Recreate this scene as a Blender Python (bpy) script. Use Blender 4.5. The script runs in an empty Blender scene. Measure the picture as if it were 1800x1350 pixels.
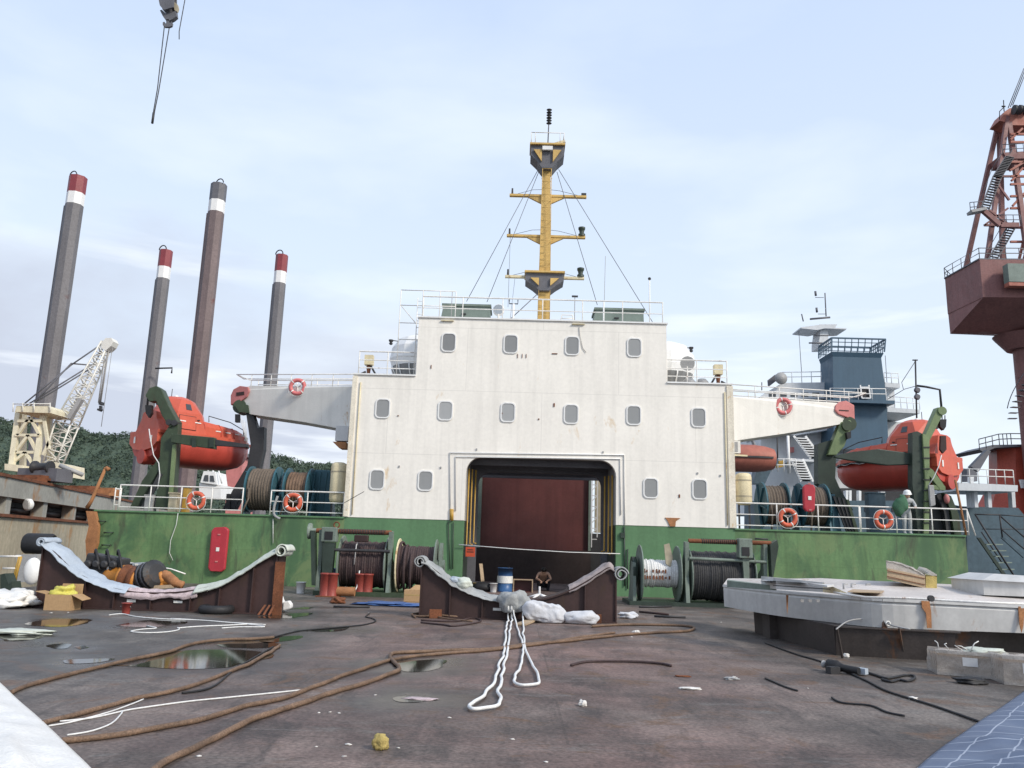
import bpy, math, random
from mathutils import Vector, Matrix, noise
from mathutils.geometry import tessellate_polygon
V = Vector
rnd = random.Random(11)
rad = math.radians
scene = bpy.context.scene
COL = scene.collection

# ------------------------------------------------------------ camera
FPX, CAMH = 1430.0, 1.65
_p, _r, _y = rad(11.4), rad(1.7), rad(-0.6)
FW = V((math.sin(_y) * math.cos(_p), math.cos(_y) * math.cos(_p), math.sin(_p)))
_R = V((math.cos(_y), -math.sin(_y), 0)); _U = _R.cross(FW)
RT = math.cos(_r) * _R + math.sin(_r) * _U
UP = -math.sin(_r) * _R + math.cos(_r) * _U
cd = bpy.data.cameras.new("camera"); cam = bpy.data.objects.new("camera", cd); COL.objects.link(cam)
cd.sensor_width = 36; cd.lens = 36 * FPX / 1800; cd.clip_start = 0.1; cd.clip_end = 6000
cam.matrix_world = Matrix(((RT.x, UP.x, -FW.x, 0), (RT.y, UP.y, -FW.y, 0), (RT.z, UP.z, -FW.z, CAMH), (0, 0, 0, 1)))
scene.camera = cam

def ray(x, y): return (x - 900) / FPX * RT + (675 - y) / FPX * UP + FW
def P(x, y, Y):
    """point at depth Y seen at photo pixel x, y"""
    d = ray(x, y); return V((0, 0, CAMH)) + d * (Y / d.y)
def G(x, y, z=0.0):
    """point at height z seen at photo pixel x, y"""
    d = ray(x, y); return V((0, 0, CAMH)) + d * ((z - CAMH) / d.z)

# ------------------------------------------------------------ mesh builder
ORG = {}
class MB:
    def __init__(s): s.v = []; s.f = []; s.mi = []; s.sm = []; s.m = 0
    def add(s, vs, fs, smooth=False):
        o = len(s.v); s.v += [V(a) for a in vs]
        for f in fs:
            s.f.append([i + o for i in f]); s.mi.append(s.m); s.sm.append(smooth)
        return s
    def hexa(s, c):  # 8 corners, bottom ring then top ring
        return s.add(c, [(3, 2, 1, 0), (4, 5, 6, 7), (0, 1, 5, 4), (1, 2, 6, 5), (2, 3, 7, 6), (3, 0, 4, 7)])
    def box(s, x0, x1, y0, y1, z0, z1):
        return s.hexa([(x0, y0, z0), (x1, y0, z0), (x1, y1, z0), (x0, y1, z0), (x0, y0, z1), (x1, y0, z1), (x1, y1, z1), (x0, y1, z1)])
    def obox(s, c, sx, sy, sz, rz=0.0, tilt=None):
        m = Matrix.Rotation(rz, 3, 'Z')
        if tilt: m = m @ Matrix.Rotation(tilt[0], 3, tilt[1])
        c = V(c); q = []
        for z in (-sz, sz):
            for x, y in ((-sx, -sy), (sx, -sy), (sx, sy), (-sx, sy)): q.append(c + m @ V((x / 2, y / 2, z / 2)))
        return s.hexa(q)
    def beam(s, p, q, w, h, up=V((0, 0, 1))):
        p, q = V(p), V(q); d = (q - p).normalized(); a = d.cross(up)
        if a.length < 1e-3: a = V((1, 0, 0))
        a.normalize(); b = a.cross(d).normalized(); a = a * w / 2; b = b * h / 2
        return s.hexa([p - a - b, p + a - b, p + a + b, p - a + b, q - a - b, q + a - b, q + a + b, q - a + b])
    def tube(s, pts, r, n=6, closed=False, smooth=True):
        pts = [V(a) for a in pts]; N = len(pts); vs = []; fs = []
        if N < 2: return s
        ref = V((0, 0, 1)); pa = None
        for i, p in enumerate(pts):
            if closed: d = pts[(i + 1) % N] - pts[i - 1]
            else: d = pts[min(i + 1, N - 1)] - pts[max(i - 1, 0)]
            if d.length < 1e-9: d = V((1, 0, 0))
            d.normalize()
            if pa is None:
                a = d.cross(ref)
                if a.length < .05: a = d.cross(V((1, 0, 0)))
            else: a = pa - d * pa.dot(d)
            a.normalize(); pa = a; b = d.cross(a)
            rr = r[i] if isinstance(r, (list, tuple)) else r
            for k in range(n):
                t = 2 * math.pi * k / n
                vs.append(p + (a * math.cos(t) + b * math.sin(t)) * rr)
        for i in range(N if closed else N - 1):
            j = (i + 1) % N
            for k in range(n):
                k2 = (k + 1) % n
                fs.append((i * n + k, i * n + k2, j * n + k2, j * n + k))
        if not closed: fs += [tuple(range(n - 1, -1, -1)), tuple((N - 1) * n + k for k in range(n))]
        return s.add(vs, fs, smooth)
    def cyl(s, p, q, r0, r1=None, n=14, smooth=True):
        return s.lathe([(r0, 0), (r0 if r1 is None else r1, (V(q) - V(p)).length)], p, V(q) - V(p), n, True, smooth)
    def lathe(s, prof, p, ax, n=16, caps=True, smooth=True):
        p = V(p); ax = V(ax).normalized(); a = ax.cross(V((0, 0, 1)))
        if a.length < .05: a = V((1, 0, 0))
        a.normalize(); b = ax.cross(a); vs = []; fs = []
        for r, t in prof:
            for k in range(n):
                q = 2 * math.pi * (k + .5) / n
                vs.append(p + ax * t + (a * math.cos(q) + b * math.sin(q)) * r)
        for i in range(len(prof) - 1):
            for k in range(n):
                k2 = (k + 1) % n
                fs.append((i * n + k, i * n + k2, (i + 1) * n + k2, (i + 1) * n + k))
        s.add(vs, fs, smooth)
        if caps:
            L = len(prof) - 1
            s.add(vs[:n], [tuple(range(n - 1, -1, -1))]); s.add(vs[L * n:], [tuple(range(n))])
        return s
    def plate(s, outer, holes, vec):
        """flat polygon with holes, given thickness along vec"""
        loops = [[V(a) for a in outer]] + [[V(a) for a in h] for h in holes]
        flat = [a for l in loops for a in l]; N = len(flat); vec = V(vec)
        tri = tessellate_polygon(loops)
        vs = flat + [a + vec for a in flat]; fs = []
        for t in tri: fs += [tuple(t), tuple(i + N for i in reversed(t))]
        o = 0
        for l in loops:
            n = len(l)
            for i in range(n):
                j = (i + 1) % n; fs.append((o + i, o + j, o + j + N, o + i + N))
            o += n
        return s.add(vs, fs)
    def pp(s, px, Y, th):
        """prism: outline at depth Y (number, or function of pixel x), th deep in y"""
        pts = [P(x, y, Y(x) if callable(Y) else Y) for x, y in px]
        return s.plate(pts, [], V((0, th, 0)))
    def pt(s, px, Y, r, n=6):
        return s.tube([P(x, y, Y(x) if callable(Y) else Y) for x, y in px], r, n)
    def loft(s, rings, caps=True, smooth=True, closed=True):
        n = len(rings[0]); vs = [a for r in rings for a in r]; fs = []
        for i in range(len(rings) - 1):
            for k in range(n if closed else n - 1):
                k2 = (k + 1) % n
                fs.append((i * n + k, i * n + k2, (i + 1) * n + k2, (i + 1) * n + k))
        s.add(vs, fs, smooth)
        if caps: s.add(rings[0], [tuple(range(n - 1, -1, -1))]); s.add(rings[-1], [tuple(range(n))])
        return s
    def grid(s, fn, nu, nv, smooth=True):
        vs = [fn(i / nu, j / nv) for i in range(nu + 1) for j in range(nv + 1)]
        fs = [(i * (nv + 1) + j, (i + 1) * (nv + 1) + j, (i + 1) * (nv + 1) + j + 1, i * (nv + 1) + j + 1) for i in range(nu) for j in range(nv)]
        return s.add(vs, fs, smooth)
    def ball(s, c, r, n=10, m=6, sc=(1, 1, 1), jit=0.0):
        c = V(c); vs = []; fs = []
        for i in range(m + 1):
            t = math.pi * i / m
            for k in range(n):
                q = 2 * math.pi * k / n
                j = 1 + jit * rnd.uniform(-1, 1)
                vs.append(c + V((math.sin(t) * math.cos(q) * sc[0], math.sin(t) * math.sin(q) * sc[1], math.cos(t) * sc[2])) * r * j)
        for i in range(m):
            for k in range(n):
                k2 = (k + 1) % n
                fs.append((i * n + k, (i + 1) * n + k, (i + 1) * n + k2, i * n + k2))
        return s.add(vs, fs, True)
    def torus(s, c, R, r, ax=V((0, 1, 0)), n=28, m=10, a0=0.0, a1=2 * math.pi):
        c = V(c); ax = V(ax).normalized(); a = ax.cross(V((0, 0, 1)))
        if a.length < .05: a = V((1, 0, 0))
        a.normalize(); b = ax.cross(a)
        full = abs(a1 - a0 - 2 * math.pi) < 1e-4
        N = n if full else n + 1
        return s.tube([c + (a * math.cos(a0 + (a1 - a0) * i / n) + b * math.sin(a0 + (a1 - a0) * i / n)) * R for i in range(N)], r, m, full)
    def build(s, name, mats, parent=None, label=None, bevel=0.0, fix=True):
        if not isinstance(mats, (list, tuple)): mats = [mats]
        if parent is not None: org = ORG[parent.name].copy()
        else:
            xs = [a.x for a in s.v]; ys = [a.y for a in s.v]; zs = [a.z for a in s.v]
            org = V(((min(xs) + max(xs)) / 2, (min(ys) + max(ys)) / 2, min(zs)))
        me = bpy.data.meshes.new(name)
        me.from_pydata([tuple(a - org) for a in s.v], [], s.f); me.update()
        for m in mats: me.materials.append(m)
        me.polygons.foreach_set('material_index', s.mi); me.polygons.foreach_set('use_smooth', s.sm)
        if fix:
            import bmesh
            bm = bmesh.new(); bm.from_mesh(me); bmesh.ops.recalc_face_normals(bm, faces=bm.faces); bm.to_mesh(me); bm.free()
        o = bpy.data.objects.new(name, me); COL.objects.link(o)
        if parent is not None: o.parent = parent
        else: o.location = org
        ORG[o.name] = org
        if label: o['label'] = label
        if bevel:
            b = o.modifiers.new('bevel', 'BEVEL'); b.width = bevel; b.segments = 2; b.limit_method = 'ANGLE'; b.angle_limit = rad(40)
        return o

def _each(s, name, mats, parent=None, **k):
    """build every loose island as an object of its own"""
    key = [(round(a.x, 4), round(a.y, 4), round(a.z, 4)) for a in s.v]; par = {q: q for q in key}
    def find(q):
        while par[q] != q: par[q] = par[par[q]]; q = par[q]
        return q
    for f in s.f:
        for i in f[1:]: par[find(key[i])] = find(key[f[0]])
    groups = {}
    for n, f in enumerate(s.f): groups.setdefault(find(key[f[0]]), []).append(n)
    out = []
    for fs in groups.values():
        b = MB(); idx = {}
        for n in fs:
            ff = []
            for i in s.f[n]:
                if i not in idx: idx[i] = len(b.v); b.v.append(s.v[i])
                ff.append(idx[i])
            b.f.append(ff); b.mi.append(s.mi[n]); b.sm.append(s.sm[n])
        out.append(b.build(name, mats, parent, **k))
    return out
MB.each = _each
def tag(o, label, cat, group=None):
    o['label'] = label; o['category'] = cat
    if group: o['group'] = group
    return o
def kind(o, k): o['kind'] = k; return o
def thing(name, label, cat, loc=(0, 0, 0), group=None):
    o = bpy.data.objects.new(name, None); COL.objects.link(o); o.location = loc; o.empty_display_size = .3
    ORG[o.name] = V(loc)
    return tag(o, label, cat, group)
def copy_tree(o, loc=None, rz=None, label=None, parent=None):
    c = o.copy(); COL.objects.link(c); c.parent = parent
    if loc is not None: c.location = loc
    if rz is not None: c.rotation_euler = (0, 0, rz)
    if label: c['label'] = label
    for ch in list(o.children): copy_tree(ch, parent=c)
    return c

# ------------------------------------------------------------ materials
def nodes(name):
    m = bpy.data.materials.new(name); m.use_nodes = True
    nt = m.node_tree; b = nt.nodes['Principled BSDF']
    return m, nt, b
def N(nt, t, **k):
    n = nt.nodes.new(t)
    for a, b in k.items(): setattr(n, a, b)
    return n
def noise_tex(nt, co, scale, detail=6, rough=.6, stretch=None, dist=0.0):
    if stretch:
        mp = N(nt, 'ShaderNodeMapping'); mp.inputs['Scale'].default_value = stretch
        nt.links.new(co, mp.inputs['Vector']); co = mp.outputs[0]
    n = N(nt, 'ShaderNodeTexNoise'); n.inputs['Scale'].default_value = scale; n.inputs['Detail'].default_value = detail
    n.inputs['Roughness'].default_value = rough; n.inputs['Distortion'].default_value = dist
    nt.links.new(co, n.inputs['Vector']); return n.outputs['Fac']
def mrange(nt, v, a, b, c, d):
    n = N(nt, 'ShaderNodeMapRange'); nt.links.new(v, n.inputs[0])
    for i, q in enumerate((a, b, c, d)): n.inputs[i + 1].default_value = q
    return n.outputs[0]
def mix(nt, fac, a, b, mode='MIX'):
    n = N(nt, 'ShaderNodeMixRGB', blend_type=mode)
    for s, q in zip(n.inputs, (fac, a, b)):
        if isinstance(q, (int, float)): s.default_value = q
        elif isinstance(q, (tuple, list)): s.default_value = (*q[:3], 1)
        else: nt.links.new(q, s)
    return n.outputs[0]
def bump(nt, b, h, strength, dist=.02):
    n = N(nt, 'ShaderNodeBump'); n.inputs['Strength'].default_value = strength; n.inputs['Distance'].default_value = dist
    nt.links.new(h, n.inputs['Height']); nt.links.new(n.outputs[0], b.inputs['Normal'])
def pm(name, col, rough=.55, metal=0.0, var=.18, sc=1.3, rust=0.0, rcol=(.15, .06, .025), streak=.15, bmp=.12, fine=.12, spec=.4, rsc=1.0, seams=None, blotch=None):
    m, nt, b = nodes(name)
    co = N(nt, 'ShaderNodeTexCoord').outputs['Object']
    c = mrange(nt, noise_tex(nt, co, sc), .3, .7, 1 - var, 1 + var)
    c = mix(nt, 1.0, col, c, 'MULTIPLY')
    f = mrange(nt, noise_tex(nt, co, 18 * sc, 4), .35, .65, 1 - fine, 1 + fine)
    c = mix(nt, 1.0, c, f, 'MULTIPLY')
    if streak:
        s = mrange(nt, noise_tex(nt, co, 3.0, 5, .6, (1, 1, .06)), .45, .75, 0, streak)
        c = mix(nt, s, c, tuple(a * .45 for a in col))
    if blotch:
        for k, (bc, lo, am, st_) in enumerate(blotch):
            bn_ = noise_tex(nt, co, .55 + .35 * k, 8, .66, st_, .7)
            c = mix(nt, mrange(nt, bn_, lo, lo + .13, 0, am), c, bc)
    r = None
    if rust:
        n1 = noise_tex(nt, co, 1.6 * rsc, 9, .68, (1, 1, .45), .4)
        r = mrange(nt, n1, .68 - .28 * rust, .76 - .26 * rust, 0, 1)
        c = mix(nt, r, c, rcol)
        nt.links.new(mrange(nt, r, 0, 1, rough, .85), b.inputs['Roughness'])
    else:
        nt.links.new(mrange(nt, noise_tex(nt, co, 5 * sc, 5), .3, .7, max(.02, rough - .1), min(1, rough + .12)), b.inputs['Roughness'])
    if seams:
        br = N(nt, 'ShaderNodeTexBrick'); mp = N(nt, 'ShaderNodeMapping'); mp.inputs['Rotation'].default_value = (rad(90), 0, 0)
        nt.links.new(co, mp.inputs['Vector']); nt.links.new(mp.outputs[0], br.inputs['Vector'])
        br.inputs['Scale'].default_value = 1; br.inputs['Mortar Size'].default_value = .012; br.inputs['Brick Width'].default_value = seams[0]; br.inputs['Row Height'].default_value = seams[1]
        c = mix(nt, mrange(nt, br.outputs['Fac'], 0, 1, 0, seams[2]), c, tuple(a * .5 for a in col))
    nt.links.new(c, b.inputs['Base Color'])
    b.inputs['Metallic'].default_value = metal; b.inputs['Specular IOR Level'].default_value = spec
    if bmp: bump(nt, b, noise_tex(nt, co, 9 * sc, 6), bmp)
    return m

M = {}
M['white'] = pm('white_house_paint', (.84, .805, .74), .5, var=.06, sc=.4, streak=.22, rust=.2, rcol=(.66, .52, .36), fine=.03, bmp=.12, rsc=.6, seams=(6.0, 2.55, .28))
M['cream'] = pm('cream_rust_paint', (.70, .61, .40), .55, var=.15, streak=.35, rust=.35, rcol=(.42, .25, .11), rsc=1.4)
M['white_rail'] = pm('white_rail_paint', (.74, .72, .68), .5, var=.1, rust=.22, rcol=(.28, .13, .06), rsc=2.5)
M['white_clean'] = pm('white_paint', (.78, .78, .77), .45, var=.06, streak=.1, fine=.03)
M['grey_white'] = pm('grey_white_paint', (.60, .60, .60), .5, var=.08, streak=.15, fine=.04)  # even grey-white tone for small fittings
M['girder'] = pm('wing_white_paint', (.74, .72, .67), .5, var=.05, streak=.2, rust=.10, rcol=(.5, .33, .17), fine=.03)
M['green'] = pm('green_bulwark_paint', (.118, .215, .09), .55, var=.3, sc=.5, streak=.5, rust=.12, rcol=(.12, .10, .05), fine=.08, seams=(4.0, 1.3, .2), blotch=[((.050, .11, .055), .47, .75, (1, 1, .5)), ((.165, .225, .10), .50, .7, (1, 1, .7)), ((.055, .06, .04), .555, .75, (1.6, 1, .5))])
M['green_lower'] = pm('green_house_paint', (.10, .205, .10), .5, var=.15, sc=.5, streak=.25, fine=.06)
M['green_davit'] = pm('davit_green_paint', (.042, .062, .035), .5, var=.25, streak=.4, rust=.2, rcol=(.05, .045, .03))
M['green_light'] = pm('davit_light_green_paint', (.17, .23, .11), .5, var=.2, streak=.4, rust=.18, rcol=(.08, .07, .04))
M['dark_green'] = pm('dark_green_paint', (.03, .045, .035), .5, var=.3, streak=.2)
M['grey_green'] = pm('grey_green_paint', (.16, .20, .17), .55, var=.2, streak=.4, rust=.22, rcol=(.09, .06, .035), rsc=2)
M['roof_green'] = pm('roof_box_paint', (.17, .215, .19), .55, var=.15, streak=.2)
M['orange'] = pm('lifeboat_orange', (.56, .105, .06), .42, var=.12, sc=.8, streak=.2, fine=.04, bmp=.04)
M['red_hull'] = pm('lifeboat_red_hull', (.44, .062, .044), .42, var=.15, sc=.8, streak=.25, fine=.04, bmp=.04)
M['buoy'] = pm('lifebuoy_orange', (.58, .12, .065), .6, var=.15, streak=0, fine=.05)
M['buoy_pink'] = pm('faded_lifebuoy_pink', (.60, .17, .17), .6, var=.15, streak=0, fine=.05)
M['tape'] = pm('reflective_tape', (.75, .75, .72), .35, var=.08, streak=0)
M['grimy_black'] = pm('grimy_black_machine', (.03, .03, .032), .5, var=.4, streak=.3, rust=.3, rcol=(.11, .06, .03))
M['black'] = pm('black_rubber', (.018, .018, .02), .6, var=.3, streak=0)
M['frame_brown'] = pm('brown_black_frame', (.052, .043, .040), .6, var=.3, streak=.3, rust=.3, rcol=(.13, .06, .03))
M['brown_black'] = pm('brown_black_panel', (.042, .028, .026), .6, var=.25, streak=.3)
M['dark'] = pm('dark_steel', (.035, .035, .038), .55, var=.3, streak=.1, rust=.15, rcol=(.06, .035, .02))
M['deck_pale'] = pm('pale_pontoon_deck', (.52, .48, .45), .65, var=.18, sc=1.2, streak=0, rust=.25, rcol=(.36, .24, .17), fine=.1)
M['maroon'] = pm('maroon_primer', (.044, .023, .021), .6, var=.3, sc=.7, streak=.4, rust=.2, rcol=(.05, .03, .022), fine=.1)
M['maroon_wall'] = pm('maroon_wall_paint', (.105, .034, .032), .42, var=.25, sc=.5, streak=.4, fine=.06)
M['rust'] = pm('rusty_steel', (.17, .062, .028), .8, var=.4, sc=2.5, streak=.3, fine=.25)
M['rust_orange'] = pm('orange_rust_steel', (.33, .15, .065), .8, var=.3, sc=2, streak=.3, fine=.2)
M['yellow'] = pm('yellow_mast_paint', (.60, .40, .135), .5, var=.15, streak=.3, rust=.2, rcol=(.36, .17, .06), rsc=1.5)
M['yellow_pipe'] = pm('yellow_pipe_paint', (.43, .26, .05), .45, var=.15, streak=.2, rust=.12)
M['grey_dark'] = pm('dark_grey_paint', (.125, .125, .14), .55, var=.15, streak=.2)
M['grey'] = pm('grey_paint', (.33, .33, .33), .55, var=.12, streak=.25)
M['grey_light'] = pm('light_grey_hull', (.54, .535, .52), .5, var=.14, sc=.6, streak=.3, rust=.16, rcol=(.34, .19, .1), fine=.05)
M['pink_red'] = pm('faded_red_paint', (.52, .19, .18), .55, var=.15, streak=.25)
M['crimson'] = pm('crimson_fibreglass', (.42, .035, .05), .42, var=.15, streak=.25, fine=.05)
M['red_paint'] = pm('red_bollard_paint', (.27, .05, .038), .5, var=.2, streak=.3, rust=.25, rcol=(.16, .07, .035), rsc=2)
M['leg'] = pm('leg_grey_steel', (.155, .15, .16), .6, var=.15, sc=.25, streak=.3, rust=.18, rcol=(.14, .085, .08), rsc=.35)
M['leg_red'] = pm('leg_rust_red_steel', (.165, .125, .125), .6, var=.2, sc=.25, streak=.4, rust=.18, rcol=(.15, .045, .04), rsc=.35)
M['red_band'] = pm('red_band_paint', (.24, .045, .055), .5, var=.12, streak=.2)
M['crane_cream'] = pm('crane_cream_paint', (.68, .63, .47), .5, var=.12, streak=.25, rust=.12)
M['crane_white'] = pm('crane_white_paint', (.72, .71, .66), .5, var=.1, streak=.2)
M['barge'] = pm('barge_grey_paint', (.33, .325, .29), .6, var=.12, sc=.3, streak=.3, rust=.35, rcol=(.33, .19, .10), rsc=.5)
M['barge_beige'] = pm('barge_beige_paint', (.42, .37, .27), .6, var=.15, sc=.3, streak=.45, rust=.4, rcol=(.36, .22, .11), rsc=.6)
M['funnel'] = pm('blue_funnel_paint', (.055, .105, .155), .5, var=.08, sc=.3, streak=.25, fine=.03)
M['blue_hull'] = pm('blue_hull_paint', (.068, .11, .14), .5, var=.12, sc=.3, streak=.3)
M['ship_white'] = pm('far_ship_white', (.62, .64, .66), .5, var=.08, sc=.3, streak=.2, fine=.03)
M['ship_red'] = pm('far_ship_red', (.44, .075, .045), .5, var=.25, sc=.25, streak=.3, rust=.2, rcol=(.3, .14, .08), rsc=.3)
M['gantry'] = pm('gantry_red_oxide', (.215, .098, .092), .6, var=.15, sc=.3, streak=.3)
M['gantry_orange'] = pm('gantry_orange_paint', (.36, .125, .09), .6, var=.15, sc=.3, streak=.3)
M['teal'] = pm('teal_reel_paint', (.035, .105, .135), .5, var=.2, streak=.3, rust=.1)
M['rope_brown'] = pm('brown_hawser', (.135, .108, .085), .9, var=.25, streak=0, fine=.25, bmp=.5)
M['rope_dark'] = pm('dark_wire_rope', (.055, .035, .035), .75, var=.3, streak=0, fine=.25, bmp=.5)
M['rope_black'] = pm('black_wire_rope', (.035, .035, .037), .7, var=.3, streak=0, fine=.25, bmp=.5)
M['hose'] = pm('rusty_brown_hose', (.15, .095, .062), .7, var=.35, sc=3, streak=0, fine=.3, bmp=.3)
M['rope_white'] = pm('white_sling_rope', (.66, .66, .65), .8, var=.1, streak=0, fine=.12, bmp=.5)
M['cloth_blue'] = pm('pale_blue_canvas', (.36, .41, .47), .8, var=.12, streak=0, fine=.06, bmp=.4)
M['cloth_pale'] = pm('pale_green_canvas', (.50, .53, .47), .8, var=.15, streak=0, fine=.06, bmp=.4)
M['cloth_grey'] = pm('grey_canvas', (.29, .30, .30), .8, var=.2, streak=0, fine=.08, bmp=.5)
M['cloth_white'] = pm('white_sacking', (.54, .55, .58), .8, var=.1, streak=0, fine=.06, bmp=.5)
M['tarp_white'] = pm('white_tarpaulin', (.70, .69, .665), .55, var=.08, sc=2, streak=0, fine=.06, bmp=.5, rust=.22, rcol=(.62, .58, .5), rsc=1.6)
M['card'] = pm('brown_cardboard', (.42, .27, .14), .85, var=.12, streak=0, fine=.08)
M['wood'] = pm('pale_plywood', (.40, .30, .20), .75, var=.2, streak=.1, fine=.12)
M['plastic'] = pm('dirty_clear_plastic', (.52, .48, .44), .3, var=.25, sc=3, streak=.1, fine=.1, bmp=.5)
M['plastic'].node_tree.nodes['Principled BSDF'].inputs['Alpha'].default_value = .62
M['blue_drum'] = pm('blue_drum_plastic', (.035, .10, .24), .4, var=.15, streak=.1)
M['blue_tarp'] = pm('blue_tarp_sheet', (.05, .11, .28), .5, var=.2, streak=0, bmp=.4)
M['skin'] = pm('skin', (.55, .33, .225), .55, var=.08, streak=0, fine=.04, bmp=.05)
M['hair'] = pm('dark_hair', (.015, .012, .01), .6, streak=0)
M['trousers'] = pm('dark_trousers', (.02, .02, .025), .85, streak=0)
M['overall'] = pm('pale_overalls', (.42, .44, .45), .8, var=.12, streak=0)
M['amber'] = pm('orange_machine_paint', (.50, .20, .035), .5, var=.2, streak=.2, rust=.25)
M['yellow_bag'] = pm('yellow_plastic_bag', (.55, .50, .10), .45, var=.15, streak=0)
M['litter'] = pm('paper_litter', (.62, .6, .57), .8, var=.15, streak=0)
M['foam'] = pm('yellow_foam', (.40, .31, .11), .9, var=.3, sc=4, streak=0, bmp=.6)
M['faded_orange'] = pm('faded_orange_paint', (.36, .12, .085), .6, var=.15, streak=.3, rust=.2, rcol=(.2,.1,.07))
M['wrap_grey'] = pm('wrapped_padding', (.31, .265, .26), .8, var=.3, sc=4, streak=0, fine=.15, bmp=.5)
M['bundle'] = pm('green_bundle_cloth', (.05, .13, .075), .85, var=.2, streak=0, bmp=.5)
M['edge_cream'] = pm('edge_cream_paint', (.76, .70, .58), .55, var=.12, streak=.4, rust=.4, rcol=(.55, .38, .2), rsc=1.6)
M['sea'] = pm('sea_water', (.03, .05, .055), .12, var=.1, sc=.1, streak=0, bmp=.3)
M['glass'] = pm('grey_window_glass', (.28, .285, .285), .18, var=.08, sc=1.2, streak=0, fine=0, bmp=0, spec=.6)
_g = M['glass'].node_tree; _b = _g.nodes['Principled BSDF']; _oi = N(_g, 'ShaderNodeObjectInfo')
_src = _b.inputs['Base Color'].links[0].from_socket
_g.links.new(mix(_g, 1.0, _src, mrange(_g, _oi.outputs['Random'], 0, 1, .62, 1.3), 'MULTIPLY'), _b.inputs['Base Color'])
M['glass_dark'] = pm('dark_glass', (.05, .055, .06), .12, var=.1, streak=0, fine=0, bmp=0, spec=.6)
M['lens'] = pm('dish_face_grey', (.30, .34, .38), .25, var=.1, streak=0, bmp=0)
M['pink_cloth'] = pm('pink_patterned_cloth', (.47, .38, .39), .85, var=.3, sc=9, streak=0, fine=.3, bmp=.4)
M['red_sign'] = pm('orange_red_sign', (.50, .075, .03), .5, var=.1, streak=0)
# ------------------------------------------------------------ light and sky
SUN_AZ, SUN_EL = 128.0, 36.0     # from +Y clockwise: behind the camera, to the right
w = bpy.data.worlds.new("World"); scene.world = w; w.use_nodes = True
nt = w.node_tree; bg = nt.nodes['Background']
sky = N(nt, 'ShaderNodeTexSky', sky_type='NISHITA'); sky.sun_disc = False
sky.sun_elevation = rad(SUN_EL); sky.sun_rotation = rad(SUN_AZ); sky.air_density = 1.0; sky.dust_density = 2.0; sky.ozone_density = 2.0
tc = N(nt, 'ShaderNodeTexCoord').outputs['Generated']
cl = noise_tex(nt, tc, 2.3, 6, .55, (1, 1, 4.2), .35)
sep = N(nt, 'ShaderNodeSeparateXYZ'); nt.links.new(tc, sep.inputs[0])
low = mrange(nt, sep.outputs['Z'], .02, .62, 1, 0)
veil = mix(nt, low, (6.1, 7.4, 9.7), (8.7, 9.6, 10.3))
c = mix(nt, .80, sky.outputs[0], veil)
# soft grey-violet cloud bank low on the left, broken by white streaks
def wmul(*a):
    o = a[0]
    for q_ in a[1:]:
        n = N(nt, 'ShaderNodeMath', operation='MULTIPLY'); nt.links.new(o, n.inputs[0])
        if isinstance(q_, float): n.inputs[1].default_value = q_
        else: nt.links.new(q_, n.inputs[1])
        o = n.outputs[0]
    return o
warp = N(nt, 'ShaderNodeMath', operation='MULTIPLY_ADD'); nt.links.new(noise_tex(nt, tc, 2.4, 6, .55, (1, 1, 2.2), .3), warp.inputs[0]); warp.inputs[1].default_value = .55
nt.links.new(sep.outputs['Z'], warp.inputs[2])          # elevation pushed about by noise
left = mrange(nt, sep.outputs['X'], -.18, .12, 1, .12)
up = mrange(nt, warp.outputs[0], .62, .44, 0, 1)
c = mix(nt, wmul(mrange(nt, noise_tex(nt, tc, 2.0, 5, .5, (1, 1, 3.0), .2), .48, .66, 0, 1), mrange(nt, sep.outputs['Z'], .7, .2, 0, .7)), c, (9.2, 9.7, 10.2))
c = mix(nt, wmul(left, up, .95), c, (5.3, 5.8, 6.9))
st_ = mrange(nt, noise_tex(nt, tc, 2.2, 6, .55, (1, 1, 6.5), .3), .53, .66, 0, .9)
c = mix(nt, wmul(st_, up), c, (9.3, 9.8, 10.3))
nt.links.new(c, bg.inputs['Color']); bg.inputs['Strength'].default_value = .10
sl = bpy.data.lights.new("sun", 'SUN'); sl.energy = 2.7; sl.angle = rad(11); sl.color = (1, .92, .80)
so = bpy.data.objects.new("sun", sl); COL.objects.link(so); so.location = (30, -30, 60)
sd = V((math.sin(rad(SUN_AZ)) * math.cos(rad(SUN_EL)), math.cos(rad(SUN_AZ)) * math.cos(rad(SUN_EL)), math.sin(rad(SUN_EL))))
so.rotation_euler = sd.to_track_quat('Z', 'Y').to_euler()
scene.view_settings.view_transform = 'Standard'; scene.view_settings.look = 'None'
scene.view_settings.exposure = .27; scene.view_settings.gamma = 1

# ------------------------------------------------------------ deck
m, nt, b = nodes('worn_steel_deck')
co = N(nt, 'ShaderNodeTexCoord').outputs['Object']
big = noise_tex(nt, co, .16, 6, .6, None, .6); mid = noise_tex(nt, co, .75, 8, .62, None, .5)
sc1 = noise_tex(nt, co, 2.2, 8, .7, (1.2, .35, 1), .4); fine = noise_tex(nt, co, 26, 5)
c = mix(nt, mrange(nt, mid, .36, .64, 0, 1), (.072, .065, .058), (.165, .149, .132))
xyz = N(nt, 'ShaderNodeSeparateXYZ'); nt.links.new(co, xyz.inputs[0])
def mul(a, q):
    n = N(nt, 'ShaderNodeMath', operation='MULTIPLY')
    for s_, v_ in zip(n.inputs, (a, q)):
        if isinstance(v_, float): s_.default_value = v_
        else: nt.links.new(v_, s_)
    return n.outputs[0]
redm = mul(mul(mrange(nt, xyz.outputs['X'], -6.5, -2.2, 0, 1), mrange(nt, xyz.outputs['X'], .8, 4.6, 1, .15)), mrange(nt, big, .32, .58, .25, .95))
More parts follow.
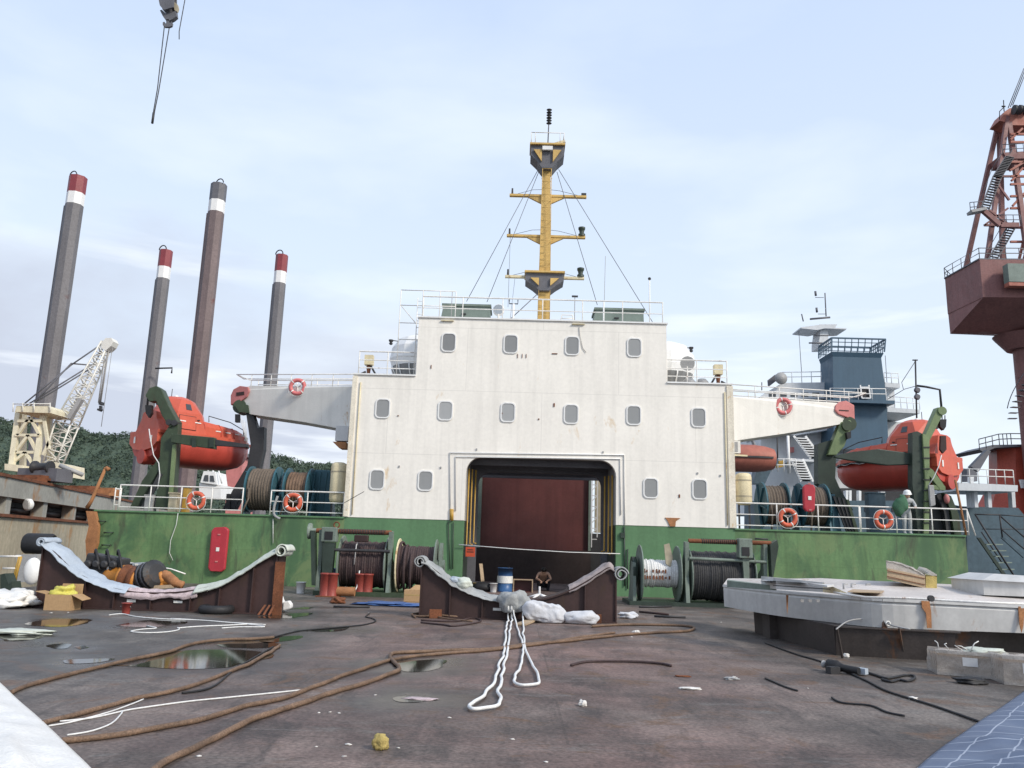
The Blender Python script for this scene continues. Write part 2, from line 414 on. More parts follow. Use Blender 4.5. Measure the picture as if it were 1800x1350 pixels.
c = mix(nt, redm, c, mix(nt, mrange(nt, mid, .36, .64, 0, 1), (.112, .066, .058), (.232, .150, .130)))
c = mix(nt, mrange(nt, noise_tex(nt, co, .38, 8, .68, None, .8), .48, .60, 0, .48), c, (.042, .037, .034))      # oily dirt
c = mix(nt, mrange(nt, sc1, .50, .66, 0, .62), c, (.030, .027, .026))                                            # scuffs
c = mix(nt, mrange(nt, noise_tex(nt, co, 1.1, 8, .72, None, 1.0), .535, .63, 0, .8), c, (.125, .072, .044))    # rust blooms
c = mix(nt, mrange(nt, noise_tex(nt, co, 1.9, 8, .75, (.5, 1.6, 1), .6), .565, .65, 0, .6), c, (.155, .148, .138))   # worn pale patches
c = mix(nt, mrange(nt, noise_tex(nt, co, 7.5, 3, .5, (.14, 1.9, 1), .2), .64, .70, 0, .32), c, (.18, .17, .16))   # scratches
br = N(nt, 'ShaderNodeTexBrick'); nt.links.new(co, br.inputs['Vector']); br.inputs['Scale'].default_value = 1
br.inputs['Brick Width'].default_value = 6.0; br.inputs['Row Height'].default_value = 2.1; br.inputs['Mortar Size'].default_value = .014
c = mix(nt, mul(br.outputs['Fac'], .35), c, (.045, .036, .032))
c = mix(nt, 1.0, c, mrange(nt, fine, .32, .68, .62, 1.36), 'MULTIPLY')
atn = N(nt, 'ShaderNodeAttribute', attribute_name='damp'); dampf = atn.outputs['Fac']
c = mix(nt, mul(dampf, .72), c, (.026, .024, .023))
nt.links.new(c, b.inputs['Base Color'])
wetm = mul(mrange(nt, xyz.outputs['X'], -7.5, -1.0, 1, .15), mrange(nt, big, .36, .62, .15, 1))
rg_ = mrange(nt, wetm, 0, 1, .70, .36)
rg_ = mix(nt, dampf, rg_, (.22, .22, .22)); rg_ = mix(nt, mrange(nt, mid, .4, .6, 0, .25), rg_, (.8, .8, .8))
nt.links.new(rg_, b.inputs['Roughness']); b.inputs['Specular IOR Level'].default_value = .35
hh = mix(nt, .35, mid, fine); hh = mix(nt, mul(br.outputs['Fac'], .5), hh, (1, 1, 1))
bump(nt, b, hh, .28, .03)
M['deck'] = m
kind(MB().add([(-3000, -400, -6), (3000, -400, -6), (3000, 5000, -6), (-3000, 5000, -6)], [(0, 1, 2, 3)]).build('sea', M['sea']), 'structure')

m, nt, b = nodes('rain_puddle'); b.inputs['Base Color'].default_value = (.022, .021, .014, 1); b.inputs['Roughness'].default_value = .06
b.inputs['Specular IOR Level'].default_value = .5
M['puddle'] = m
puds = [[(150, 1168), (240, 1168), (280, 1150), (330, 1143), (410, 1142), (470, 1147), (478, 1155), (440, 1163), (400, 1172), (330, 1176), (250, 1172)],
        [(380, 1133), (420, 1127), (470, 1128), (492, 1134), (460, 1139), (410, 1138)],
        [(470, 1121), (520, 1117), (530, 1121), (480, 1130), (455, 1127)],
        [(698, 1163), (735, 1160), (783, 1160), (770, 1175), (735, 1181), (705, 1178)],
        [(45, 1096), (90, 1089), (155, 1088), (158, 1093), (120, 1101), (60, 1100)],
        [(210, 1098), (260, 1090), (320, 1090), (325, 1096), (270, 1102), (220, 1101)],
        [(85, 1135), (105, 1131), (127, 1133), (118, 1139), (92, 1140)], [(130, 1137), (145, 1134), (157, 1138), (140, 1141)],
        [(453, 1085), (490, 1080), (548, 1077), (535, 1083), (490, 1087)], [(548, 1108), (575, 1104), (612, 1102), (600, 1109), (565, 1110)],
        [(515, 1070), (535, 1067), (552, 1068), (540, 1071)], [(0, 1112), (40, 1106), (78, 1108), (70, 1122), (10, 1126)],
        [(112, 1161), (150, 1158), (205, 1158), (170, 1164), (120, 1166)], [(690, 1226), (720, 1223), (760, 1228), (735, 1234), (705, 1233)]]
PUDS = []
for i, pl in enumerate(puds):
    if len(pl) > 4:   # rounded, uneven shoreline
        out = []
        pts = [G(x, y, .004) for x, y in pl]
        n = len(pts)
        for k in range(n):
            a, b0, c0, d0 = pts[k - 1], pts[k], pts[(k + 1) % n], pts[(k + 2) % n]
            for t in (0, .25, .5, .75):
                q = .5 * (2 * b0 + (c0 - a) * t + (2 * a - 5 * b0 + 4 * c0 - d0) * t * t + (3 * b0 - a - 3 * c0 + d0) * t ** 3)
                q = q + V((noise.noise(q * 3), noise.noise(q * 3 + V((9, 9, 9))), 0)) * .06
                q.z = .004; out.append(q)
        pts = out
    else: pts = [G(x, y, .004) for x, y in pl]
    tri = tessellate_polygon([pts]); PUDS.append([(p.x, p.y) for p in pts])
    kind(MB().add(pts, [tuple(t) for t in tri]).build('puddle', M['puddle']), 'structure')

# deck plating: top sheet carries a damp map round the puddles
nx, ny = 150, 190
XS = [-15.4 + 31.8 * i / nx for i in range(nx + 1)]; YS = [1.5 + 42.5 * (j / ny) ** 1.35 for j in range(ny + 1)]
db_ = MB(); vs = [V((x, y, 0)) for x in XS for y in YS]
db_.add(vs, [(i * (ny + 1) + j, (i + 1) * (ny + 1) + j, (i + 1) * (ny + 1) + j + 1, i * (ny + 1) + j + 1) for i in range(nx) for j in range(ny)])
ORGD = V(((XS[0] + XS[-1]) / 2, (YS[0] + YS[-1]) / 2, 0))
db_.box(-15.4, 16.4, -8, 1.498, -.3, 0).box(-15.4, 16.4, 1.502, 44, -.3, -.004)
dk = kind(db_.build('deck', M['deck'], fix=False), 'structure')
at = dk.data.attributes.new('damp', 'FLOAT', 'POINT')
vals = [0.0] * len(dk.data.vertices)
for n, p in enumerate(vs):
    best = 9
    for poly in PUDS:
        for (px, py) in poly[::2]:
            d = (p.x - px) ** 2 + (p.y - py) ** 2
            if d < best: best = d
    d = math.sqrt(best) + .35 * noise.noise(p * 1.3) + .2 * noise.noise(p * 4)
    vals[n] = max(0, min(1, 1.15 - d / .75))
at.data.foreach_set('value', vals)

# ------------------------------------------------------------ forested hill far left
def hz(x, y):
    r = ((x + 330) / 300) ** 2
    xn = x * 700 / max(y, 1)
    ks = [(-900, 60), (-640, 118), (-470, 108), (-400, 92), (-340, 90), (-225, 76), (-150, 66), (-60, 40), (40, 0), (400, 0)]
    ridge = 0
    for (xa, za), (xb, zb) in zip(ks, ks[1:]):
        if xa <= xn < xb: ridge = za + (zb - za) * (xn - xa) / (xb - xa)
    ridge *= 1.04
    f = math.exp(-((y - 730) / 150) ** 2)
    return -6 + ridge * f * (1 + .12 * noise.noise(V((x / 55, y / 60, 0)))) + 5 * noise.noise(V((x / 23, y / 25, 3))) * f
m, nt, b = nodes('hazed_forest_leaves')
co = N(nt, 'ShaderNodeTexCoord').outputs['Object']
c = mix(nt, mrange(nt, noise_tex(nt, co, .03, 6), .35, .65, 0, 1), (.036, .060, .046), (.072, .105, .070))  # bluish haze tint mixed into the leaf colours
c = mix(nt, mrange(nt, noise_tex(nt, co, .25, 4), .5, .7, 0, .6), c, (.10, .125, .085))
nt.links.new(c, b.inputs['Base Color']); b.inputs['Roughness'].default_value = .9
M['forest'] = m
kind(MB().grid(lambda u, v: V((-760 + 760 * u, 470 + 430 * v, hz(-760 + 760 * u, 470 + 430 * v))), 120, 60).build('hill', m, fix=False), 'structure')
fb = MB()
for i in range(14000):
    x = rnd.uniform(-700, -60); y = rnd.uniform(500, 800)
    z = hz(x, y)
    if z < -1: continue
    s = rnd.uniform(1.5, 3.9)
    for q_ in range(19):
        a_, h_ = rnd.uniform(0, 6.283), rnd.uniform(-.2, 1)
        rr_ = s * math.sqrt(max(0, 1 - h_ * h_)) * rnd.uniform(.6, 1.05); c_ = V((x + math.cos(a_) * rr_, y + math.sin(a_) * rr_, z + s * (.4 + 1.1 * h_)))
        k_ = s * rnd.uniform(.22, .5); t_ = [V((rnd.uniform(-1, 1), rnd.uniform(-1, 1), rnd.uniform(-1, 1))) * k_ for _ in range(3)]
        fb.add([c_ + t_[0], c_ + t_[1], c_ + t_[2]], [(0, 1, 2)])
fo = fb.build('forest', m, fix=False); kind(fo, 'stuff'); tag(fo, 'dark green forest covering the far hill on the left', 'forest')

# ------------------------------------------------------------ bulwark and upper deck
D = 31.4
WX0, WX1, ZB = -16.15, 17.0, 2.63
HX0, HX1, UX0, UX1, HZ, UZ = -6.56, 8.29, -4.13, 5.76, 8.18, 10.58
OX0, OX1, OZ = -2.0, 3.78, 5.08
def wall_panel(x0, x1, label):
    r = thing('bulwark_wall', label, 'ship wall', ((x0 + x1) / 2, D, 0))
    MB().box(x0, x1, D, D + .35, 0, ZB - .06).build('wall', M['green'], r)
    MB().box(x0, x1, D - .06, D + .41, ZB - .06, ZB).build('cap_rail', M['green_lower'], r)
    return r
wl = wall_panel(WX0, HX0, 'green painted bulwark wall left of the white deckhouse, with red capsule on it')
wr = wall_panel(HX1, WX1, 'green painted bulwark wall right of the white deckhouse, behind the grey hull')
for a, bb in ((WX0, HX0), (HX1, WX1)): kind(MB().box(a, bb, D + .45, 46, ZB - .3, ZB - .05).build('upper_deck', M['dark_green']), 'structure')
# torn rusty end of the wall
e = MB().pp([(151, 898), (166, 899), (172, 925), (170, 955), (160, 985), (152, 983), (150, 950), (156, 925)], D - .25, .2)
tag(e.build('rust_plate', M['rust_orange']), 'bent orange rusted plate at the left end of the green wall', 'steel plate')

# ------------------------------------------------------------ deckhouse
H = thing('deckhouse', 'white stepped deckhouse with rounded square windows and a tall dark doorway', 'ship house', (.86, D, 0))
def arc(cx, cz, r, a0, a1, n=7): return [(cx + r * math.cos(rad(a0 + (a1 - a0) * i / n)), cz + r * math.sin(rad(a0 + (a1 - a0) * i / n))) for i in range(n + 1)]
R0 = .62
def doorline(x0, x1, zt, r, zb): return [(x0, zb)] + arc(x0 + r, zt - r, r, 180, 90) + arc(x1 - r, zt - r, r, 90, 0) + [(x1, zb)]
front = [(HX0, ZB), (HX0, HZ), (UX0, HZ), (UX0, UZ), (UX1, UZ), (UX1, HZ), (HX1, HZ), (HX1, ZB)]
front = front + list(reversed(doorline(OX0, OX1, OZ, R0, ZB)))
MB().plate([(x, D - .02, z) for x, z in front], [], (0, .3, 0)).build('front_wall', M['white'], H)
lw = MB(); lw.box(HX0, OX0, D, D + .3, 0, ZB); lw.box(OX1, HX1, D, D + .3, 0, ZB); lw.each('lower_wall', M['green_lower'], H)
YB = 36.5
body = MB()
body.box(HX0 + .02, OX0 - .02, D + .32, YB, ZB, HZ - .02).box(OX1 + .02, HX1 - .02, D + .32, YB, ZB, HZ - .02)
body.box(OX0 - .02, OX1 + .02, D + .32, YB, OZ + .3, HZ - .02).box(UX0 + .02, UX1 - .02, D + .32, YB, HZ - .02, UZ - .02)
body.each('house_body', M['white'], H)
body = MB(); body.box(HX0 + .02, OX0 - .02, D + .32, YB, 0, ZB).box(OX1 + .02, HX1 - .02, D + .32, YB, 0, ZB); body.each('house_base', M['dark_green'], H)
tn = MB(); tn.box(OX0 - .02, OX1 + .02, D + .28, YB, OZ, OZ + .28)
for k in range(5): tn.box(OX0, OX1, D + 1 + k * 1.45, D + 1.15 + k * 1.45, OZ - .22, OZ)
tn.build('passage_ceiling', M['grey_dark'], H)
jb = MB(); jb.box(OX0 - .015, OX0 + .03, D + .31, YB, ZB, OZ); jb.box(OX1 - .03, OX1 + .015, D + .31, YB, ZB, OZ); jb.each('passage_side', M['grey'], H)
jb = MB(); jb.box(OX0 - .015, OX0 + .025, D + .31, YB, 0, ZB); jb.box(OX1 - .025, OX1 + .015, D + .31, YB, 0, ZB); jb.each('passage_lower_side', M['dark_green'], H)
# rear frame of the passage (rounded opening)
YF = 34.0; fx0, fx1, fzt = P(839, 900, YF).x, P(1057, 900, YF).x, P(950, 832, YF).z
rf = [(OX0 + .03, 0), (OX0 + .03, OZ), (OX1 - .03, OZ), (OX1 - .03, 0)] + list(reversed(doorline(fx0, fx1, fzt, .5, 0)))
MB().plate([(x, YF, z) for x, z in rf], [], (0, .3, 0)).build('rear_frame', M['grey_dark'], H)
# corner pilasters with rust
for x, s in ((HX0, 1), (HX1, -1)):
    MB().box(min(x - .05 * s, x + .2 * s), max(x - .05 * s, x + .13 * s), D - .07, D - .022, ZB + .02, HZ - .05).build('corner_strip', M['edge_cream'], H)
# eaves lips
MB().box(UX0 - .05, UX1 + .05, D - .08, D + .4, UZ + .002, UZ + .06).build('roof_edge', M['white_clean'], H)
for a, bb in ((HX0 - .05, UX0 - .002), (UX1 + .002, HX1 + .05)):
    MB().box(a, bb, D - .08, D + .4, HZ + .002, HZ + .06).build('terrace_edge', M['white_clean'], H)
# windows
def rr(cx, cz, wd, ht, r, y, n=5):
    o = []
    for sx, sz, a in ((1, 1, 0), (-1, 1, 90), (-1, -1, 180), (1, -1, 270)):
        for i in range(n + 1):
            t = rad(a + 90 * i / n); o.append((cx + sx * (wd / 2 - r) + r * math.cos(t), y, cz + sz * (ht / 2 - r) + r * math.sin(t)))
    return o
wins = [(789, 602), (898, 605), (1006, 608), (1115, 611), (673, 718), (783, 722), (893, 725), (1004, 728), (1114, 730), (1228, 734), (663, 843), (748, 845), (1144, 858), (1230, 860)]
wp = None
for x, y in wins:
    c0 = P(x, y, D - .02)
    if wp is None:
        wp = MB().plate(rr(c0.x, c0.z, .585, .785, .17, D - .06), [rr(c0.x, c0.z, .49, .69, .135, D - .06)], (0, .038, 0)).build('window', M['white_clean'], H, bevel=.012)
        ORG[wp.name] = ORG[H.name]
        pn = MB().plate(rr(c0.x, c0.z, .50, .70, .14, D - .04), [], (0, .015, 0)).build('pane', M['glass'], wp)
        w0 = c0
    else:
        copy_tree(wp, loc=(c0.x - w0.x, 0, c0.z - w0.z), parent=H)
# pipes round the doorway
def inp(px): return [V((P(x, y, D).x, D - .048, P(x, y, D).z)) for x, y in px]
MB().tube(inp([(792, 916), (791, 796), (1097, 800), (1098, 922)]), .024, 8).each('conduit', M['white_clean'], H)
MB().tube(inp([(801, 898), (801, 803), (1090, 807), (1091, 905)]), .022, 8).each('conduit', M['white_clean'], H)
MB().tube(inp([(794, 895), (794, 915)]), .075, 8).build('pipe_sleeve', M['yellow_pipe'], H)
MB().tube(inp([(788, 918), (791, 1000)]), .02, 6).tube(inp([(797, 918), (796, 1000)]), .02, 6).each('lower_conduit', M['dark_green'], H)
MB().tube(inp([(1097, 925), (1098, 1030)]), .03, 6).tube(inp([(1103, 965), (1103, 1035)]), .025, 6).each('lower_conduit', M['dark_green'], H)
MB().obox(inp([(1094, 941)])[0], .16, .1, .2).build('switch_box', M['dark_green'], H)
for k, xx in enumerate((0.09, 0.2, 0.33)):
    yy = D + .5 + .25 * k
    MB().tube([(OX0 + xx, yy, 4.65), (OX0 + xx, yy, 1.72 + .05 * k), (OX0 + xx + .12, yy, 1.68 + .05 * k)], .03, 8).build('yellow_pipe', M['yellow_pipe'], H)
    MB().tube([(OX1 - xx, yy, 4.55), (OX1 - xx, yy, 1.55 + .05 * k), (OX1 - xx - .12, yy, 1.52 + .05 * k)], .03, 8).build('yellow_pipe', M['yellow_pipe'], H)
for x in (UX0 + .9, 2.0): MB().box(x, x + .5, D - .1, D - .022, UZ - .12, UZ - .09).build('roof_scupper', M['cream'], H)
# small marks on the house front
mk = MB()
for x, y, ww, h in ((974, 712, .05, .14), (882, 727, .06, .05), (947, 737, .05, .05), (758, 645, .03, .14), (910, 626, .02, .16), (918, 626, .02, .16), (925, 626, .02, .16), (975, 622, .22, .03), (1194, 872, .05, .12), (700, 731, .05, .04)):
    q = P(x, y, D); mk.box(q.x - ww / 2, q.x + ww / 2, D - .05, D - .022, q.z - h / 2, q.z + h / 2)
mk.each('bracket', M['rust'], H)
mk = MB()
for x, y in ((702, 820), (775, 822), (1226, 832), (1266, 836), (838, 790), (1060, 795)):
    q = P(x, y, D); mk.obox((q.x, D - .04, q.z), .05, .035, .07)
mk.each('pad_eye', M['grey'], H)
for x, s_ in ((HX0 + .28, 1), (HX1 - .28, -1)):
    MB().tube([(x, D - .06, HZ - .3), (x, D - .06, ZB + .1)], .025, 6).build('drain_pipe', M['cream'], H)
MB().tube(inp([(1018, 575), (1019, 590), (1024, 612), (1030, 620)]), .012, 5).build('hanging_wire', M['grey'], H)
q = P(1182, 915, D)
MB().plate([(q.x - .28, D - .06, q.z + .1), (q.x + .3, D - .06, q.z + .1), (q.x + .12, D - .06, q.z - .02), (q.x + .1, D - .06, q.z - .22), (q.x - .1, D - .06, q.z - .22), (q.x - .2, D - .06, q.z)], [], (0, .036, 0)).build('rust_patch', M['rust_orange'], H)

# maroon wall at the far end of the passage
q0, q1 = P(846, 900, 41.5).x, P(1034, 900, 41.5).x
mw = thing('maroon_bulkhead', 'tall maroon steel wall seen through the deckhouse doorway', 'steel wall', ((q0 + q1) / 2, 41.5, 0))
MB().box(q0, q1, 41.5, 41.8, 0, 5.6).build('plate', M['maroon_wall'], mw)
MB().box(q0 - .25, q0 - .003, 41.3, 41.8, 0, 5.7).box(q1 + .003, q1 + .12, 41.3, 41.8, 0, 5.7).each('edge_post', M['grey_green'], mw)
lat = MB(); x = q1 + .3
for k in range(12): lat.beam((x - .13, 41.3, 2.2 + k * .27), (x + .13, 41.3, 2.2 + (k + 1) * .27 if k % 2 else 2.2 + k * .27), .04, .04)
lat.beam((x - .14, 41.3, 1.8), (x - .14, 41.3, 6), .05, .05).beam((x + .14, 41.3, 2.3), (x + .14, 41.3, 6), .05, .05)
tag(lat.build('lattice_ladder', M['grey_white']), 'thin white lattice ladder beside the maroon wall in the doorway', 'ladder')
pn = MB().box(q1 + .42, q1 + 3.2, 42.2, 42.6, 2.55, 7.0)
tag(pn.build('beige_casing', M['barge_beige']), 'beige steel casing glimpsed right of the maroon wall', 'steel casing')
pn = MB().box(q1 + .14, q1 + 3.2, 42.0, 42.5, 0, 2.5)
tag(pn.build('dark_block', M['dark']), 'dark block below the beige casing in the doorway', 'locker')  # plain dark block, fills the lower part of the gap
MB().box(q0 - .25, q1 + .12, 41.15, 41.29, 0, 1.62).build('lower_dark_panel', M['brown_black'], mw)  # darker panel across the bottom of the maroon wall
tag(MB().tube([(OX0 - .15, D - .12, 1.72), (0, D - .12, 1.62), (2, D - .12, 1.56), (OX1 + .15, D - .12, 1.56)], .018).build('rope_barrier', M['rope_white']), 'thin white rope stretched across the dark doorway', 'rope')
q = P(827, 970, D + .4)
sg = MB().obox((q.x, D + .3, q.z), .36, .03, .36)
sg = sg.build('notice_board', M['red_sign']); tag(sg, 'small square orange red notice hung at the left door edge', 'sign')
tx = MB()
for i, (a, l) in enumerate(((.06, .22), (-.02, .26))): tx.box(q.x - l / 2, q.x + l / 2, D + .278, D + .284, q.z + a, q.z + a + .035)
tx.build('lettering', M['maroon'], sg)

# ------------------------------------------------------------ railings
def railing(label, pts, h, posts, nr=3, r=.024, mat='white_rail', group=None, rails_at=None):
    """pts: base points; posts: number of posts per stretch"""
    pts = [V(a) for a in pts]
    t = thing('railing', label, 'railing', pts[0], group)
    up = V((0, 0, 1))
    for k in range(nr):
        z = (rails_at[k] if rails_at else h * (k + 1) / nr)
        MB().tube([a + up * z for a in pts], r * (1.25 if k == nr - 1 else .85), 6, smooth=False).build('rail', M[mat], t)
    done = 0
    for i in range(len(pts) - 1):
        for j in range(posts + (1 if i == len(pts) - 2 else 0)):
            p = pts[i].lerp(pts[i + 1], j / posts)
            MB().tube([p, p + up * h], r, 6).build('post', M[mat], t)
    return t
zr = ZB
L1 = P(207, 898, D + .2).x, P(424, 902, D + .2).x
railing('rusty white railing on the left green wall under the left lifeboat', [(L1[0], D + .2, zr), (L1[1], D + .2, zr)], 1.0, 4, rails_at=(.14, .55, .98))
L2 = P(474, 903, D + .2).x, P(603, 905, D + .2).x
railing('short white railing between the left rope reels and the house', [(L2[0], D + .2, zr), (L2[1], D + .2, zr)], .95, 2, rails_at=(.14, .52, .93))
R1 = P(1294, 930, D + .2).x, P(1512, 936, D + .2).x
railing('white railing between the house and the right lifeboat bow', [(R1[0], D + .2, zr), (R1[1], D + .2, zr)], 1.0, 3, rails_at=(.14, .55, .98))
R2 = P(1514, 937, D + .2).x, P(1703, 942, D + .2).x
rr2 = railing('rusty white railing at the right end of the green wall', [(R2[0], D + .2, zr), (R2[1], D + .2, zr)], 1.0, 3, rails_at=(.14, .55, .98))
MB().tube([(R2[1] - .1, D + .2, zr), (R2[1] - .35, D + .2, zr + 2.1)], .045, 8).build('tall_post', M['rust_orange'], rr2)
MB().tube([(R2[1], D + .2, zr + .95), (R2[1] + .25, D + .2, zr + .0)], .03, 8).build('brace', M['white_rail'], rr2)
railing('white railing along the top edge of the deckhouse roof', [(UX0 + .1, D + .25, UZ + .05), (UX1 - .1, D + .25, UZ + .05)], .95, 6, 2, rails_at=(.45, .93))
railing('pinkish white railing on the left deckhouse terrace', [(HX0 + .1, D + .25, HZ + .05), (UX0 - .05, D + .25, HZ + .05)], 1.0, 2, rails_at=(.3, .62, .97))
railing('white railing on the right deckhouse terrace', [(UX1 + .05, D + .25, HZ + .05), (HX1 - .1, D + .25, HZ + .05)], 1.0, 2, rails_at=(.3, .62, .97))
# tall ladder cage at upper left
cage = thing('ladder_cage', 'tall thin white cage of rails at the upper left roof corner', 'railing', (UX0 - .4, D + .6, HZ + .06))
cb = MB()
for x in (-5.02, -4.1, -3.4, -2.75):
    cb.tube([(x, D + .7, HZ + .1 if x < -4.05 else UZ), (x, D + .7, 11.95)], .022)
for z in (11.95, 11.3, 10.55): cb.tube([(-5.02, D + .7, z), (-2.75, D + .7, z)], .02)
for z in (9.85, 9.15): cb.tube([(-5.02, D + .7, z), (-4.15, D + .7, z)], .02)
cb.tube([(-5.0, D + .7, 11.3), (-4.3, D + .7, 10.5)], .02)
cb.build('frame', M['white_rail'], cage)
lb = MB()
for k in range(12): lb.tube([(-4.3, D + .6, HZ + .2 + k * .28), (-4.05, D + .6, HZ + .2 + k * .28)], .014)
lb.tube([(-4.3, D + .6, HZ + .06), (-4.3, D + .6, 11.6)], .02).tube([(-4.05, D + .6, HZ + .06), (-4.05, D + .6, 11.6)], .02)
lb.build('ladder', M['white_rail'], cage)

# ------------------------------------------------------------ wheelhouse bulges behind the house corners
def bulge(cx, label):
    t = thing('bridge_wing_cabin', label, 'cabin', (cx, D + 3.2, HZ))
    pr = [(.80, 0), (.92, .45), (1.12, .85), (1.26, 1.35), (1.18, 1.85), (.9, 2.25), (.4, 2.45)]
    MB().lathe(pr, (cx, D + 3.2, HZ), (0, 0, 1), 14, smooth=False).build('cabin_shell', M['white_clean'], t)
    MB().lathe([(.945, .45), (1.135, .83), (1.17, .98)], (cx, D + 3.2, HZ + .02), (0, 0, 1), 14, False, False).build('window_band', M['glass'], t)
    mb = MB()
    for k in range(14):
        a = 2 * math.pi * k / 14
        mb.tube([(cx + math.cos(a) * r, D + 3.2 + math.sin(a) * r, HZ + z) for r, z in ((.95, .47), (1.14, .85), (1.18, 1.0))], .03, 5)
    mb.each('mullion', M['white_clean'], t)
bulge(P(737, 620, D + 3.2).x, 'grey white rounded bridge cabin bulging from the left upper wall')
bulge(P(1171, 620, D + 3.2).x, 'bright white rounded bridge cabin bulging from the right upper wall')

# ------------------------------------------------------------ roof boxes
def rbox(a, bb, label):
    x0, x1 = P(a, 545, D + 2.5).x, P(bb, 545, D + 2.5).x
    t = thing('roof_locker', label, 'locker', ((x0 + x1) / 2, D + 2.5, UZ))
    MB().hexa([(x0 - .2, D + 2.5, UZ), (x1 + .05, D + 2.5, UZ), (x1 + .05, D + 3.8, UZ), (x0 - .2, D + 3.8, UZ), (x0, D + 2.5, UZ + 1.28), (x1, D + 2.5, UZ + 1.28), (x1, D + 3.8, UZ + 1.28), (x0, D + 3.8, UZ + 1.28)]).build('box', M['roof_green'], t)
    MB().box(x0 - .06, x1 + .06, D + 2.44, D + 3.86, UZ + 1.283, UZ + 1.38).build('lid', M['grey_green'], t)
    hb = MB(); hb.box(x0 + .8, x0 + 1.0, D + 2.42, D + 2.497, UZ + .9, UZ + .95); hb.build('latch', M['dark'], t)
rbox(779, 861, 'grey green locker on the roof left of the mast')
rbox(1047, 1131, 'grey green locker on the roof right of the mast')

# ------------------------------------------------------------ mast
MY = D + 3.0
mb0 = P(953.5, 560, MY); mt = P(963.5, 268, MY); mx = (mb0.x + mt.x) / 2; mtz = mt.z
MT = thing('mast', 'tall yellow signal mast with brown platforms and three yards', 'mast', (mx, MY, UZ))
def zpx(y): return P(958, y, MY).z
MB().loft([[V((mx + sx * w_ / 2, MY + sy * w_ / 2, z)) for sx, sy in ((-1, -1), (1, -1), (1, 1), (-1, 1))] for w_, z in ((.54, UZ), (.50, zpx(487)), (.30, mtz))], smooth=False).build('pole', M['yellow'], MT)
ld = MB(); z = UZ + .1
while z < mtz - .2:
    w_ = .26 - .07 * (z - UZ) / (mtz - UZ)
    ld.tube([(mx - w_, MY - .42, z), (mx + w_, MY - .42, z)], .016, 5); z += .31
for s in (-1, 1):
    ld.tube([(mx + s * .26, MY - .42, UZ), (mx + s * .19, MY - .42, mtz)], .016, 5)
    for z in range(0, 9): ld.tube([(mx + s * .23, MY - .42, UZ + .4 + z), (mx + s * .2, MY - .2, UZ + .4 + z)], .012, 4)
ld.build('ladder', M['yellow'], MT)
def mplat(ytop, ybot, wd, dp, nm):
    zt, zb = zpx(ytop), zpx(ybot); hgt = zt - zb
    pr = [(mx - wd / 2, zt), (mx + wd / 2, zt), (mx + wd / 2, zt - hgt * .42), (mx + wd * .30, zt - hgt * .70), (mx + .22, zb), (mx - .22, zb), (mx - wd * .30, zt - hgt * .70), (mx - wd / 2, zt - hgt * .42)]
    o = MB().plate([(x, MY - dp / 2, z) for x, z in pr], [], (0, dp, 0)).build(nm, M['grey_dark'], MT)
    MB().box(mx - wd / 2 - .04, mx + wd / 2 + .04, MY - dp / 2 - .12, MY + dp / 2 + .12, zt + .003, zt + .08).build('floor_plate', M['yellow'], o)
    g = MB()
    for s in (-1, 1): g.plate([(mx + s * .25, MY - dp / 2 - .1, zt - .25), (mx + s * .62, MY - dp / 2 - .1, zt - .25), (mx + s * .25, MY - dp / 2 - .1, zt - hgt * .75)], [], (0, .08, 0))
    g.each('gusset', M['yellow'], o)
    return o
lp = mplat(486, 516, 1.68, .9, 'lower_platform'); upf = mplat(264, 303, 1.52, .9, 'upper_platform')
zt = zpx(264) + .08
rb = MB()
for x in (-.74, -.56, .56, .74): rb.tube([(mx + x, MY - .5, zt), (mx + x, MY - .5, zt + .52)], .02)
rb.tube([(mx - .74, MY + .5, zt), (mx - .74, MY + .5, zt + .52), (mx - .74, MY - .5, zt + .52), (mx + .74, MY - .5, zt + .52), (mx + .74, MY + .5, zt + .52)], .02)
rb.build('platform_rail', M['white_rail'], MT)
MB().obox((mx, MY - .58, zt - .28), .46, .1, .18).build('lamp_box', M['white_clean'], MT)
MB().obox((mx + .45, MY - .1, zt + .16), .75, .3, .12, 0, (rad(-18), 'Y')).build('radar_scanner', M['cream'], MT)
for y, a, bb in ((488, 887, 1026), (416, 890, 1028), (345, 895, 1030)):
    z = zpx(y); x0, x1 = P(a, y, MY).x + .02, P(bb, y, MY).x + .02
    yd = MB().box(x0, x1, MY - .09, MY + .09, z - .05, z + .05)
    yd = yd.build('yard', M['cream' if y == 488 else 'yellow'], MT)
    if y != 488:
        g = MB()
        for s in (-1, 1): g.plate([(mx + s * .16, MY - .06, z - .053), (mx + s * .85, MY - .06, z - .053), (mx + s * .16, MY - .06, z - .40)], [], (0, .12, 0))
        g.each('yard_bracket', M['yellow'], yd)
    MB().tube([(x0 + .25, MY, z + .05), (mx - .6, MY, z + .30), (mx - .2, MY, z + .32)], .01, 4).tube([(x1 - .25, MY, z + .05), (mx + .6, MY, z + .28), (mx + .2, MY, z + .32)], .01, 4).each('stay_wire', M['dark'], yd)
    MB().cyl((x0 + .12, MY, z + .05), (x0 + .12, MY, z + .34), .05, .04, 8).build('antenna', M['dark'], yd)
    if y == 345: MB().obox((x1 - .12, MY, z + .12), .22, .12, .12).build('small_lamp', M['dark'], yd)
    else: MB().lathe([(.16, .0), (.16, .1), (.10, .16), (.13, .3), (.16, .34), (.16, .42), (.06, .46)], (x1 - .16, MY, z + .05), (0, 0, 1), 10).build('signal_lamp', M['dark_green'], yd)
zt2 = zpx(192)
MB().tube([(mx + .02, MY, zt), (mx + .06, MY, zt2)], .03, 6).build('top_pole', M['grey_dark'], MT)
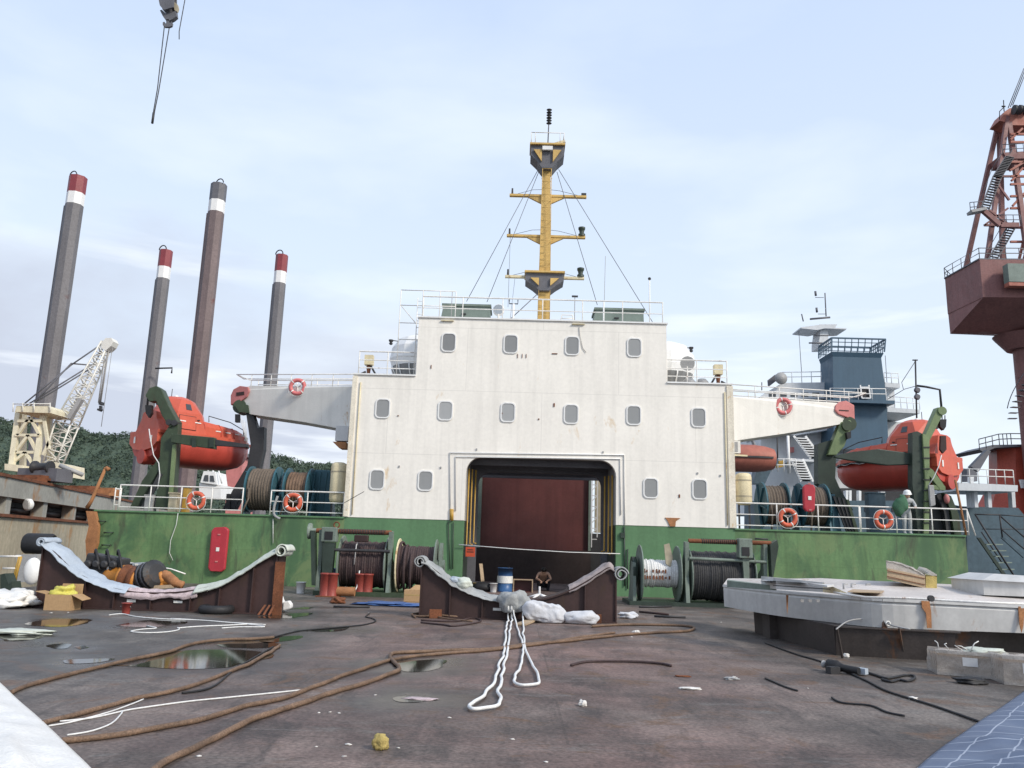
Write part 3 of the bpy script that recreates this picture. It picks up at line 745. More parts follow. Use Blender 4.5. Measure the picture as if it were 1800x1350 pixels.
for k in range(3):
    z = zt2 - .1 - k * .27
    MB().lathe([(.05, 0), (.13, .03), (.06, .08), (.06, .14), (.13, .17), (.05, .2)], (mx + .055, MY, z - .1), (0, 0, 1), 10).build('mast_light', M['dark'], MT)
zs = zpx(298)
for a, c0 in (((945, 300), (820, 530)), ((947, 302), (856, 531)), ((979, 302), (1050, 536)), ((982, 298), (1147, 566))):
    p0, p1 = P(*a, MY), P(*c0, MY - .6)
    MB().tube([p0, p1], .014, 5).build('guy_wire', M['grey_dark'], MT)
for a, c0 in (((897, 415), (893, 540)), ((905, 490), (897, 560))):
    MB().tube([P(*a, MY), P(*c0, MY - .4)], .008, 4).build('halyard', M['grey_dark'], MT)
MB().tube([P(898, 560, MY - 1), P(951, 511, MY - .3)], .02, 5).build('brace_rod', M['grey_dark'], MT)

# roof odds and ends
def on_roof(px, Y=D + 1.6): q = P(px, 560, Y); return V((q.x, Y, UZ))
def zr_(x, y, Y=D + 1.6): return P(x, y, Y).z
q = on_roof(876); zc = zr_(876, 544)
sl_ = thing('searchlight', 'round grey searchlight on a short post on the roof', 'searchlight', q)
MB().cyl((q.x, q.y, UZ), (q.x, q.y, zc - .2), .04).build('stand', M['white_rail'], sl_)
MB().lathe([(.12, .3), (.24, .2), (.24, .0), (.22, -.02)], (q.x, q.y, zc), (0, 1, 0), 18).build('housing', M['white_clean'], sl_)
MB().lathe([(.21, 0), (.21, .01)], (q.x, q.y - .035, zc), (0, 1, 0), 18).build('lens', M['lens'], sl_)
for px, top, lab, rr_ in ((902, 534, 'forked white post on the roof just left of the mast', .05), (793, 512, 'thin rod standing on the left roof locker', .018), (1010, 521, 'white pole with a small vane right of the mast', .02), (1061, 450, 'long whip antenna above the right roof locker', .012), (1142, 490, 'grey pole antenna near the right end of the roof', .03)):
    q = on_roof(px); zt_ = zr_(px, top)
    a = thing('antenna', lab, 'antenna', q)
    MB().tube([q, (q.x + (.06 if px == 1061 else 0), q.y, zt_)], rr_, 6).build('rod', M['grey' if rr_ < .03 else 'white_clean'], a)
    if px == 902: MB().tube([(q.x - .18, q.y, zt_ + .18), (q.x - .18, q.y, zt_), (q.x + .18, q.y, zt_), (q.x + .18, q.y, zt_ + .18)], .025).build('fork', M['dark'], a)
    if px == 1010: MB().obox((q.x, q.y, zt_), .26, .06, .07).build('vane', M['dark'], a)
    if px == 1142: MB().ball((q.x, q.y, zt_), .07, 8, 5).build('tip', M['dark'], a)
    if px == 1061: MB().tube([(q.x, q.y, UZ), (q.x, q.y, UZ + 1.4)], .035, 6).build('base_tube', M['white_clean'], a)
q = on_roof(997); z = UZ
gt = thing('gate_frame', 'small white gate shaped frame on the roof right of the mast', 'frame', q)
MB().tube([(q.x - .38, q.y, z), (q.x - .22, q.y, z + .75), (q.x + .22, q.y, z + .75), (q.x + .38, q.y, z)], .03).tube([(q.x - .25, q.y, z + .6), (q.x + .25, q.y, z + .6)], .02).tube([(q.x - .3, q.y, z + .4), (q.x + .3, q.y, z + .4)], .02).build('bars', M['white_rail'], gt)
q = on_roof(1030)
tag(MB().torus((q.x, q.y, UZ + .02), .26, .05, V((0, 1, .3)), 16, 6, math.pi, 2 * math.pi).torus((q.x, q.y + .1, UZ + .02), .2, .05, V((0, 1, .3)), 16, 6, math.pi, 2 * math.pi).build('pipe_bend', M['grey_white']), 'pair of bent grey pipes on the roof by the right locker', 'pipe')
# terrace odds and ends
for px, Y, lab, s in ((648, D + .9, 'rusty fire monitor on the left terrace corner', -1), (1262, D + .9, 'rusty fire monitor on the right terrace corner', 1)):
    q = P(px, 650, Y); a = thing('fire_monitor', lab, 'fire monitor', (q.x, Y, HZ))
    MB().lathe([(.14, 0), (.1, .1), (.07, .3), (.1, .55), (.07, .6)], (q.x, Y, HZ), (0, 0, 1), 10).build('pedestal', M['rust'], a)
    MB().obox((q.x, Y, HZ + .8), .34, .3, .4).build('valve_box', M['cream'], a)
    MB().tube([(q.x + s * .1, Y - .1, HZ + .3), (q.x + s * .45, Y - .3, HZ + .05)], .05).tube([(q.x - s * .1, Y - .1, HZ + .55), (q.x - s * .35, Y - .2, HZ + .15)], .04).each('barrel', M['dark'], a)
for px, lab, hh in ((1211, 'round topped grey vent on the right terrace', .3), (1234, 'squat grey winch motor on the right terrace', .3)):
    q = P(px, 665, D + 1.0)
    tag(MB().lathe([(.26, 0), (.26, hh), (.16, hh + .12), (.03, hh + .14)], (q.x, D + 1.0, HZ), (0, 0, 1), 12).build('deck_vent', M['grey']), lab, 'vent')
q = P(1208, 640, D + .8); a = thing('loudhailer_dish', 'grey round dish on a pole at the right terrace', 'dish', (q.x, D + .8, HZ))
MB().cyl((q.x, D + .8, HZ), (q.x, D + .8, HZ + .9), .03).build('pole', M['white_rail'], a)
MB().lathe([(.05, .2), (.28, .05), (.3, 0)], (q.x, D + .75, HZ + 1.0), (0, 1, .2), 14).build('dish', M['grey'], a)
for px, py, lab, s in ((687, 606, 'small black lamp outside the left bridge cabin', -1), (1215, 619, 'small black lamp outside the right bridge cabin', 1)):
    q = P(px, py, D + 2.6); tag(MB().lathe([(.05, 0), (.09, .05), (.05, .1), (.1, .16), (.1, .22)], q, (0, 0, 1), 8).tube([q + V((0, 0, .2)), q + V((-s * .6, .5, .25))], .02).build('side_lamp', M['dark']), lab, 'lamp')
# ------------------------------------------------------------ bridge wings (white side girders)
def wing(side):
    nm = 'left' if side < 0 else 'right'
    if side < 0:
        Yf = lambda x: D + .7 + (622 - x) / 212 * 2.6
        out = [(624, 679), (520, 679), (440, 678), (416, 686), (408, 698), (410, 712), (440, 728), (530, 741), (612, 756), (624, 752)]
        top = [(624, 679), (520, 679), (440, 678)]; rl = [(622, 680), (440, 679)]
    else:
        Yf = lambda x: D + .7 + (x - 1283) / 217 * 2.6
        out = [(1281, 697), (1380, 702), (1470, 708), (1492, 713), (1499, 722), (1497, 738), (1475, 746), (1380, 762), (1296, 774), (1281, 772)]
        rl = [(1284, 698), (1494, 710)]
    t = thing('bridge_wing', f'white tapered girder wing reaching {nm} from the deckhouse with a faded red end block', 'bridge wing', P(rl[0][0], rl[0][1], Yf(rl[0][0])))
    MB().pp(out, Yf, 1.15).build('girder', M['girder'], t)
    a, b = P(*rl[0], Yf(rl[0][0])), P(*rl[1], Yf(rl[1][0]))
    a.z += .02; b.z += .02
    a.y += .08; b.y += .08
    rb = MB(); n = 5
    for i in range(n + 1):
        p = a.lerp(b, i / n); rb.tube([p, p + V((0, 0, .52))], .02)
        p2 = p + V((0, .95, 0)); rb.tube([p2, p2 + V((0, 0, .52))], .02)
    rb.each('rail_post', M['white_rail'], t)
    rb = MB(); ext = (b - a) * .16
    for z in (.26, .52):
        rb.tube([a + V((0, 0, z)), b + V((0, 0, z)) + (ext if z > .3 else V((0, 0, 0)))], .024)
        rb.tube([a + V((0, .95, z)), b + V((0, .95, z)) + (ext if z > .3 else V((0, 0, 0)))], .024)
    rb.tube([b + V((0, 0, .52)) + ext, b + V((0, .95, .52)) + ext], .024).tube([b + V((0, 0, .52)) + ext, b + V((0, 0, .24))], .02)
    rb.build('handrail', M['white_rail'], t)
    if side < 0:
        pl = [(436, 680), (421, 678), (410, 684), (405, 695), (405, 712), (424, 705), (434, 697), (438, 688)]; sl = [(415, 690), (429, 688), (429, 694), (415, 696)]
        pu = (424, 716)
    else:
        pl = [(1470, 712), (1476, 706), (1488, 704), (1502, 712), (1503, 738), (1490, 734), (1474, 728), (1468, 721)]; sl = [(1475, 720), (1492, 721), (1492, 723), (1475, 722)]
        pu = (1490, 746)
    Y2 = lambda x: Yf(x) - .14
    MB().pp(pl, Y2, .9).build('end_block', M['pink_red'], t, bevel=.04)
    MB().pp(sl, lambda x: Yf(x) - .16, .015).build('slot', M['maroon'], t)
    c0 = P(*pu, Yf(pu[0]) + .1)
    MB().cyl(c0 - V((0, .22, 0)), c0 + V((0, .4, 0)), .30, n=18).build('sheave', M['green_davit'], t)
    return Yf
YL = wing(-1); YR = wing(1)
# wall light box and bracket under the wings
a = thing('air_conditioner', 'white box unit on a rusty bracket under the left wing', 'unit', P(603, 770, D + .6))
q = P(602, 768, D + .6)
MB().obox(q + V((-.05, .3, .15)), .5, .5, .6).build('case', M['grey_white'], a)
MB().hexa([q + V(v) for v in ((-.1, 0, -.45), (.15, 0, -.45), (.15, .6, -.45), (-.1, .6, -.45), (-.38, 0, -.2), (.15, 0, -.2), (.15, .6, -.2), (-.38, .6, -.2))]).build('bracket', M['rust_orange'], a)
q = P(1292, 785, D + .6); a = thing('air_conditioner', 'white and grey box unit under the right wing', 'unit', q)
MB().obox(q + V((.05, .3, 0)), .36, .5, .5).build('case', M['girder'], a)
MB().obox(q + V((.03, .04, 0)), .18, .02, .38).build('grille', M['grey'], a)
MB().beam(q + V((-.2, .1, -.32)), q + V((.5, .1, -.34)), .1, .06).build('bracket', M['cream'], a)

# ------------------------------------------------------------ lifebuoys
def lifebuoy(px, py, Y, label, mat, tilt=0, holder=None):
    q = P(px, py, Y); t = thing('lifebuoy', label, 'lifebuoy', q, None)
    MB().torus(q, .285, .082, V((0, 1, 0)), 32, 12).build('ring', M[mat], t)
    for k in range(4):
        a = rad(45 + 90 * k + tilt)
        MB().torus(q, .285, .086, V((0, 1, 0)), 3, 12, a - .07, a + .07).build('band', M['tape'], t)
    gl = []
    for k in range(33):
        a = 2 * math.pi * k / 32; rr_ = .375 + .025 * abs(math.sin(2 * a)); gl.append(q + V((math.cos(a) * rr_, -.02, math.sin(a) * rr_ - .02)))
    MB().tube(gl, .011, 5).build('grab_line', M['rope_white'], t)
    hb = MB()
    for k in range(3):
        a = rad(90 + 120 * k + 180); hb.tube([q + V((0, .03, 0)), q + V((math.cos(a) * .26, .04, math.sin(a) * .26))], .018, 5)
    hb.build('bracket', M['white_rail'], t)
    return t
lifebuoy(345, 880, D + .08, 'orange lifebuoy hung on the railing below the left lifeboat', 'buoy', 20)
lifebuoy(515, 883, D + .08, 'orange lifebuoy on the railing in front of the left rope reels', 'buoy', 5)
lifebuoy(1385, 910, D + .08, 'orange lifebuoy on the railing in front of the right rope reels', 'buoy', 15)
lifebuoy(1553, 913, D + .08, 'orange lifebuoy on the railing beside the green bag and helmeted worker', 'buoy', 45)
lifebuoy(523, 680, YL(523) - .12, 'faded red lifebuoy hung at the top of the left bridge wing', 'buoy_pink', 0)
lifebuoy(1377, 714, YR(1377) - .12, 'faded red lifebuoy hung on the face of the right bridge wing', 'buoy_pink', 30)

# ------------------------------------------------------------ lifeboats
def lifeboat(side, org, ang, label, L=4.9, W=2.35):
    """side -1: left boat, +1 right (mirrored). org: point on the keel line at the stern gunwale. ang: bow direction from +x (mirrored for right)"""
    t = thing('lifeboat', label, 'lifeboat', org)
    ca, sa = math.cos(rad(ang)), math.sin(rad(ang))
    def T(u, v, z):
        x = u * ca - v * sa; y = u * sa + v * ca
        return V(org) + V((x if side < 0 else -x, y, z))
    hw = lambda u: W / 2 * (min(1, .86 + .4 * u / L) if u < L * .5 else max(.05, 1 - ((u / L - .5) / .5) ** 3.4))
    us = [0, .25, .6, 1.1, 1.7, 2.4, 3.1, 3.7, 4.2, 4.55, 4.8, L]
    def hull(u):
        h = hw(u); d = 1.22 * (min(1, .8 + .5 * u) if u < 3 else max(.42, 1 - ((u - 3) / (L - 3)) ** 3.2 * .58)); r = []
        for a in [0, 20, 40, 60, 75, 90, 105, 120, 140, 160, 180]:
            c0 = math.cos(rad(a)); s0 = math.sin(rad(a))
            r.append(T(u, h * (abs(c0) ** .55) * (1 if c0 >= 0 else -1), -d * s0 ** .75))
        return r
    MB().loft([hull(u) for u in us]).build('hull', M['red_hull'], t)
    def gun(u, e, z0, z1): h = hw(u) + e; return [T(u, h, z0), T(u, h, z1), T(u, -h, z1), T(u, -h, z0)]
    MB().loft([gun(u, .07, -.02, .11) for u in [-.09] + us[1:-1] + [L + .05]], smooth=False).build('gunwale', M['orange'], t)
    MB().loft([[T(u, (hw(u) + .10) * s, z) for s, z in ((1, -.10), (1, -.03), (-1, -.03), (-1, -.10))] for u in us[2:-1]], smooth=False).build('fender', M['black'], t)
    # stern apron
    ap = [T(-.1, y, z) for y, z in ((-W * .44, .1), (W * .44, .1), (W * .44, -.38), (W * .3, -.62), (0, -.72), (-W * .3, -.62), (-W * .44, -.38))]
    MB().plate(ap, [], T(.22, 0, 0) - T(0, 0, 0)).build('stern_apron', M['orange'], t)
    def can(u):
        h = hw(u) * .93
        zt = .98 - .10 * u if u < 3.4 else max(.16, .64 - ((u - 3.4) / (L - 3.4)) ** 1.7 * .5)
        tp = .62 + .38 * min(1, u / 1.1); r_ = [(h, .11), (h * .97 * tp, .11 + (zt - .11) * .56), (h * .80 * tp, .11 + (zt - .11) * .91), (h * .36 * tp, zt)]
        return [T(u, y_, z_) for y_, z_ in r_] + [T(u, -y_, z_) for y_, z_ in reversed(r_)]
    MB().loft([can(u) for u in [.05] + us[1:]], smooth=False).build('canopy', M['orange'], t)
    # steering tower with sloping faces
    tw = []
    for u0, u1, hh, z in ((.06, 2.35, .97, .12), (.34, 2.12, .86, .95), (.60, 1.75, .62, 1.52), (.74, 1.5, .42, 1.66)):
        h = W / 2 * hh
        ws = .62 if z < .5 else .42; tw.append([T(u0, -h * ws, z), T(u0, h * ws, z), T(u0 + .34, h, z), T(u1 - .35, h, z), T(u1, h * .62, z), T(u1, -h * .62, z), T(u1 - .35, -h, z), T(u0 + .34, -h, z)])
    MB().loft(tw, smooth=False).build('steering_tower', M['orange'], t)
    vs = -1   # visible side
    def patch(name, mat, pts, e=.02):
        p = [T(*a) for a in pts]; n = (p[1] - p[0]).cross(p[2] - p[0]).normalized()
        cc = sum(p, V((0, 0, 0))) / len(p); ctr = T(1.2, 0, .3)
        if n.dot(cc - ctr) < 0: n = -n
        return MB().plate([a + n * .004 for a in p], [], n * e).build(name, M[mat], t)
    def tside(u, z, s=-1):   # point on the tower side face
        z0, h0, z1, h1 = (.95, .86, 1.52, .62) if z > .95 else (.12, .97, .95, .86)
        f = (z - z0) / (z1 - z0); return (u, s * W / 2 * (h0 + (h1 - h0) * f), z)
    for s in (-1, 1):
        for u in (1.22,):
            patch('window', 'glass_dark', [tside(u - .13, 1.08, s), tside(u + .13, 1.08, s), tside(u + .11, 1.34, s), tside(u - .11, 1.34, s)], .012)
        patch('hatch', 'orange', [tside(.75, .25, s), tside(1.5, .25, s), tside(1.5, .82, s), tside(.75, .82, s)], .02)
        for u in (.9, 1.6): patch('reflector', 'tape', [tside(u - .14, .56, s), tside(u + .14, .56, s), tside(u + .14, .60, s), tside(u - .14, .60, s)], .03)
        for u in (2.6, 3.1, 3.6, 4.0):
            h = hw(u) * .93 * .985
            o = MB().obox(T(u, s * h, .36), .24, .02, .045, rad(ang) if side < 0 else rad(-ang)); o.build('reflector', M['tape'], t)
        gr = [T(2.2, s * hw(2.2) * .8, .72), T(2.2, s * hw(2.2) * .75, .98), T(3.3, s * hw(3.3) * .75, .86), T(4.2, s * hw(4.2) * .7, .66), T(4.2, s * hw(4.2) * .8, .3)]
        MB().tube(gr, .02, 5).build('handrail', M['dark'], t)
        ll = [T(.3 + k * .2, s * (hw(.3 + k * .2) + .09), -.03 - .10 * abs(math.sin(k * .8))) for k in range(21)]
        MB().tube(ll, .012, 4).build('lifeline', M['rope_white'], t)
    for u in (1.95, 2.75, 3.45):
        cr_ = can(u); MB().tube([a + (a - T(u, 0, .1)).normalized() * .012 for a in cr_], .014, 4).build('canopy_seam', M['red_hull'], t)
    for s in (-1, 1):
        fr_ = [T(*tside(u_, z_, s)) for u_, z_ in ((.75, .25), (1.5, .25), (1.5, .82), (.75, .82))]
        n_ = T(1.1, s * 3, .5) - T(1.1, 0, .5); n_.normalize()
        MB().tube([a + n_ * .02 for a in fr_], .016, 4, True).build('hatch_seal', M['dark'], t)
        for u_ in (.62, 1.62): MB().obox(T(*tside(u_, .7, s)) + n_ * .03, .1, .05, .04, rad(ang) if side < 0 else rad(-ang)).build('hinge', M['dark'], t)
    MB().tube([T(.85, -.12, 1.66), T(.85, -.12, 2.0)], .015, 5).build('tower_aerial', M['dark'], t)
    MB().lathe([(.09, 0), (.09, .08), (.05, .12)], T(1.15, 0, 1.65), (0, 0, 1), 10).build('tower_lamp', M['tape'], t)
    # hook posts, rudder nozzle, number plates
    for u, z in ((.35, 1.55), (4.45, .35)): MB().beam(T(u, 0, z - .3), T(u, 0, z + .22), .12, .12).build('lifting_hook', M['dark'], t)
    q = T(-.02, 0, -.95); ax = T(1, 0, 0) - T(0, 0, 0)
    MB().lathe([(.30, 0), (.33, .2), (.30, .42)], q - ax * .1, ax, 16).build('rudder_nozzle', M['red_hull'], t)
    MB().plate([T(.1, -.08, -.7), T(.1, .08, -.7), T(.1, .06, -1.25), T(.1, -.06, -1.25)], [], ax * .7).build('skeg', M['red_hull'], t)
    tx = MB()
    for k in range(4):
        for dz in (0, .1): tx.obox(T(4.15 + k * .1, -(hw(4.15 + k * .1) + .0) * .96, .2 + dz), .055, .02, .07, rad(ang) if side < 0 else rad(-ang))
    tx.build('registration_marks', M['tape'], t)
    for k, v in enumerate((-.62, .62)): MB().plate([T(-.13, v - .05, -.12), T(-.13, v + .05, -.12), T(-.13, v + .05, -.38), T(-.13, v - .05, -.38)], [], ax * .02).build('stern_mark', M['tape'], t)
    return T
sl0 = P(257, 762, D + 1.6); sr0 = P(1665, 806, D + 1.6)
TL = lifeboat(-1, sl0, 54, 'enclosed orange lifeboat with a steering tower on the left green davits')
TR = lifeboat(1, sr0, 54, 'enclosed orange red lifeboat with a steering tower on the right green davits')

# ------------------------------------------------------------ davits
dl = thing('lifeboat_davit', 'dark green davit frame holding the left lifeboat at its stern', 'davit', P(295, 897, D + .9))
Y = D + .75
MB().pp([(283, 770), (300, 745), (313, 740), (311, 780), (303, 895), (272, 893), (278, 850)], Y, .4).build('post', M['green_davit'], dl)
MB().pp([(303, 782), (309, 780), (300, 896), (294, 896)], Y - .12, .12).build('post_flange', M['green_light'], dl)
MB().pp([(255, 695), (262, 682), (275, 678), (284, 684), (296, 712), (313, 742), (298, 752), (284, 730), (274, 705), (262, 706)], Y - .05, .45).build('arm', M['green_davit'], dl, bevel=.03)
MB().pp([(300, 762), (377, 769), (377, 789), (340, 784), (300, 777)], Y - .3, .28).build('boom', M['green_davit'], dl, bevel=.02)
MB().pp([(377, 772), (436, 781), (436, 786), (377, 783)], Y - .25, .2).build('boom_extension', M['dark'], dl)
MB().pp([(283, 800), (292, 806), (258, 860), (240, 893), (228, 893), (250, 845)], Y + .1, .3).build('strut', M['green_davit'], dl)
MB().pp([(280, 830), (286, 834), (256, 894), (246, 894)], Y - .02, .08).build('strut_plate', M['dark'], dl)
for x in (296, 306): MB().lathe([(.12, 0), (.12, .3)], P(x, 742 + (x - 296) * .1, Y - .1), (0, 1, 0), 12).build('sheave', M['dark'], dl)
MB().pt([(261, 700), (260, 714)], Y + .1, .02).pt([(259, 700), (258, 714)], Y + .1, .02).pp([(255, 712), (266, 712), (266, 726), (261, 734), (256, 726)], Y, .2).build('fall_block', M['black'], dl)
for x0, lb_ in ((337, 'a'), (368, 'b')): MB().pp([(x0, 769), (x0 + 7, 770), (x0 + 7, 786), (x0, 786)], Y - .36, .06).build('clamp', M['dark_green'], dl)
MB().pt([(262, 754), (264, 770), (270, 800), (279, 814), (281, 835), (277, 860)], Y - .4, .022, 5).build('hose', M['rope_white'], dl)
db = thing('lifeboat_davit', 'dark curved davit arm at the bow of the left lifeboat', 'davit', P(410, 897, D + 2.6))
Y = D + 3.0
MB().pp([(432, 725), (442, 720), (452, 752), (464, 750), (463, 790), (455, 825), (430, 860), (412, 896), (390, 896), (412, 855), (434, 818), (440, 780)], Y, .45).build('arm', M['dark'], db, bevel=.03)
MB().pp([(412, 712), (424, 708), (436, 712), (438, 726), (420, 724)], Y - .1, .5).build('head', M['green_davit'], db)
MB().pp([(413, 728), (420, 728), (420, 742), (413, 742)], Y - .2, .2).build('fall_block', M['black'], db)
for k in range(4): MB().pt([(423 + k * 3, 735 + k * 2), (431 + k, 770 + k * 3)], Y - .15, .012, 4).build('fall_wire', M['rope_white'], db)
MB().pp([(398, 868), (404, 868), (404, 896), (396, 896)], Y - .1, .3).build('foot', M['dark'], db)
dr = thing('lifeboat_davit', 'light green davit post and arm holding the right lifeboat at its stern', 'davit', P(1640, 938, D + .9))
Y = D + .75
MB().pp([(1648, 716), (1655, 716), (1660, 724), (1634, 775), (1622, 775)], Y - .05, .35).build('arm', M['green_light'], dr, bevel=.02)
MB().pp([(1622, 762), (1634, 766), (1634, 850), (1633, 938), (1624, 938), (1627, 850)], Y - .1, .12).build('post_flange', M['green_light'], dr)
MB().pp([(1604, 760), (1612, 758), (1625, 764), (1626, 850), (1630, 938), (1614, 938), (1604, 850)], Y, .4).build('post', M['dark_green'], dr)
for k in range(8): MB().pp([(1623, 785 + k * 19), (1635, 785 + k * 19), (1635, 787 + k * 19), (1623, 787 + k * 19)], Y - .13, .025).build('rung', M['dark'], dr)
MB().pp([(1634, 822), (1640, 826), (1662, 856), (1654, 862), (1634, 836)], Y, .25).build('strut', M['green_light'], dr)
MB().pp([(1640, 852), (1662, 856), (1662, 862), (1640, 860)], Y + .01, .2).build('strut_foot', M['green_light'], dr)
MB().lathe([(.17, 0), (.17, .35)], P(1657, 722, Y - .1), (0, 1, 0), 16).build('sheave', M['green_light'], dr)
MB().pt([(1656, 730), (1656, 738)], Y + .1, .02).pt([(1661, 730), (1661, 738)], Y + .1, .02).pp([(1652, 737), (1664, 737), (1663, 750), (1659, 756), (1653, 750)], Y, .2).build('fall_block', M['black'], dr)
MB().pp([(1654, 766), (1663, 766), (1664, 790), (1658, 797), (1653, 790)], Y + .25, .12).build('release_gear', M['maroon'], dr)
MB().pt([(1655, 718), (1652, 685), (1628, 680), (1612, 678)], Y + .1, .045, 6).build('jib', M['dark'], dr)
MB().pt([(1655, 800), (1650, 820), (1641, 840), (1633, 852)], Y - .4, .02, 5).build('hose', M['rope_white'], dr)
MB().pp([(1633, 852), (1642, 853), (1645, 888), (1636, 891)], Y - .3, .12).build('hose_coil', M['grey'], dr, bevel=.03)
MB().pp([(1660, 866), (1672, 872), (1686, 905), (1690, 940), (1678, 940), (1672, 900)], Y + .2, .3).build('cradle_rail', M['green_davit'], dr)
MB().pp([(1646, 870), (1652, 868), (1668, 895), (1672, 938), (1664, 938), (1660, 900)], Y + .3, .25).build('cradle_rail', M['dark'], dr)
MB().pp([(1648, 870), (1660, 866), (1672, 905), (1672, 938), (1634, 938), (1638, 890)], Y + .6, .4).build('base', M['dark'], dr)
MB().ball(P(1664, 877, Y + .1), .16, 10, 7, (.7, .7, 1.2)).build('float', M['pink_red'], dr)
MB().pp([(1466, 801), (1500, 794), (1545, 789), (1606, 797), (1612, 816), (1560, 818), (1500, 810), (1468, 804)], D + .95, .2).build('boom', M['dark_green'], dr, bevel=.03)
db = thing('lifeboat_davit', 'green davit arm with a dark pedestal at the bow of the right lifeboat', 'davit', P(1465, 935, D + 2.6))
Y = D + 3.0
MB().pp([(1478, 742), (1495, 738), (1499, 746), (1484, 785), (1470, 800), (1455, 800), (1466, 770)], Y, .4).build('arm', M['green_light'], db, bevel=.03)
MB().pp([(1438, 780), (1466, 772), (1470, 800), (1468, 840), (1478, 862), (1500, 897), (1480, 897), (1466, 870), (1438, 850)], Y + .2, .5).build('pedestal', M['dark_green'], db)
MB().lathe([(.22, 0), (.22, .3)], P(1490, 748, Y - .12), (0, 1, 0), 16).build('sheave', M['green_davit'], db)
MB().pp([(1488, 760), (1496, 758), (1496, 770), (1490, 772)], Y - .2, .2).build('fall_block', M['black'], db)
for k in range(4): MB().pp([(1464 + k * 8, 872 + k * 2), (1468 + k * 8, 872 + k * 2), (1495 + k * 5, 936), (1489 + k * 5, 936)], Y - .9 - .05 * k, .1).build('skid', M['green_davit' if k > 2 else 'dark'], db)
for nm_, T_, lab in (('l', TL, 'left'), ('r', TR, 'right')):
    pass
for (x0, x1, y0, y1, Yq, mt_, lab) in ((252, 270, 872, 897, D + .7, 'grey', 'grey steel box on the upper deck left of the left davit post'), (294, 312, 868, 898, D + .55, 'barge_beige', 'beige grey box beside the left davit post behind the railing'), (318, 331, 857, 898, D + 1.1, 'yellow_pipe', 'yellow cabinet behind the orange lifebuoy under the left lifeboat'), (1530, 1556, 868, 935, D + 2.2, 'blue_hull', 'blue grey locker under the right lifeboat behind the lifebuoy')):
    p0_, p1_ = P(x0, y1, Yq), P(x1, y0, Yq)
    t = thing('deck_box', lab, 'box', ((p0_.x + p1_.x) / 2, Yq, ZB - .05))
    MB().box(p0_.x, p1_.x, Yq, Yq + .4, ZB - .05, p1_.z).build('case', M[mt_], t, bevel=.02)
    MB().box(p0_.x - .03, p1_.x + .03, Yq - .03, Yq + .43, p1_.z + .002, p1_.z + .05).build('lid', M[mt_], t)
for (x, y) in ((177, 916), (190, 936), (186, 958)):
    q = P(x, y, D - .1); tag(MB().tube([(q.x - .15, D, q.z), (q.x - .15, D - .12, q.z), (q.x + .15, D - .12, q.z), (q.x + .15, D, q.z)], .025, 6).build('step_rung', M['dark_green']), {177: 'topmost green step rung near the left end of the green wall', 190: 'middle green step rung near the left end of the green wall', 186: 'lowest green step rung near the left end of the green wall'}[x], 'rung', 'step rungs on the left green wall')
# vertical wires by right pole: light mast behind the right boat
a = thing('light_pole', 'thin black light pole with two round lamps above the right lifeboat', 'lamp', P(1611, 800, D + 4))
Y = D + 4
MB().pt([(1609, 632), (1612, 760)], Y, .035).pt([(1604, 633), (1613, 633)], Y, .03).build('pole', M['dark'], a)
MB().pt([(1609, 635), (1585, 672), (1588, 684)], Y, .014, 4).pt([(1612, 678), (1590, 684), (1560, 702)], Y, .014, 4).build('wire', M['dark'], a)
for y in (685, 697): MB().lathe([(.1, 0), (.14, .1), (.12, .16)], P(1614, y, Y - .1), (0, 1, 0), 12).build('lamp', M['grey_dark'], a)

# ------------------------------------------------------------ rope reels on the upper deck
def reel(x0, x1, ytop, ybot, Y, label, flange='teal', rope='rope_brown', wind=.8):
    c0 = P((x0 + x1) / 2, ybot, Y); top = P((x0 + x1) / 2, ytop, Y).z; xa, xb = P(x0, ybot, Y).x, P(x1, ybot, Y).x
    r = (top - ZB) / 2 - .06; zc = ZB + r + .12
    t = thing('rope_reel', label, 'rope reel', (c0.x, Y, ZB))
    for x in (xa, xb - .06):
        f = MB(); f.lathe([(r, 0), (r, .06)], (x, Y, zc), (1, 0, 0), 28, smooth=False); fo_ = f.build('flange', M[flange], t)
        sp = MB()
        for k in range(6):
            an = math.pi * k / 3 + .2; off = -.045 if x == xa else .065
            sp.beam((x + off, Y, zc), (x + off, Y + math.cos(an) * r * .95, zc + math.sin(an) * r * .95), .05, .07, V((1, 0, 0)))
        sp.build('spoke', M[flange], fo_)
    pr = []; w_ = xb - xa - .14; n = int(w_ / .11)
    for i in range(n):
        for q_, e in ((0, 0), (.25, .7), (.5, 1), (.75, .7)): pr.append((r * wind - .04 + .045 * e + .015 * rnd.uniform(-1, 1), w_ * (i + q_) / n))
    pr.append((r * wind - .04, w_))
    MB().lathe(pr, (xa + .07, Y, zc), (1, 0, 0), 32).build('wound_rope', M[rope], t)
    for x in (xa - .15, xb + .05):
        MB().hexa([(x, Y - .5, ZB), (x + .08, Y - .5, ZB), (x + .08, Y + .5, ZB), (x, Y + .5, ZB), (x, Y - .1, zc + .1), (x + .08, Y - .1, zc + .1), (x + .08, Y + .1, zc + .1), (x, Y + .1, zc + .1)]).build('stand', M[flange], t)
    MB().tube([(xa + w_ * .2, Y - r * wind - .03, zc), (xa + w_ * .25, Y - r * wind - .1, zc - .4), (xa + w_ * .1, Y - r - .2, ZB + .03)], .035, 6).build('rope_end', M[rope], t)
reel(437, 487, 820, 902, D + 1.7, 'teal reel of thick brown rope beside the left davit', rope='rope_brown', wind=.9)
reel(503, 545, 823, 904, D + 1.8, 'teal reel of pale brown rope nearest the left house corner', rope='hose', wind=.82)
reel(1338, 1380, 848, 930, D + 1.8, 'teal reel of pale brown rope nearest the right house corner', rope='rope_brown', wind=.85)
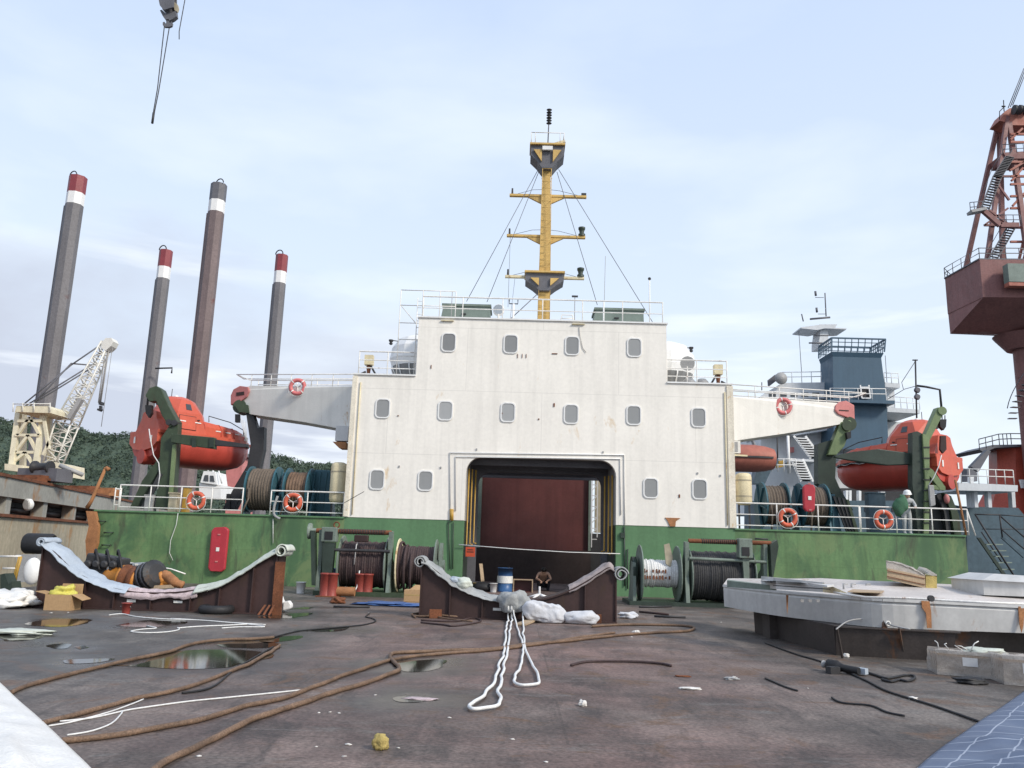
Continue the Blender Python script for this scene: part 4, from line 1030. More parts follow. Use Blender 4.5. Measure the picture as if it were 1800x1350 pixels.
reel(1405, 1450, 850, 932, D + 1.7, 'teal reel of grey brown rope behind the red capsule on the right', rope='rope_brown', wind=.85)
# machinery behind reels
for x0, x1, y0, Yq, lab in ((548, 575, 825, D + 2.2, 'teal winch casing behind the left white capsule'), (1450, 1470, 868, D + 2.3, 'dark teal winch casing between the right reels and davit')):
    xa, xb = P(x0, 900, Yq).x, P(x1, 900, Yq).x; zt_ = P(x0, y0, Yq).z
    a = thing('winch_casing', lab, 'winch', ((xa + xb) / 2, Yq, ZB))
    MB().hexa([(xa - .2, Yq, ZB), (xb + .2, Yq, ZB), (xb + .2, Yq + .8, ZB), (xa - .2, Yq + .8, ZB), (xa, Yq, zt_), (xb, Yq, zt_), (xb, Yq + .6, zt_ - .1), (xa, Yq + .6, zt_ - .1)]).build('case', M['teal'], a, bevel=.04)
    rb = MB()
    for k in range(3): rb.beam((xa - .1 + k * (xb - xa) / 2.5, Yq - .04, ZB), (xa + k * (xb - xa) / 2.5, Yq - .04, zt_ - .1), .06, .06)
    rb.build('rib', M['teal'], a)
# white capsules at the house corners
for cx, y0, y1, lab in ((592, 813, 884, 'cream rusty capsule standing left of the house corner'), (1308, 832, 888, 'cream rust streaked capsule standing right of the house corner')):
    q0, q1 = P(cx, y1, D + .55), P(cx, y0, D + .55); r = .31
    t = thing('liferaft_capsule', lab, 'capsule', (q0.x, D + .55, ZB))
    MB().lathe([(r * .6, 0), (r * .9, .05), (r, .16), (r, q1.z - q0.z - .16), (r * .9, q1.z - q0.z - .05), (r * .6, q1.z - q0.z)], q0, (0, 0, 1), 18).build('shell', M['cream'], t)
    for f in (.25, .75): MB().lathe([(r + .012, 0), (r + .012, .05)], q0 + V((0, 0, (q1.z - q0.z) * f)), (0, 0, 1), 18).build('strap', M['barge_beige'], t)
    st = MB()
    for s in (-1, 1): st.beam((q0.x + s * .2, D + .55, ZB), (q0.x + s * .2, D + .55, q0.z + .05), .06, .06)
    st.build('stand', M['dark'], t)
# red capsules: flat fibreglass boxes
def capsule(out, Y, label, tilt=0):
    t = thing('stretcher_box', label, 'stretcher box', P(*out[0], Y))
    MB().pp(out, Y, .16).build('shell', M['crimson'], t, bevel=.05)
    cx = sum(a for a, b in out) / len(out); cy = sum(b for a, b in out) / len(out)
    q = P(cx, cy, Y)
    MB().obox(q + V((0, -.012, .0)), .12, .012, .14).build('label_plate', M['tape'], t)
    MB().obox(q + V((0, -.012, .55)), .1, .02, .05).build('latch', M['pink_red'], t)
    MB().obox(q + V((0, -.012, -.45)), .1, .02, .05).build('latch', M['pink_red'], t)
    return t
capsule([(371, 933), (376, 927), (396, 926), (402, 931), (395, 1001), (389, 1005), (368, 1004), (365, 998)], D - .2, 'crimson stretcher box fixed upright on the left green wall')
capsule([(1412, 855), (1418, 851), (1431, 852), (1434, 858), (1433, 896), (1428, 900), (1417, 899), (1413, 893)], D + .1, 'crimson stretcher box hung on the right railing before the reels')

# ------------------------------------------------------------ winches on the deck
def drum(t, xa, xb, Y, zc, rf, rw, fl, rope, n=None, nm='wound_rope', fl2=None):
    for x, fl in ((xa, fl), (xb - .05, fl2 or fl)):
        MB().lathe([(rf * .97, 0), (rf, .01), (rf, .04), (rf * .97, .05)], (x, Y, zc), (1, 0, 0), 30, smooth=False).build('flange', M[fl], t)
    w_ = xb - xa - .1; n = n or int(w_ / .07); pr = []
    for i in range(n):
        rr_ = rw + .02 * rnd.uniform(-1, 1)
        for q_, e in ((0, 0), (.3, .8), (.5, 1), (.7, .8)): pr.append((rr_ + .025 * e, w_ * (i + q_) / n))
    pr.append((rw, w_))
    MB().lathe(pr, (xa + .05, Y, zc), (1, 0, 0), 32).build(nm, M[rope], t)
Yw = 27.6
def X(px, py=1000, Y=Yw): return P(px, py, Y).x
def Z(py, px, Y=Yw): return P(px, py, Y).z
wn = thing('mooring_winch', 'grey green winch with a wide drum of dark wire, left of the doorway', 'winch', (X(620), Yw, 0))
x0, x1 = X(563), X(690)
zc = .98
drum(wn, X(600), X(683), Yw, zc, .92, .72, 'grey_green', 'rope_dark')
def sidef(x, th=.12, y0=Yw - .95, ztop=None): 
    zt_ = ztop or 2.05
    return MB().plate([(x, Yw - .9, .12), (x, Yw - .75, .9), (x, Yw - .85, zt_), (x, Yw - .55, zt_ + .02), (x, Yw - .4, 1.2), (x, Yw + .6, .7), (x, Yw + .8, .12)], [], (th, 0, 0))
for x in (X(567), X(687)): sidef(x).build('side_frame', M['grey_green'], wn)
MB().cyl((X(552), Yw - .7, Z(934, 600, Yw - .7)), (X(690), Yw - .7, Z(934, 600, Yw - .7)), .075).build('spooling_shaft', M['rust'], wn)
sp = MB(); zz = Z(934, 600, Yw - .7); pts = []
for k in range(200):
    a = k * .9; pts.append((X(600) + (X(680) - X(600)) * k / 200, Yw - .7 + .08 * math.cos(a), zz + .08 * math.sin(a)))
sp.tube(pts, .018, 4).build('screw_thread', M['dark'], wn)
MB().cyl((X(590), Yw - .8, Z(968, 640, Yw - .8)), (X(690), Yw - .8, Z(968, 640, Yw - .8)), .05).build('guide_bar', M['dark'], wn)
gx = X(585)
MB().box(gx - .25, gx + .25, Yw - .95, Yw - .6, zz - .35, zz + .12).build('spooling_carriage', M['grey_green'], wn, bevel=.03)
MB().box(gx - .13, gx + .13, Yw - .97, Yw - .952, zz - .28, zz - .02).build('carriage_opening', M['black'], wn)
MB().hexa([(gx - .12, Yw - .9, .4), (gx + .16, Yw - .9, .4), (gx + .16, Yw - .65, .4), (gx - .12, Yw - .65, .4), (gx - .2, Yw - .9, zz - .36), (gx + .2, Yw - .9, zz - .36), (gx + .2, Yw - .65, zz - .36), (gx - .2, Yw - .65, zz - .36)]).build('carriage_leg', M['dark_green'], wn)
MB().torus((gx + .2, Yw - .8, zz + .2), .09, .025, V((0, 1, 0)), 14, 6).build('shackle', M['rust'], wn)
MB().box(X(628), X(652), Yw - .9, Yw - .7, zz - .32, zz - .1).build('motor_cover', M['maroon'], wn, bevel=.03)
MB().lathe([(.26, 0), (.26, .08), (.1, .1), (.1, .25)], (X(547), Yw - .7, zz - .02), (1, 0, 0), 16).build('hand_wheel', M['grey_green'], wn)
MB().plate([(X(553), Yw - .95, zz), (X(560), Yw - .95, zz), (X(568), Yw - .95, .3), (X(562), Yw - .95, .3)], [], (0, .3, 0)).build('chain_guard', M['dark_green'], wn)
MB().box(X(565), X(785), Yw - .95, Yw + .9, .0, .14).build('base_frame', M['green_davit'], wn)
MB().tube([(X(630), Yw - .76, .98), (X(632), Yw - .82, 1.6), (X(640), Yw - .8, zz - .1)], .02, 5).tube([(X(640), Yw - .78, .8), (X(638), Yw - .84, .3), (X(636), Yw - 1.3, .05)], .02, 5).build('loose_wire', M['rope_white'], wn)
w2 = thing('rope_drum', 'small drum of dark reddish rope with a cream flange, left of the doorway', 'rope drum', (X(735), Yw, 0))
drum(w2, X(700), X(768), Yw - .1, 1.0, .86, .60, 'cream', 'rope_dark', fl2='grey_green')
MB().plate([(X(772), Yw - .6, .12), (X(772), Yw - .1, 1.75), (X(772), Yw + .1, 1.75), (X(772), Yw + .6, .12)], [], (.1, 0, 0)).build('side_frame', M['grey_green'], w2)
MB().cyl((X(768), Yw - .1, 1.0), (X(782), Yw - .1, 1.0), .2).build('gearbox', M['grey_green'], w2)
for k in range(3): MB().torus((X(706 + k * 9), Yw - .1, 1.0 - .1 * k), .74, .045, V((1, .06 * k - .05, 0)), 30, 6).build('slack_loop', M['rope_dark'], w2)
Yr = 27.4
def XR(px): return P(px, 1000, Yr).x
wr2 = thing('mooring_winch', 'dark winch with a wide drum of black wire, right of the doorway', 'winch', (XR(1265), Yr, 0))
drum(wr2, XR(1207), XR(1318), Yr, .95, .90, .76, 'grey_green', 'rope_black')
Yw0 = Yw; Yw = Yr
for x in (XR(1196), XR(1330)): sidef(x, .12, ztop=2.0).build('side_frame', M['grey_green'], wr2)
Yw = Yw0
zz = P(1260, 952, Yr - .7).z
MB().cyl((XR(1203), Yr - .7, zz), (XR(1345), Yr - .7, zz), .07).build('spooling_shaft', M['rust'], wr2)
pts = []
for k in range(120):
    a = k * .9; pts.append((XR(1225) + (XR(1285) - XR(1225)) * k / 120, Yr - .7 + .075 * math.cos(a), zz + .075 * math.sin(a)))
MB().tube(pts, .02, 4).build('screw_thread', M['dark'], wr2)
gx = XR(1299)
MB().box(gx - .24, gx + .2, Yr - .95, Yr - .6, zz - .5, zz + .12).build('spooling_carriage', M['grey_green'], wr2, bevel=.03)
MB().box(gx - .15, gx + .09, Yr - .97, Yr - .952, zz - .42, zz - .15).build('carriage_opening', M['black'], wr2)
MB().cyl((XR(1203), Yr - .8, zz - .55), (XR(1335), Yr - .8, zz - .6), .05).build('guide_bar', M['grey_green'], wr2)
MB().hexa([(gx - .05, Yr - .85, .3), (gx + .1, Yr - .85, .3), (gx + .1, Yr - .7, .3), (gx - .05, Yr - .7, .3), (gx - .1, Yr - .85, zz - .5), (gx + .1, Yr - .85, zz - .5), (gx + .1, Yr - .7, zz - .5), (gx - .1, Yr - .7, zz - .5)]).build('carriage_leg', M['grey_green'], wr2)
MB().plate([(XR(1340), Yr - .95, zz - .05), (XR(1352), Yr - .95, zz + .1), (XR(1354), Yr - .95, zz - .1), (XR(1341), Yr - .95, .8)], [], (0, .35, 0)).build('chain_guard', M['dark_green'], wr2)
MB().pt([(1327, 947), (1350, 948)], Yr - 1.0, .03).build('lever', M['dark'], wr2)
MB().box(XR(1100), XR(1345), Yr - .95, Yr + .9, 0, .12).build('base_frame', M['dark_green'], wr2)
w3 = thing('rope_drum', 'drum of pale rust stained rope between the doorway and the right winch', 'rope drum', (XR(1150), Yr, 0))
drum(w3, XR(1122), XR(1190), Yr - .1, .98, .90, .42, 'grey_green', 'rope_white', 16)
mk = MB()
for k in range(9):
    for j in range(2):
        if rnd.random() < .8:
            x = XR(1128) + k * .1 + rnd.uniform(-.02, .02); mk.obox((x, Yr - .56, 1.06 - j * .2), .05, .012, rnd.uniform(.06, .14))
mk.build('rust_mark', M['rust'], w3)
MB().plate([(XR(1108), Yr - .65, .12), (XR(1108), Yr - .55, 1.3), (XR(1108), Yr - .2, 1.35), (XR(1108), Yr + .5, .12)], [], (.1, 0, 0)).build('side_frame', M['grey_green'], w3)
MB().lathe([(.5, 0), (.5, .14), (.3, .18)], (XR(1109), Yr - .1, 1.0), (1, 0, 0), 20).build('brake_drum', M['dark_green'], w3)
MB().plate([(XR(1163), Yr - .5, 1.9), (XR(1172), Yr - .5, 1.95), (XR(1178), Yr - .5, 1.5), (XR(1174), Yr - .5, 1.2), (XR(1166), Yr - .5, 1.3)], [], (0, .08, 0)).build('rope_guide', M['barge_beige'], w3)
# ------------------------------------------------------------ bollards and drums before the winches
def bollard(px0, px1, py0, py1, label, mat='red_paint'):
    q = G((px0 + px1) / 2, py1); t = thing('bollard', label, 'bollard', (q.x, q.y, 0))
    h = P((px0 + px1) / 2, py0, q.y).z
    for px in (px0, px1):
        x = P(px, py1, q.y).x; r = .17
        MB().lathe([(r + .03, 0), (r, .04), (r, h - .06), (r + .02, h - .05), (r + .02, h - .01), (r - .03, h)], (x, q.y, 0), (0, 0, 1), 18).build('post', M[mat], t)
    xa, xb = P(px0, py1, q.y).x, P(px1, py1, q.y).x
    MB().box(xa - .25, xb + .25, q.y - .24, q.y + .24, .004, .035).build('base_plate', M['rust'], t)
    return q
bollard(571, 582, 1007, 1049, 'pair of red rusty bollard posts beside the white and blue drum')
bollard(632.5, 644.5, 1008, 1048, 'pair of plain red bollard posts in front of the left winch drum')
bollard(1257, 1268, 1028, 1062, 'pair of red bollard posts by the tip of the grey hull')
q = G(606, 1050); tag(MB().cyl((P(583, 1050, q.y).x, q.y + .1, .17), (P(622, 1050, q.y).x, q.y + .1, .17), .14).build('pipe_roller', M['rust_orange']), 'rusty horizontal pipe lying between the two left bollards', 'pipe')
def oil_drum(px, py0, py1, label, top='blue_drum', low='tape', band=(.0, .5)):
    q = G(px, py1); h = P(px, py0, q.y).z; t = thing('oil_drum', label, 'drum', (q.x, q.y, 0)); r = h * .32
    def rib(z0, z1, n_): return [(r, z0), (r, z0 + (z1 - z0) * .42), (r + .015, z0 + (z1 - z0) * .5), (r, z0 + (z1 - z0) * .58), (r, z1)]
    pr = [(r * .95, 0), (r, .02)] + rib(.02, h, 0) + [(r + .012, h - .02), (r + .012, h), (r * .93, h), (r * .92, h - .02)]
    MB().lathe(pr, q, (0, 0, 1), 24).build('barrel', M[top], t)
    MB().lathe([(r + .018, h * band[0] + .03), (r + .018, h * band[1])], q, (0, 0, 1), 24, False).build('white_band', M[low], t)
    MB().cyl(q + V((r * .5, 0, h - .02)), q + V((r * .5, 0, h + .03)), .035).build('bung', M['dark'], t)
    return q
oil_drum(597, 999, 1041, 'steel drum, blue above and rusty white below, behind the left bollard', low='white_rail', band=(.0, .55))
oil_drum(887, 998, 1040, 'blue drum with a white middle band standing inside the doorway', band=(.33, .66))
# drums, bucket, boxes in the doorway
def bucket(px, py0, py1, label, mat, r0=.13, r1=.16):
    q = G(px, py1); h = P(px, py0, q.y).z; t = thing('bucket', label, 'bucket', (q.x, q.y, 0)); k = h / .36
    MB().lathe([(r0 * k, 0), (r1 * k, h), (r1 * k + .015, h), (r1 * k + .015, h + .02), (r1 * k - .02, h + .01), (r0 * k - .02, .03)], q, (0, 0, 1), 20, True).build('pail', M[mat], t)
    MB().torus(q + V((0, -.05, h * .75)), r1 * k + .01, .008, V((0, .6, 1)), 20, 5, 0, math.pi).build('handle', M['grey'], t)
    return t
bucket(528, 1024, 1043, 'white plastic bucket standing by the left green wall', 'white_clean')
bucket(867, 1026, 1041, 'white bucket beside the blue drum in the doorway', 'grey_white')
bucket(836, 1025, 1037, 'yellowish paint bucket at the left side of the doorway', 'foam')
q = G(919, 1041); t = thing('open_crate', 'maroon open fronted crate with pale edges beside the blue drum', 'crate', (q.x, q.y, 0))
xa, xb = P(902, 1041, q.y).x, P(936, 1041, q.y).x; h = P(919, 1018, q.y).z
MB().box(xa, xb, q.y + .3, q.y + .33, 0, h).box(xa, xb, q.y, q.y + .3, h - .03, h).box(xa, xa + .03, q.y, q.y + .3, 0, h - .03).box(xb - .03, xb, q.y, q.y + .3, 0, h - .03).box(xa + .03, xb - .03, q.y, q.y + .3, 0, .03).build('case', M['maroon_wall'], t)
MB().box(xa - .01, xb + .01, q.y - .03, q.y - .003, h - .04, h).box(xa - .01, xa + .03, q.y - .03, q.y - .003, 0, h - .043).box(xb - .03, xb + .01, q.y - .03, q.y - .003, 0, h - .043).build('edge_trim', M['wood'], t)
q = G(850, 1038); tag(MB().beam(q, P(845, 991, q.y + .4), .14, .04).build('plank', M['wood']), 'pale plank leaning upright inside the doorway left of the drum', 'plank')
q = G(860, 1040, .0); tag(MB().ball(q + V((-.25, -.1, .16)), .36, 12, 7, (1.2, .7, .55), .12).build('black_sack', M['black']), 'slumped black bag on the deck in the left of the doorway', 'bag')
q = G(723, 1062); t = thing('cardboard_box', 'closed brown cardboard box behind the middle saddle', 'box', (q.x, q.y, 0))
xa, xb = P(709, 1062, q.y).x, P(739, 1062, q.y).x; h = P(723, 1037, q.y).z
MB().box(xa, xb, q.y, q.y + .5, .06, h).build('carton', M['card'], t, bevel=.01)
MB().box(xa - .02, xb + .02, q.y - .02, q.y + .52, 0, .055).build('pallet_board', M['wood'], t)
MB().box(xa + .02, xb - .02, q.y - .006, q.y - .002, h * .62, h * .66).build('tape', M['foam'], t)
MB().plate([(xb - .003, q.y, h + .003), (xa + .15, q.y, h + .003), (xa + .3, q.y + .1, h + .14), (xb - .05, q.y + .1, h + .14)], [], (0, .01, 0)).build('flap', M['card'], t)

# ------------------------------------------------------------ people
def skin_body(name, verts, edges, rads, mat, parent, sub=2):
    org = ORG[parent.name]; me = bpy.data.meshes.new(name)
    me.from_pydata([tuple(V(a) - org) for a in verts], edges, []); me.materials.append(mat)
    o = bpy.data.objects.new(name, me); COL.objects.link(o); o.parent = parent; ORG[o.name] = org
    sk = o.modifiers.new('skin', 'SKIN'); sk.use_smooth_shade = True
    if not me.skin_vertices: me.skin_vertices.new()
    lay = me.skin_vertices[0].data
    for i, r_ in enumerate(rads): lay[i].radius = (r_, r_) if not isinstance(r_, tuple) else r_; lay[i].use_root = (i == 0)
    ss = o.modifiers.new('subsurf', 'SUBSURF'); ss.levels = sub; ss.render_levels = sub
    dg = bpy.context.evaluated_depsgraph_get(); me2 = bpy.data.meshes.new_from_object(o.evaluated_get(dg)); o.modifiers.clear(); o.data = me2
    me2.materials.clear(); me2.materials.append(mat)
    for p in me2.polygons: p.use_smooth = True
    return o
def face(parent, c, fwd, r):
    """eyes, nose, mouth and ears on a head centred at c facing fwd"""
    fwd = V(fwd).normalized(); right = fwd.cross(V((0, 0, 1))).normalized(); up = right.cross(fwd)
    c = V(c)
    for s in (-1, 1):
        MB().ball(c + fwd * r * .86 + right * s * r * .36 + up * r * .12, r * .12, 8, 5).build('eye', M['black'], parent)
        MB().ball(c + right * s * r * .92 - up * r * .02, r * .24, 8, 5, (.5, .6, 1)).build('ear', M['skin'], parent)
    MB().ball(c + fwd * r * 1.0 - up * r * .12, r * .17, 8, 5, (1, 1, 1.5)).build('nose', M['skin'], parent)
    MB().obox(c + fwd * r * .9 - up * r * .48, r * .5, r * .12, r * .1, math.atan2(-fwd.x, fwd.y)).build('mouth', M['maroon_wall'], parent)
# man sitting in the doorway, bent forward, forearms on knees
sq = G(955, 1038); sx, sy = sq.x, sq.y
pr = thing('person', 'bare chested man in dark trousers sitting hunched forward inside the doorway', 'person', (sx, sy, 0))
def S(x, y, z): return V((sx + x, sy + y, z))
bv = [S(0, .36, .25), S(0, .30, .38), S(0, .15, .58), S(0, .0, .69), S(0, -.10, .73), S(0, -.17, .74), S(0, -.2, .78)]
bv += [S(-.2, .0, .67), S(-.3, -.12, .46), S(-.2, -.36, .43), S(-.11, -.47, .38)]
bv += [S(.2, .0, .67), S(.3, -.12, .46), S(.2, -.36, .43), S(.11, -.47, .38)]
be = [(0, 1), (1, 2), (2, 3), (3, 4), (4, 5), (5, 6), (3, 7), (7, 8), (8, 9), (9, 10), (3, 11), (11, 12), (12, 13), (13, 14)]
br = [.15, (.15, .12), (.18, .13), (.15, .11), .06, .085, .095, .065, .05, .042, .03, .065, .05, .042, .03]
for hnd, base in ((-1, 10), (1, 14)):
    for f in range(5):
        k0 = len(bv); b0 = bv[base]; off = (f - 1.5) * .018
        if f < 4: p1, p2 = b0 + V((off, -.055 - .008 * (f in (1, 2)), -.03)), b0 + V((off * .9, -.085, -.075))
        else: p1, p2 = b0 + V((-hnd * .045, -.02, -.01)), b0 + V((-hnd * .06, -.05, -.03))
        bv += [p1, p2]; be += [(base, k0), (k0, k0 + 1)]; br += [.010, .008]
bo = skin_body('body', bv, be, br, M['skin'], pr, 1)
hc = S(0, -.24, .79)
face(pr, hc, (0, -.7, -.6), .1)
MB().ball(hc + V((0, .02, .035)), .112, 12, 8, (1, 1.05, .9)).build('hair', M['hair'], pr)
tv = [S(0, .34, .23), S(-.1, .30, .25), S(-.21, -.18, .44), S(-.2, -.15, .26), S(-.19, -.1, .08), S(-.2, -.28, .04), S(.1, .30, .25), S(.21, -.18, .44), S(.2, -.15, .26), S(.19, -.1, .08), S(.2, -.28, .04)]
skin_body('trousers', tv, [(0, 1), (1, 2), (2, 3), (3, 4), (4, 5), (0, 6), (6, 7), (7, 8), (8, 9), (9, 10)], [.15, .12, .085, .075, .055, .04, .12, .085, .075, .055, .04], M['trousers'], pr)
st = thing('stool', 'low dark stool under the sitting man in the doorway', 'stool', (sx, sy + .36, 0))
MB().box(sx - .2, sx + .2, sy + .2, sy + .52, .075, .105).build('seat', M['dark'], st)
for a in (-.16, .16):
    for b_ in (.24, .48): MB().box(sx + a - .02, sx + a + .02, sy + b_ - .02, sy + b_ + .02, 0, .073).build('leg', M['dark'], st)
# worker behind the right railing, white helmet, holding a green bag over the rail
wq = P(1597, 935, D + .75); wx, wy = wq.x, D + .75; wz = ZB - .05
pw = thing('person', 'worker in pale overalls and white helmet leaning over the right railing', 'person', (wx, wy, wz))
def W_(x, y, z): return V((wx + x, wy + y, wz + z))
bv = [W_(0, .1, .92), W_(0, .08, 1.1), W_(0, -.02, 1.28), W_(0, -.08, 1.38), W_(-.03, -.14, 1.44), W_(-.05, -.18, 1.52),
      W_(-.19, -.06, 1.33), W_(-.27, -.2, 1.14), W_(-.2, -.42, 1.12), W_(.19, -.06, 1.33), W_(.27, -.16, 1.12), W_(.12, -.38, 1.08),
      W_(-.1, .08, .88), W_(-.11, .06, .48), W_(-.11, .1, .09), W_(-.11, -.06, .04), W_(.1, .08, .88), W_(.11, .06, .48), W_(.11, .1, .09), W_(.11, -.06, .04)]
be = [(0, 1), (1, 2), (2, 3), (3, 4), (4, 5), (3, 6), (6, 7), (7, 8), (3, 9), (9, 10), (10, 11), (0, 12), (12, 13), (13, 14), (14, 15), (0, 16), (16, 17), (17, 18), (18, 19)]
br = [.16, (.16, .13), (.19, .14), .14, .06, .10, .08, .06, .045, .08, .06, .045, .11, .08, .06, .045, .11, .08, .06, .045]
skin_body('body', bv, be, br, M['overall'], pw)
hc = W_(-.05, -.2, 1.54)
MB().ball(hc, .108, 12, 8, (.9, 1, 1.15)).build('head', M['skin'], pw)
face(pw, hc, (-.3, -.85, -.3), .1)
MB().lathe([(.17, 0), (.165, .02), (.145, .03), (.14, .09), (.10, .15), (.03, .175)], hc + V((0, 0, .03)), (-.08, -.2, 1), 16).build('helmet', M['white_clean'], pw)
for s, b0 in ((-1, bv[8]), (1, bv[11])):
    hb = [b0, b0 + V((-.02, -.06, -.02))]; hv = list(hb); he = [(0, 1)]; hr = [.035, .036]
    for f in range(5):
        k0 = len(hv); off = (f - 1.5) * .019
        if f < 4: hv += [b0 + V((off, -.12, -.03)), b0 + V((off, -.135, -.08))]
        else: hv += [b0 + V((-s * .05, -.06, -.03)), b0 + V((-s * .05, -.09, -.07))]
        he += [(1, k0), (k0, k0 + 1)]; hr += [.010, .008]
    skin_body('hand', hv, he, hr, M['skin'], pw, 1)
gq = P(1583, 889, D + .12)
def bagf(u, v):
    a = 2 * math.pi * u; z = 1 - 2 * v; rr_ = math.sqrt(max(0, 1 - z * z)); p = V((math.cos(a) * rr_ * .30, math.sin(a) * rr_ * .18, z * .36 + .08 * math.cos(a)))
    return gq + p * (1 + .22 * noise.noise(p * 5 + V((3, 1, 7))))
tag(MB().grid(bagf, 24, 14).build('cloth_bundle', M['bundle']), 'green cloth bundle hung over the right railing by the worker', 'bundle')
# ------------------------------------------------------------ saddles (steel cradles) with cloth padding
def crv(pts, n):
    """smooth curve through points"""
    out = []; m_ = len(pts)
    for i in range(m_ - 1):
        a, b, c, d = pts[max(i - 1, 0)], pts[i], pts[i + 1], pts[min(i + 2, m_ - 1)]
        for k in range(n):
            t = k / n
            out.append(.5 * (2 * b + (c - a) * t + (2 * a - 5 * b + 4 * c - d) * t * t + (3 * b - a - 3 * c + d) * t ** 3))
    out.append(pts[-1].copy()); return out
def saddle(px_curve, yL, yR, Yq, th, label, plates, cat='saddle'):
    """curve: top edge pixels left to right"""
    c0 = crv([P(x, y, Yq) for x, y in px_curve], 6)
    t = thing('cargo_saddle', label, cat, ((c0[0].x + c0[-1].x) / 2, Yq, 0))
    out = [V((p.x, Yq, p.z)) for p in c0] + [V((c0[-1].x, Yq, .0)), V((c0[0].x, Yq, .0))]
    MB().plate(out, [], (0, .04, 0)).build('front_web', M['maroon'], t)
    MB().plate([p + V((0, th - .04, 0)) for p in out], [], (0, .04, 0)).build('rear_web', M['maroon'], t)
    MB().loft([[p + V((0, -.06, 0)), p + V((0, th + .06, 0)), p + V((0, th + .06, .04)), p + V((0, -.06, .04))] for p in c0], smooth=False).build('curved_flange', M['maroon'], t)
    for x in (c0[0].x, c0[-1].x - .03):
        z = c0[0].z if x == c0[0].x else c0[-1].z
        MB().box(x, x + .03, Yq - .05, Yq + th + .05, 0, z - .02).build('end_plate', M['maroon'], t)
    def ztop(x):
        for a, b in zip(c0, c0[1:]):
            if a.x <= x <= b.x: return a.z + (b.z - a.z) * (x - a.x) / max(1e-6, b.x - a.x)
        return .3
    for px, w_ in plates:
        x = P(px, 1060, Yq).x
        MB().box(x, x + .025, Yq - w_, Yq - .001, 0, max(.1, ztop(x) - .05)).build('stiffener', M['maroon'], t)
    MB().box(c0[0].x, c0[-1].x, Yq - .14, Yq - .002, .004, .03).build('foot_plate', M['maroon'], t)
    return t, c0, ztop
def cloth(name, c0, i0, i1, Yq, th, mat, label, drop=.22, thick=.06, seed=0.0, over=.1):
    """padding laid along the curved flange from point i0 to i1, hanging over its front edge"""
    seg = c0[i0:i1 + 1]; L = len(seg) - 1
    prof = [(-over - .03, -drop), (-over - .05, -drop * .5), (-over - .02, .0), (.02, .07 + thick), (.35, .065 + thick), (.7, .07 + thick), (1.0, .06 + thick), (1.08, -.05)]
    def fn(u, v):
        k = u * L; i = min(int(k), L - 1); p = seg[i].lerp(seg[i + 1], k - i)
        q_ = v * (len(prof) - 1); j = min(int(q_), len(prof) - 2); f = q_ - j
        y = prof[j][0] * (1 - f) + prof[j + 1][0] * f; z = prof[j][1] * (1 - f) + prof[j + 1][1] * f
        if y > .02: y = y * th
        n = noise.noise(V((p.x * 2.4 + seed, y * 3, p.z * 2.4))) * .05 + noise.noise(V((p.x * 7, y * 6 + seed, p.z * 7))) * .025
        if z < .02: z *= 1 + .7 * noise.noise(V((p.x * 1.7, seed, 0)))
        return V((p.x + n * .5, Yq + y - abs(n) * .4, p.z + z + n))
    o = MB().grid(fn, max(8, L * 5), 22).build(name, M[mat], fix=False)
    s = o.modifiers.new('thickness', 'SOLIDIFY'); s.thickness = .02
    return tag(o, label, 'padding cloth')
YA = 19.3
pa = [(77, 957), (100, 975), (130, 1003), (160, 1021), (190, 1033), (220, 1040), (250, 1043.5), (290, 1044), (330, 1041), (370, 1033), (405, 1020), (440, 999), (470, 979), (490, 968)]
ta, ca_, za = saddle(pa, 1072, 1076, YA, .62, 'left rust brown steel cargo saddle with a curved padded top', [(148, .09), (200, .07), (265, .07), (335, .09), (385, .08), (442, .1)])
MB().box(ca_[-1].x - .02, ca_[-1].x + .20, YA - .12, YA - .055, 0, ca_[-1].z - .25).build('end_flange', M['rust'], ta)
g = MB()
for k in range(3): g.add([(ca_[-1].x - .28 + k * .12, YA - .3, .01), (ca_[-1].x - .23 + k * .12, YA - .3, .01), (ca_[-1].x - .14 + k * .1, YA - .125, .22), (ca_[-1].x - .19 + k * .1, YA - .125, .22)], [(0, 1, 2, 3)])
g.build('toe_bracket', M['rust'], ta)
def placard(t, px, py, Yq, w_, h): q = P(px, py, Yq - .015); MB().obox(q, w_, .02, h).build('marking_plate', M['tape'], t)
placard(ta, 231, 1056, YA, .2, .06); placard(ta, 313, 1058, YA, .2, .05)
n_ = len(ca_) - 1
cloth('padding_cloth', ca_, 0, int(n_ * .40), YA, .6, 'cloth_blue', 'pale blue padding draped over the left horn of the left saddle', .04, .03, 1)
cloth('padding_cloth', ca_, int(n_ * .38), int(n_ * .66), YA, .6, 'pink_cloth', 'pink patterned cloth hanging over the low middle of the left saddle', .12, .01, 4, .05)
cloth('padding_cloth', ca_, int(n_ * .65), n_, YA, .6, 'cloth_pale', 'pale green padding draped over the right horn of the left saddle', .05, .04, 7)
def roll(p, ax, r, mat, label, th):
    f = lambda u, v: V(p) + V((math.cos(2 * math.pi * u * 1.7) * r * (1 - .62 * u) * (1 + .2 * noise.noise(V((u * 9, v * 3, p.x)))), v * th, math.sin(2 * math.pi * u * 1.7) * r * (1 - .62 * u) * (1 + .22 * noise.noise(V((u * 7, v * 4, p.x + 5))))))
    b = MB().grid(f, 40, 8)
    o = b.build('padding_roll', M[mat], fix=False); s = o.modifiers.new('t', 'SOLIDIFY'); s.thickness = .03
    return tag(o, label, 'padding roll')
roll(ca_[0] + V((-.02, -.12, .05)), 0, .09, 'cloth_blue', 'rolled pale blue padding end at the left tip of the left saddle', .7)
roll(ca_[-1] + V((.08, -.12, .0)), 0, .13, 'cloth_pale', 'rolled pale green padding end at the right tip of the left saddle', .7)
YBm = 19.8
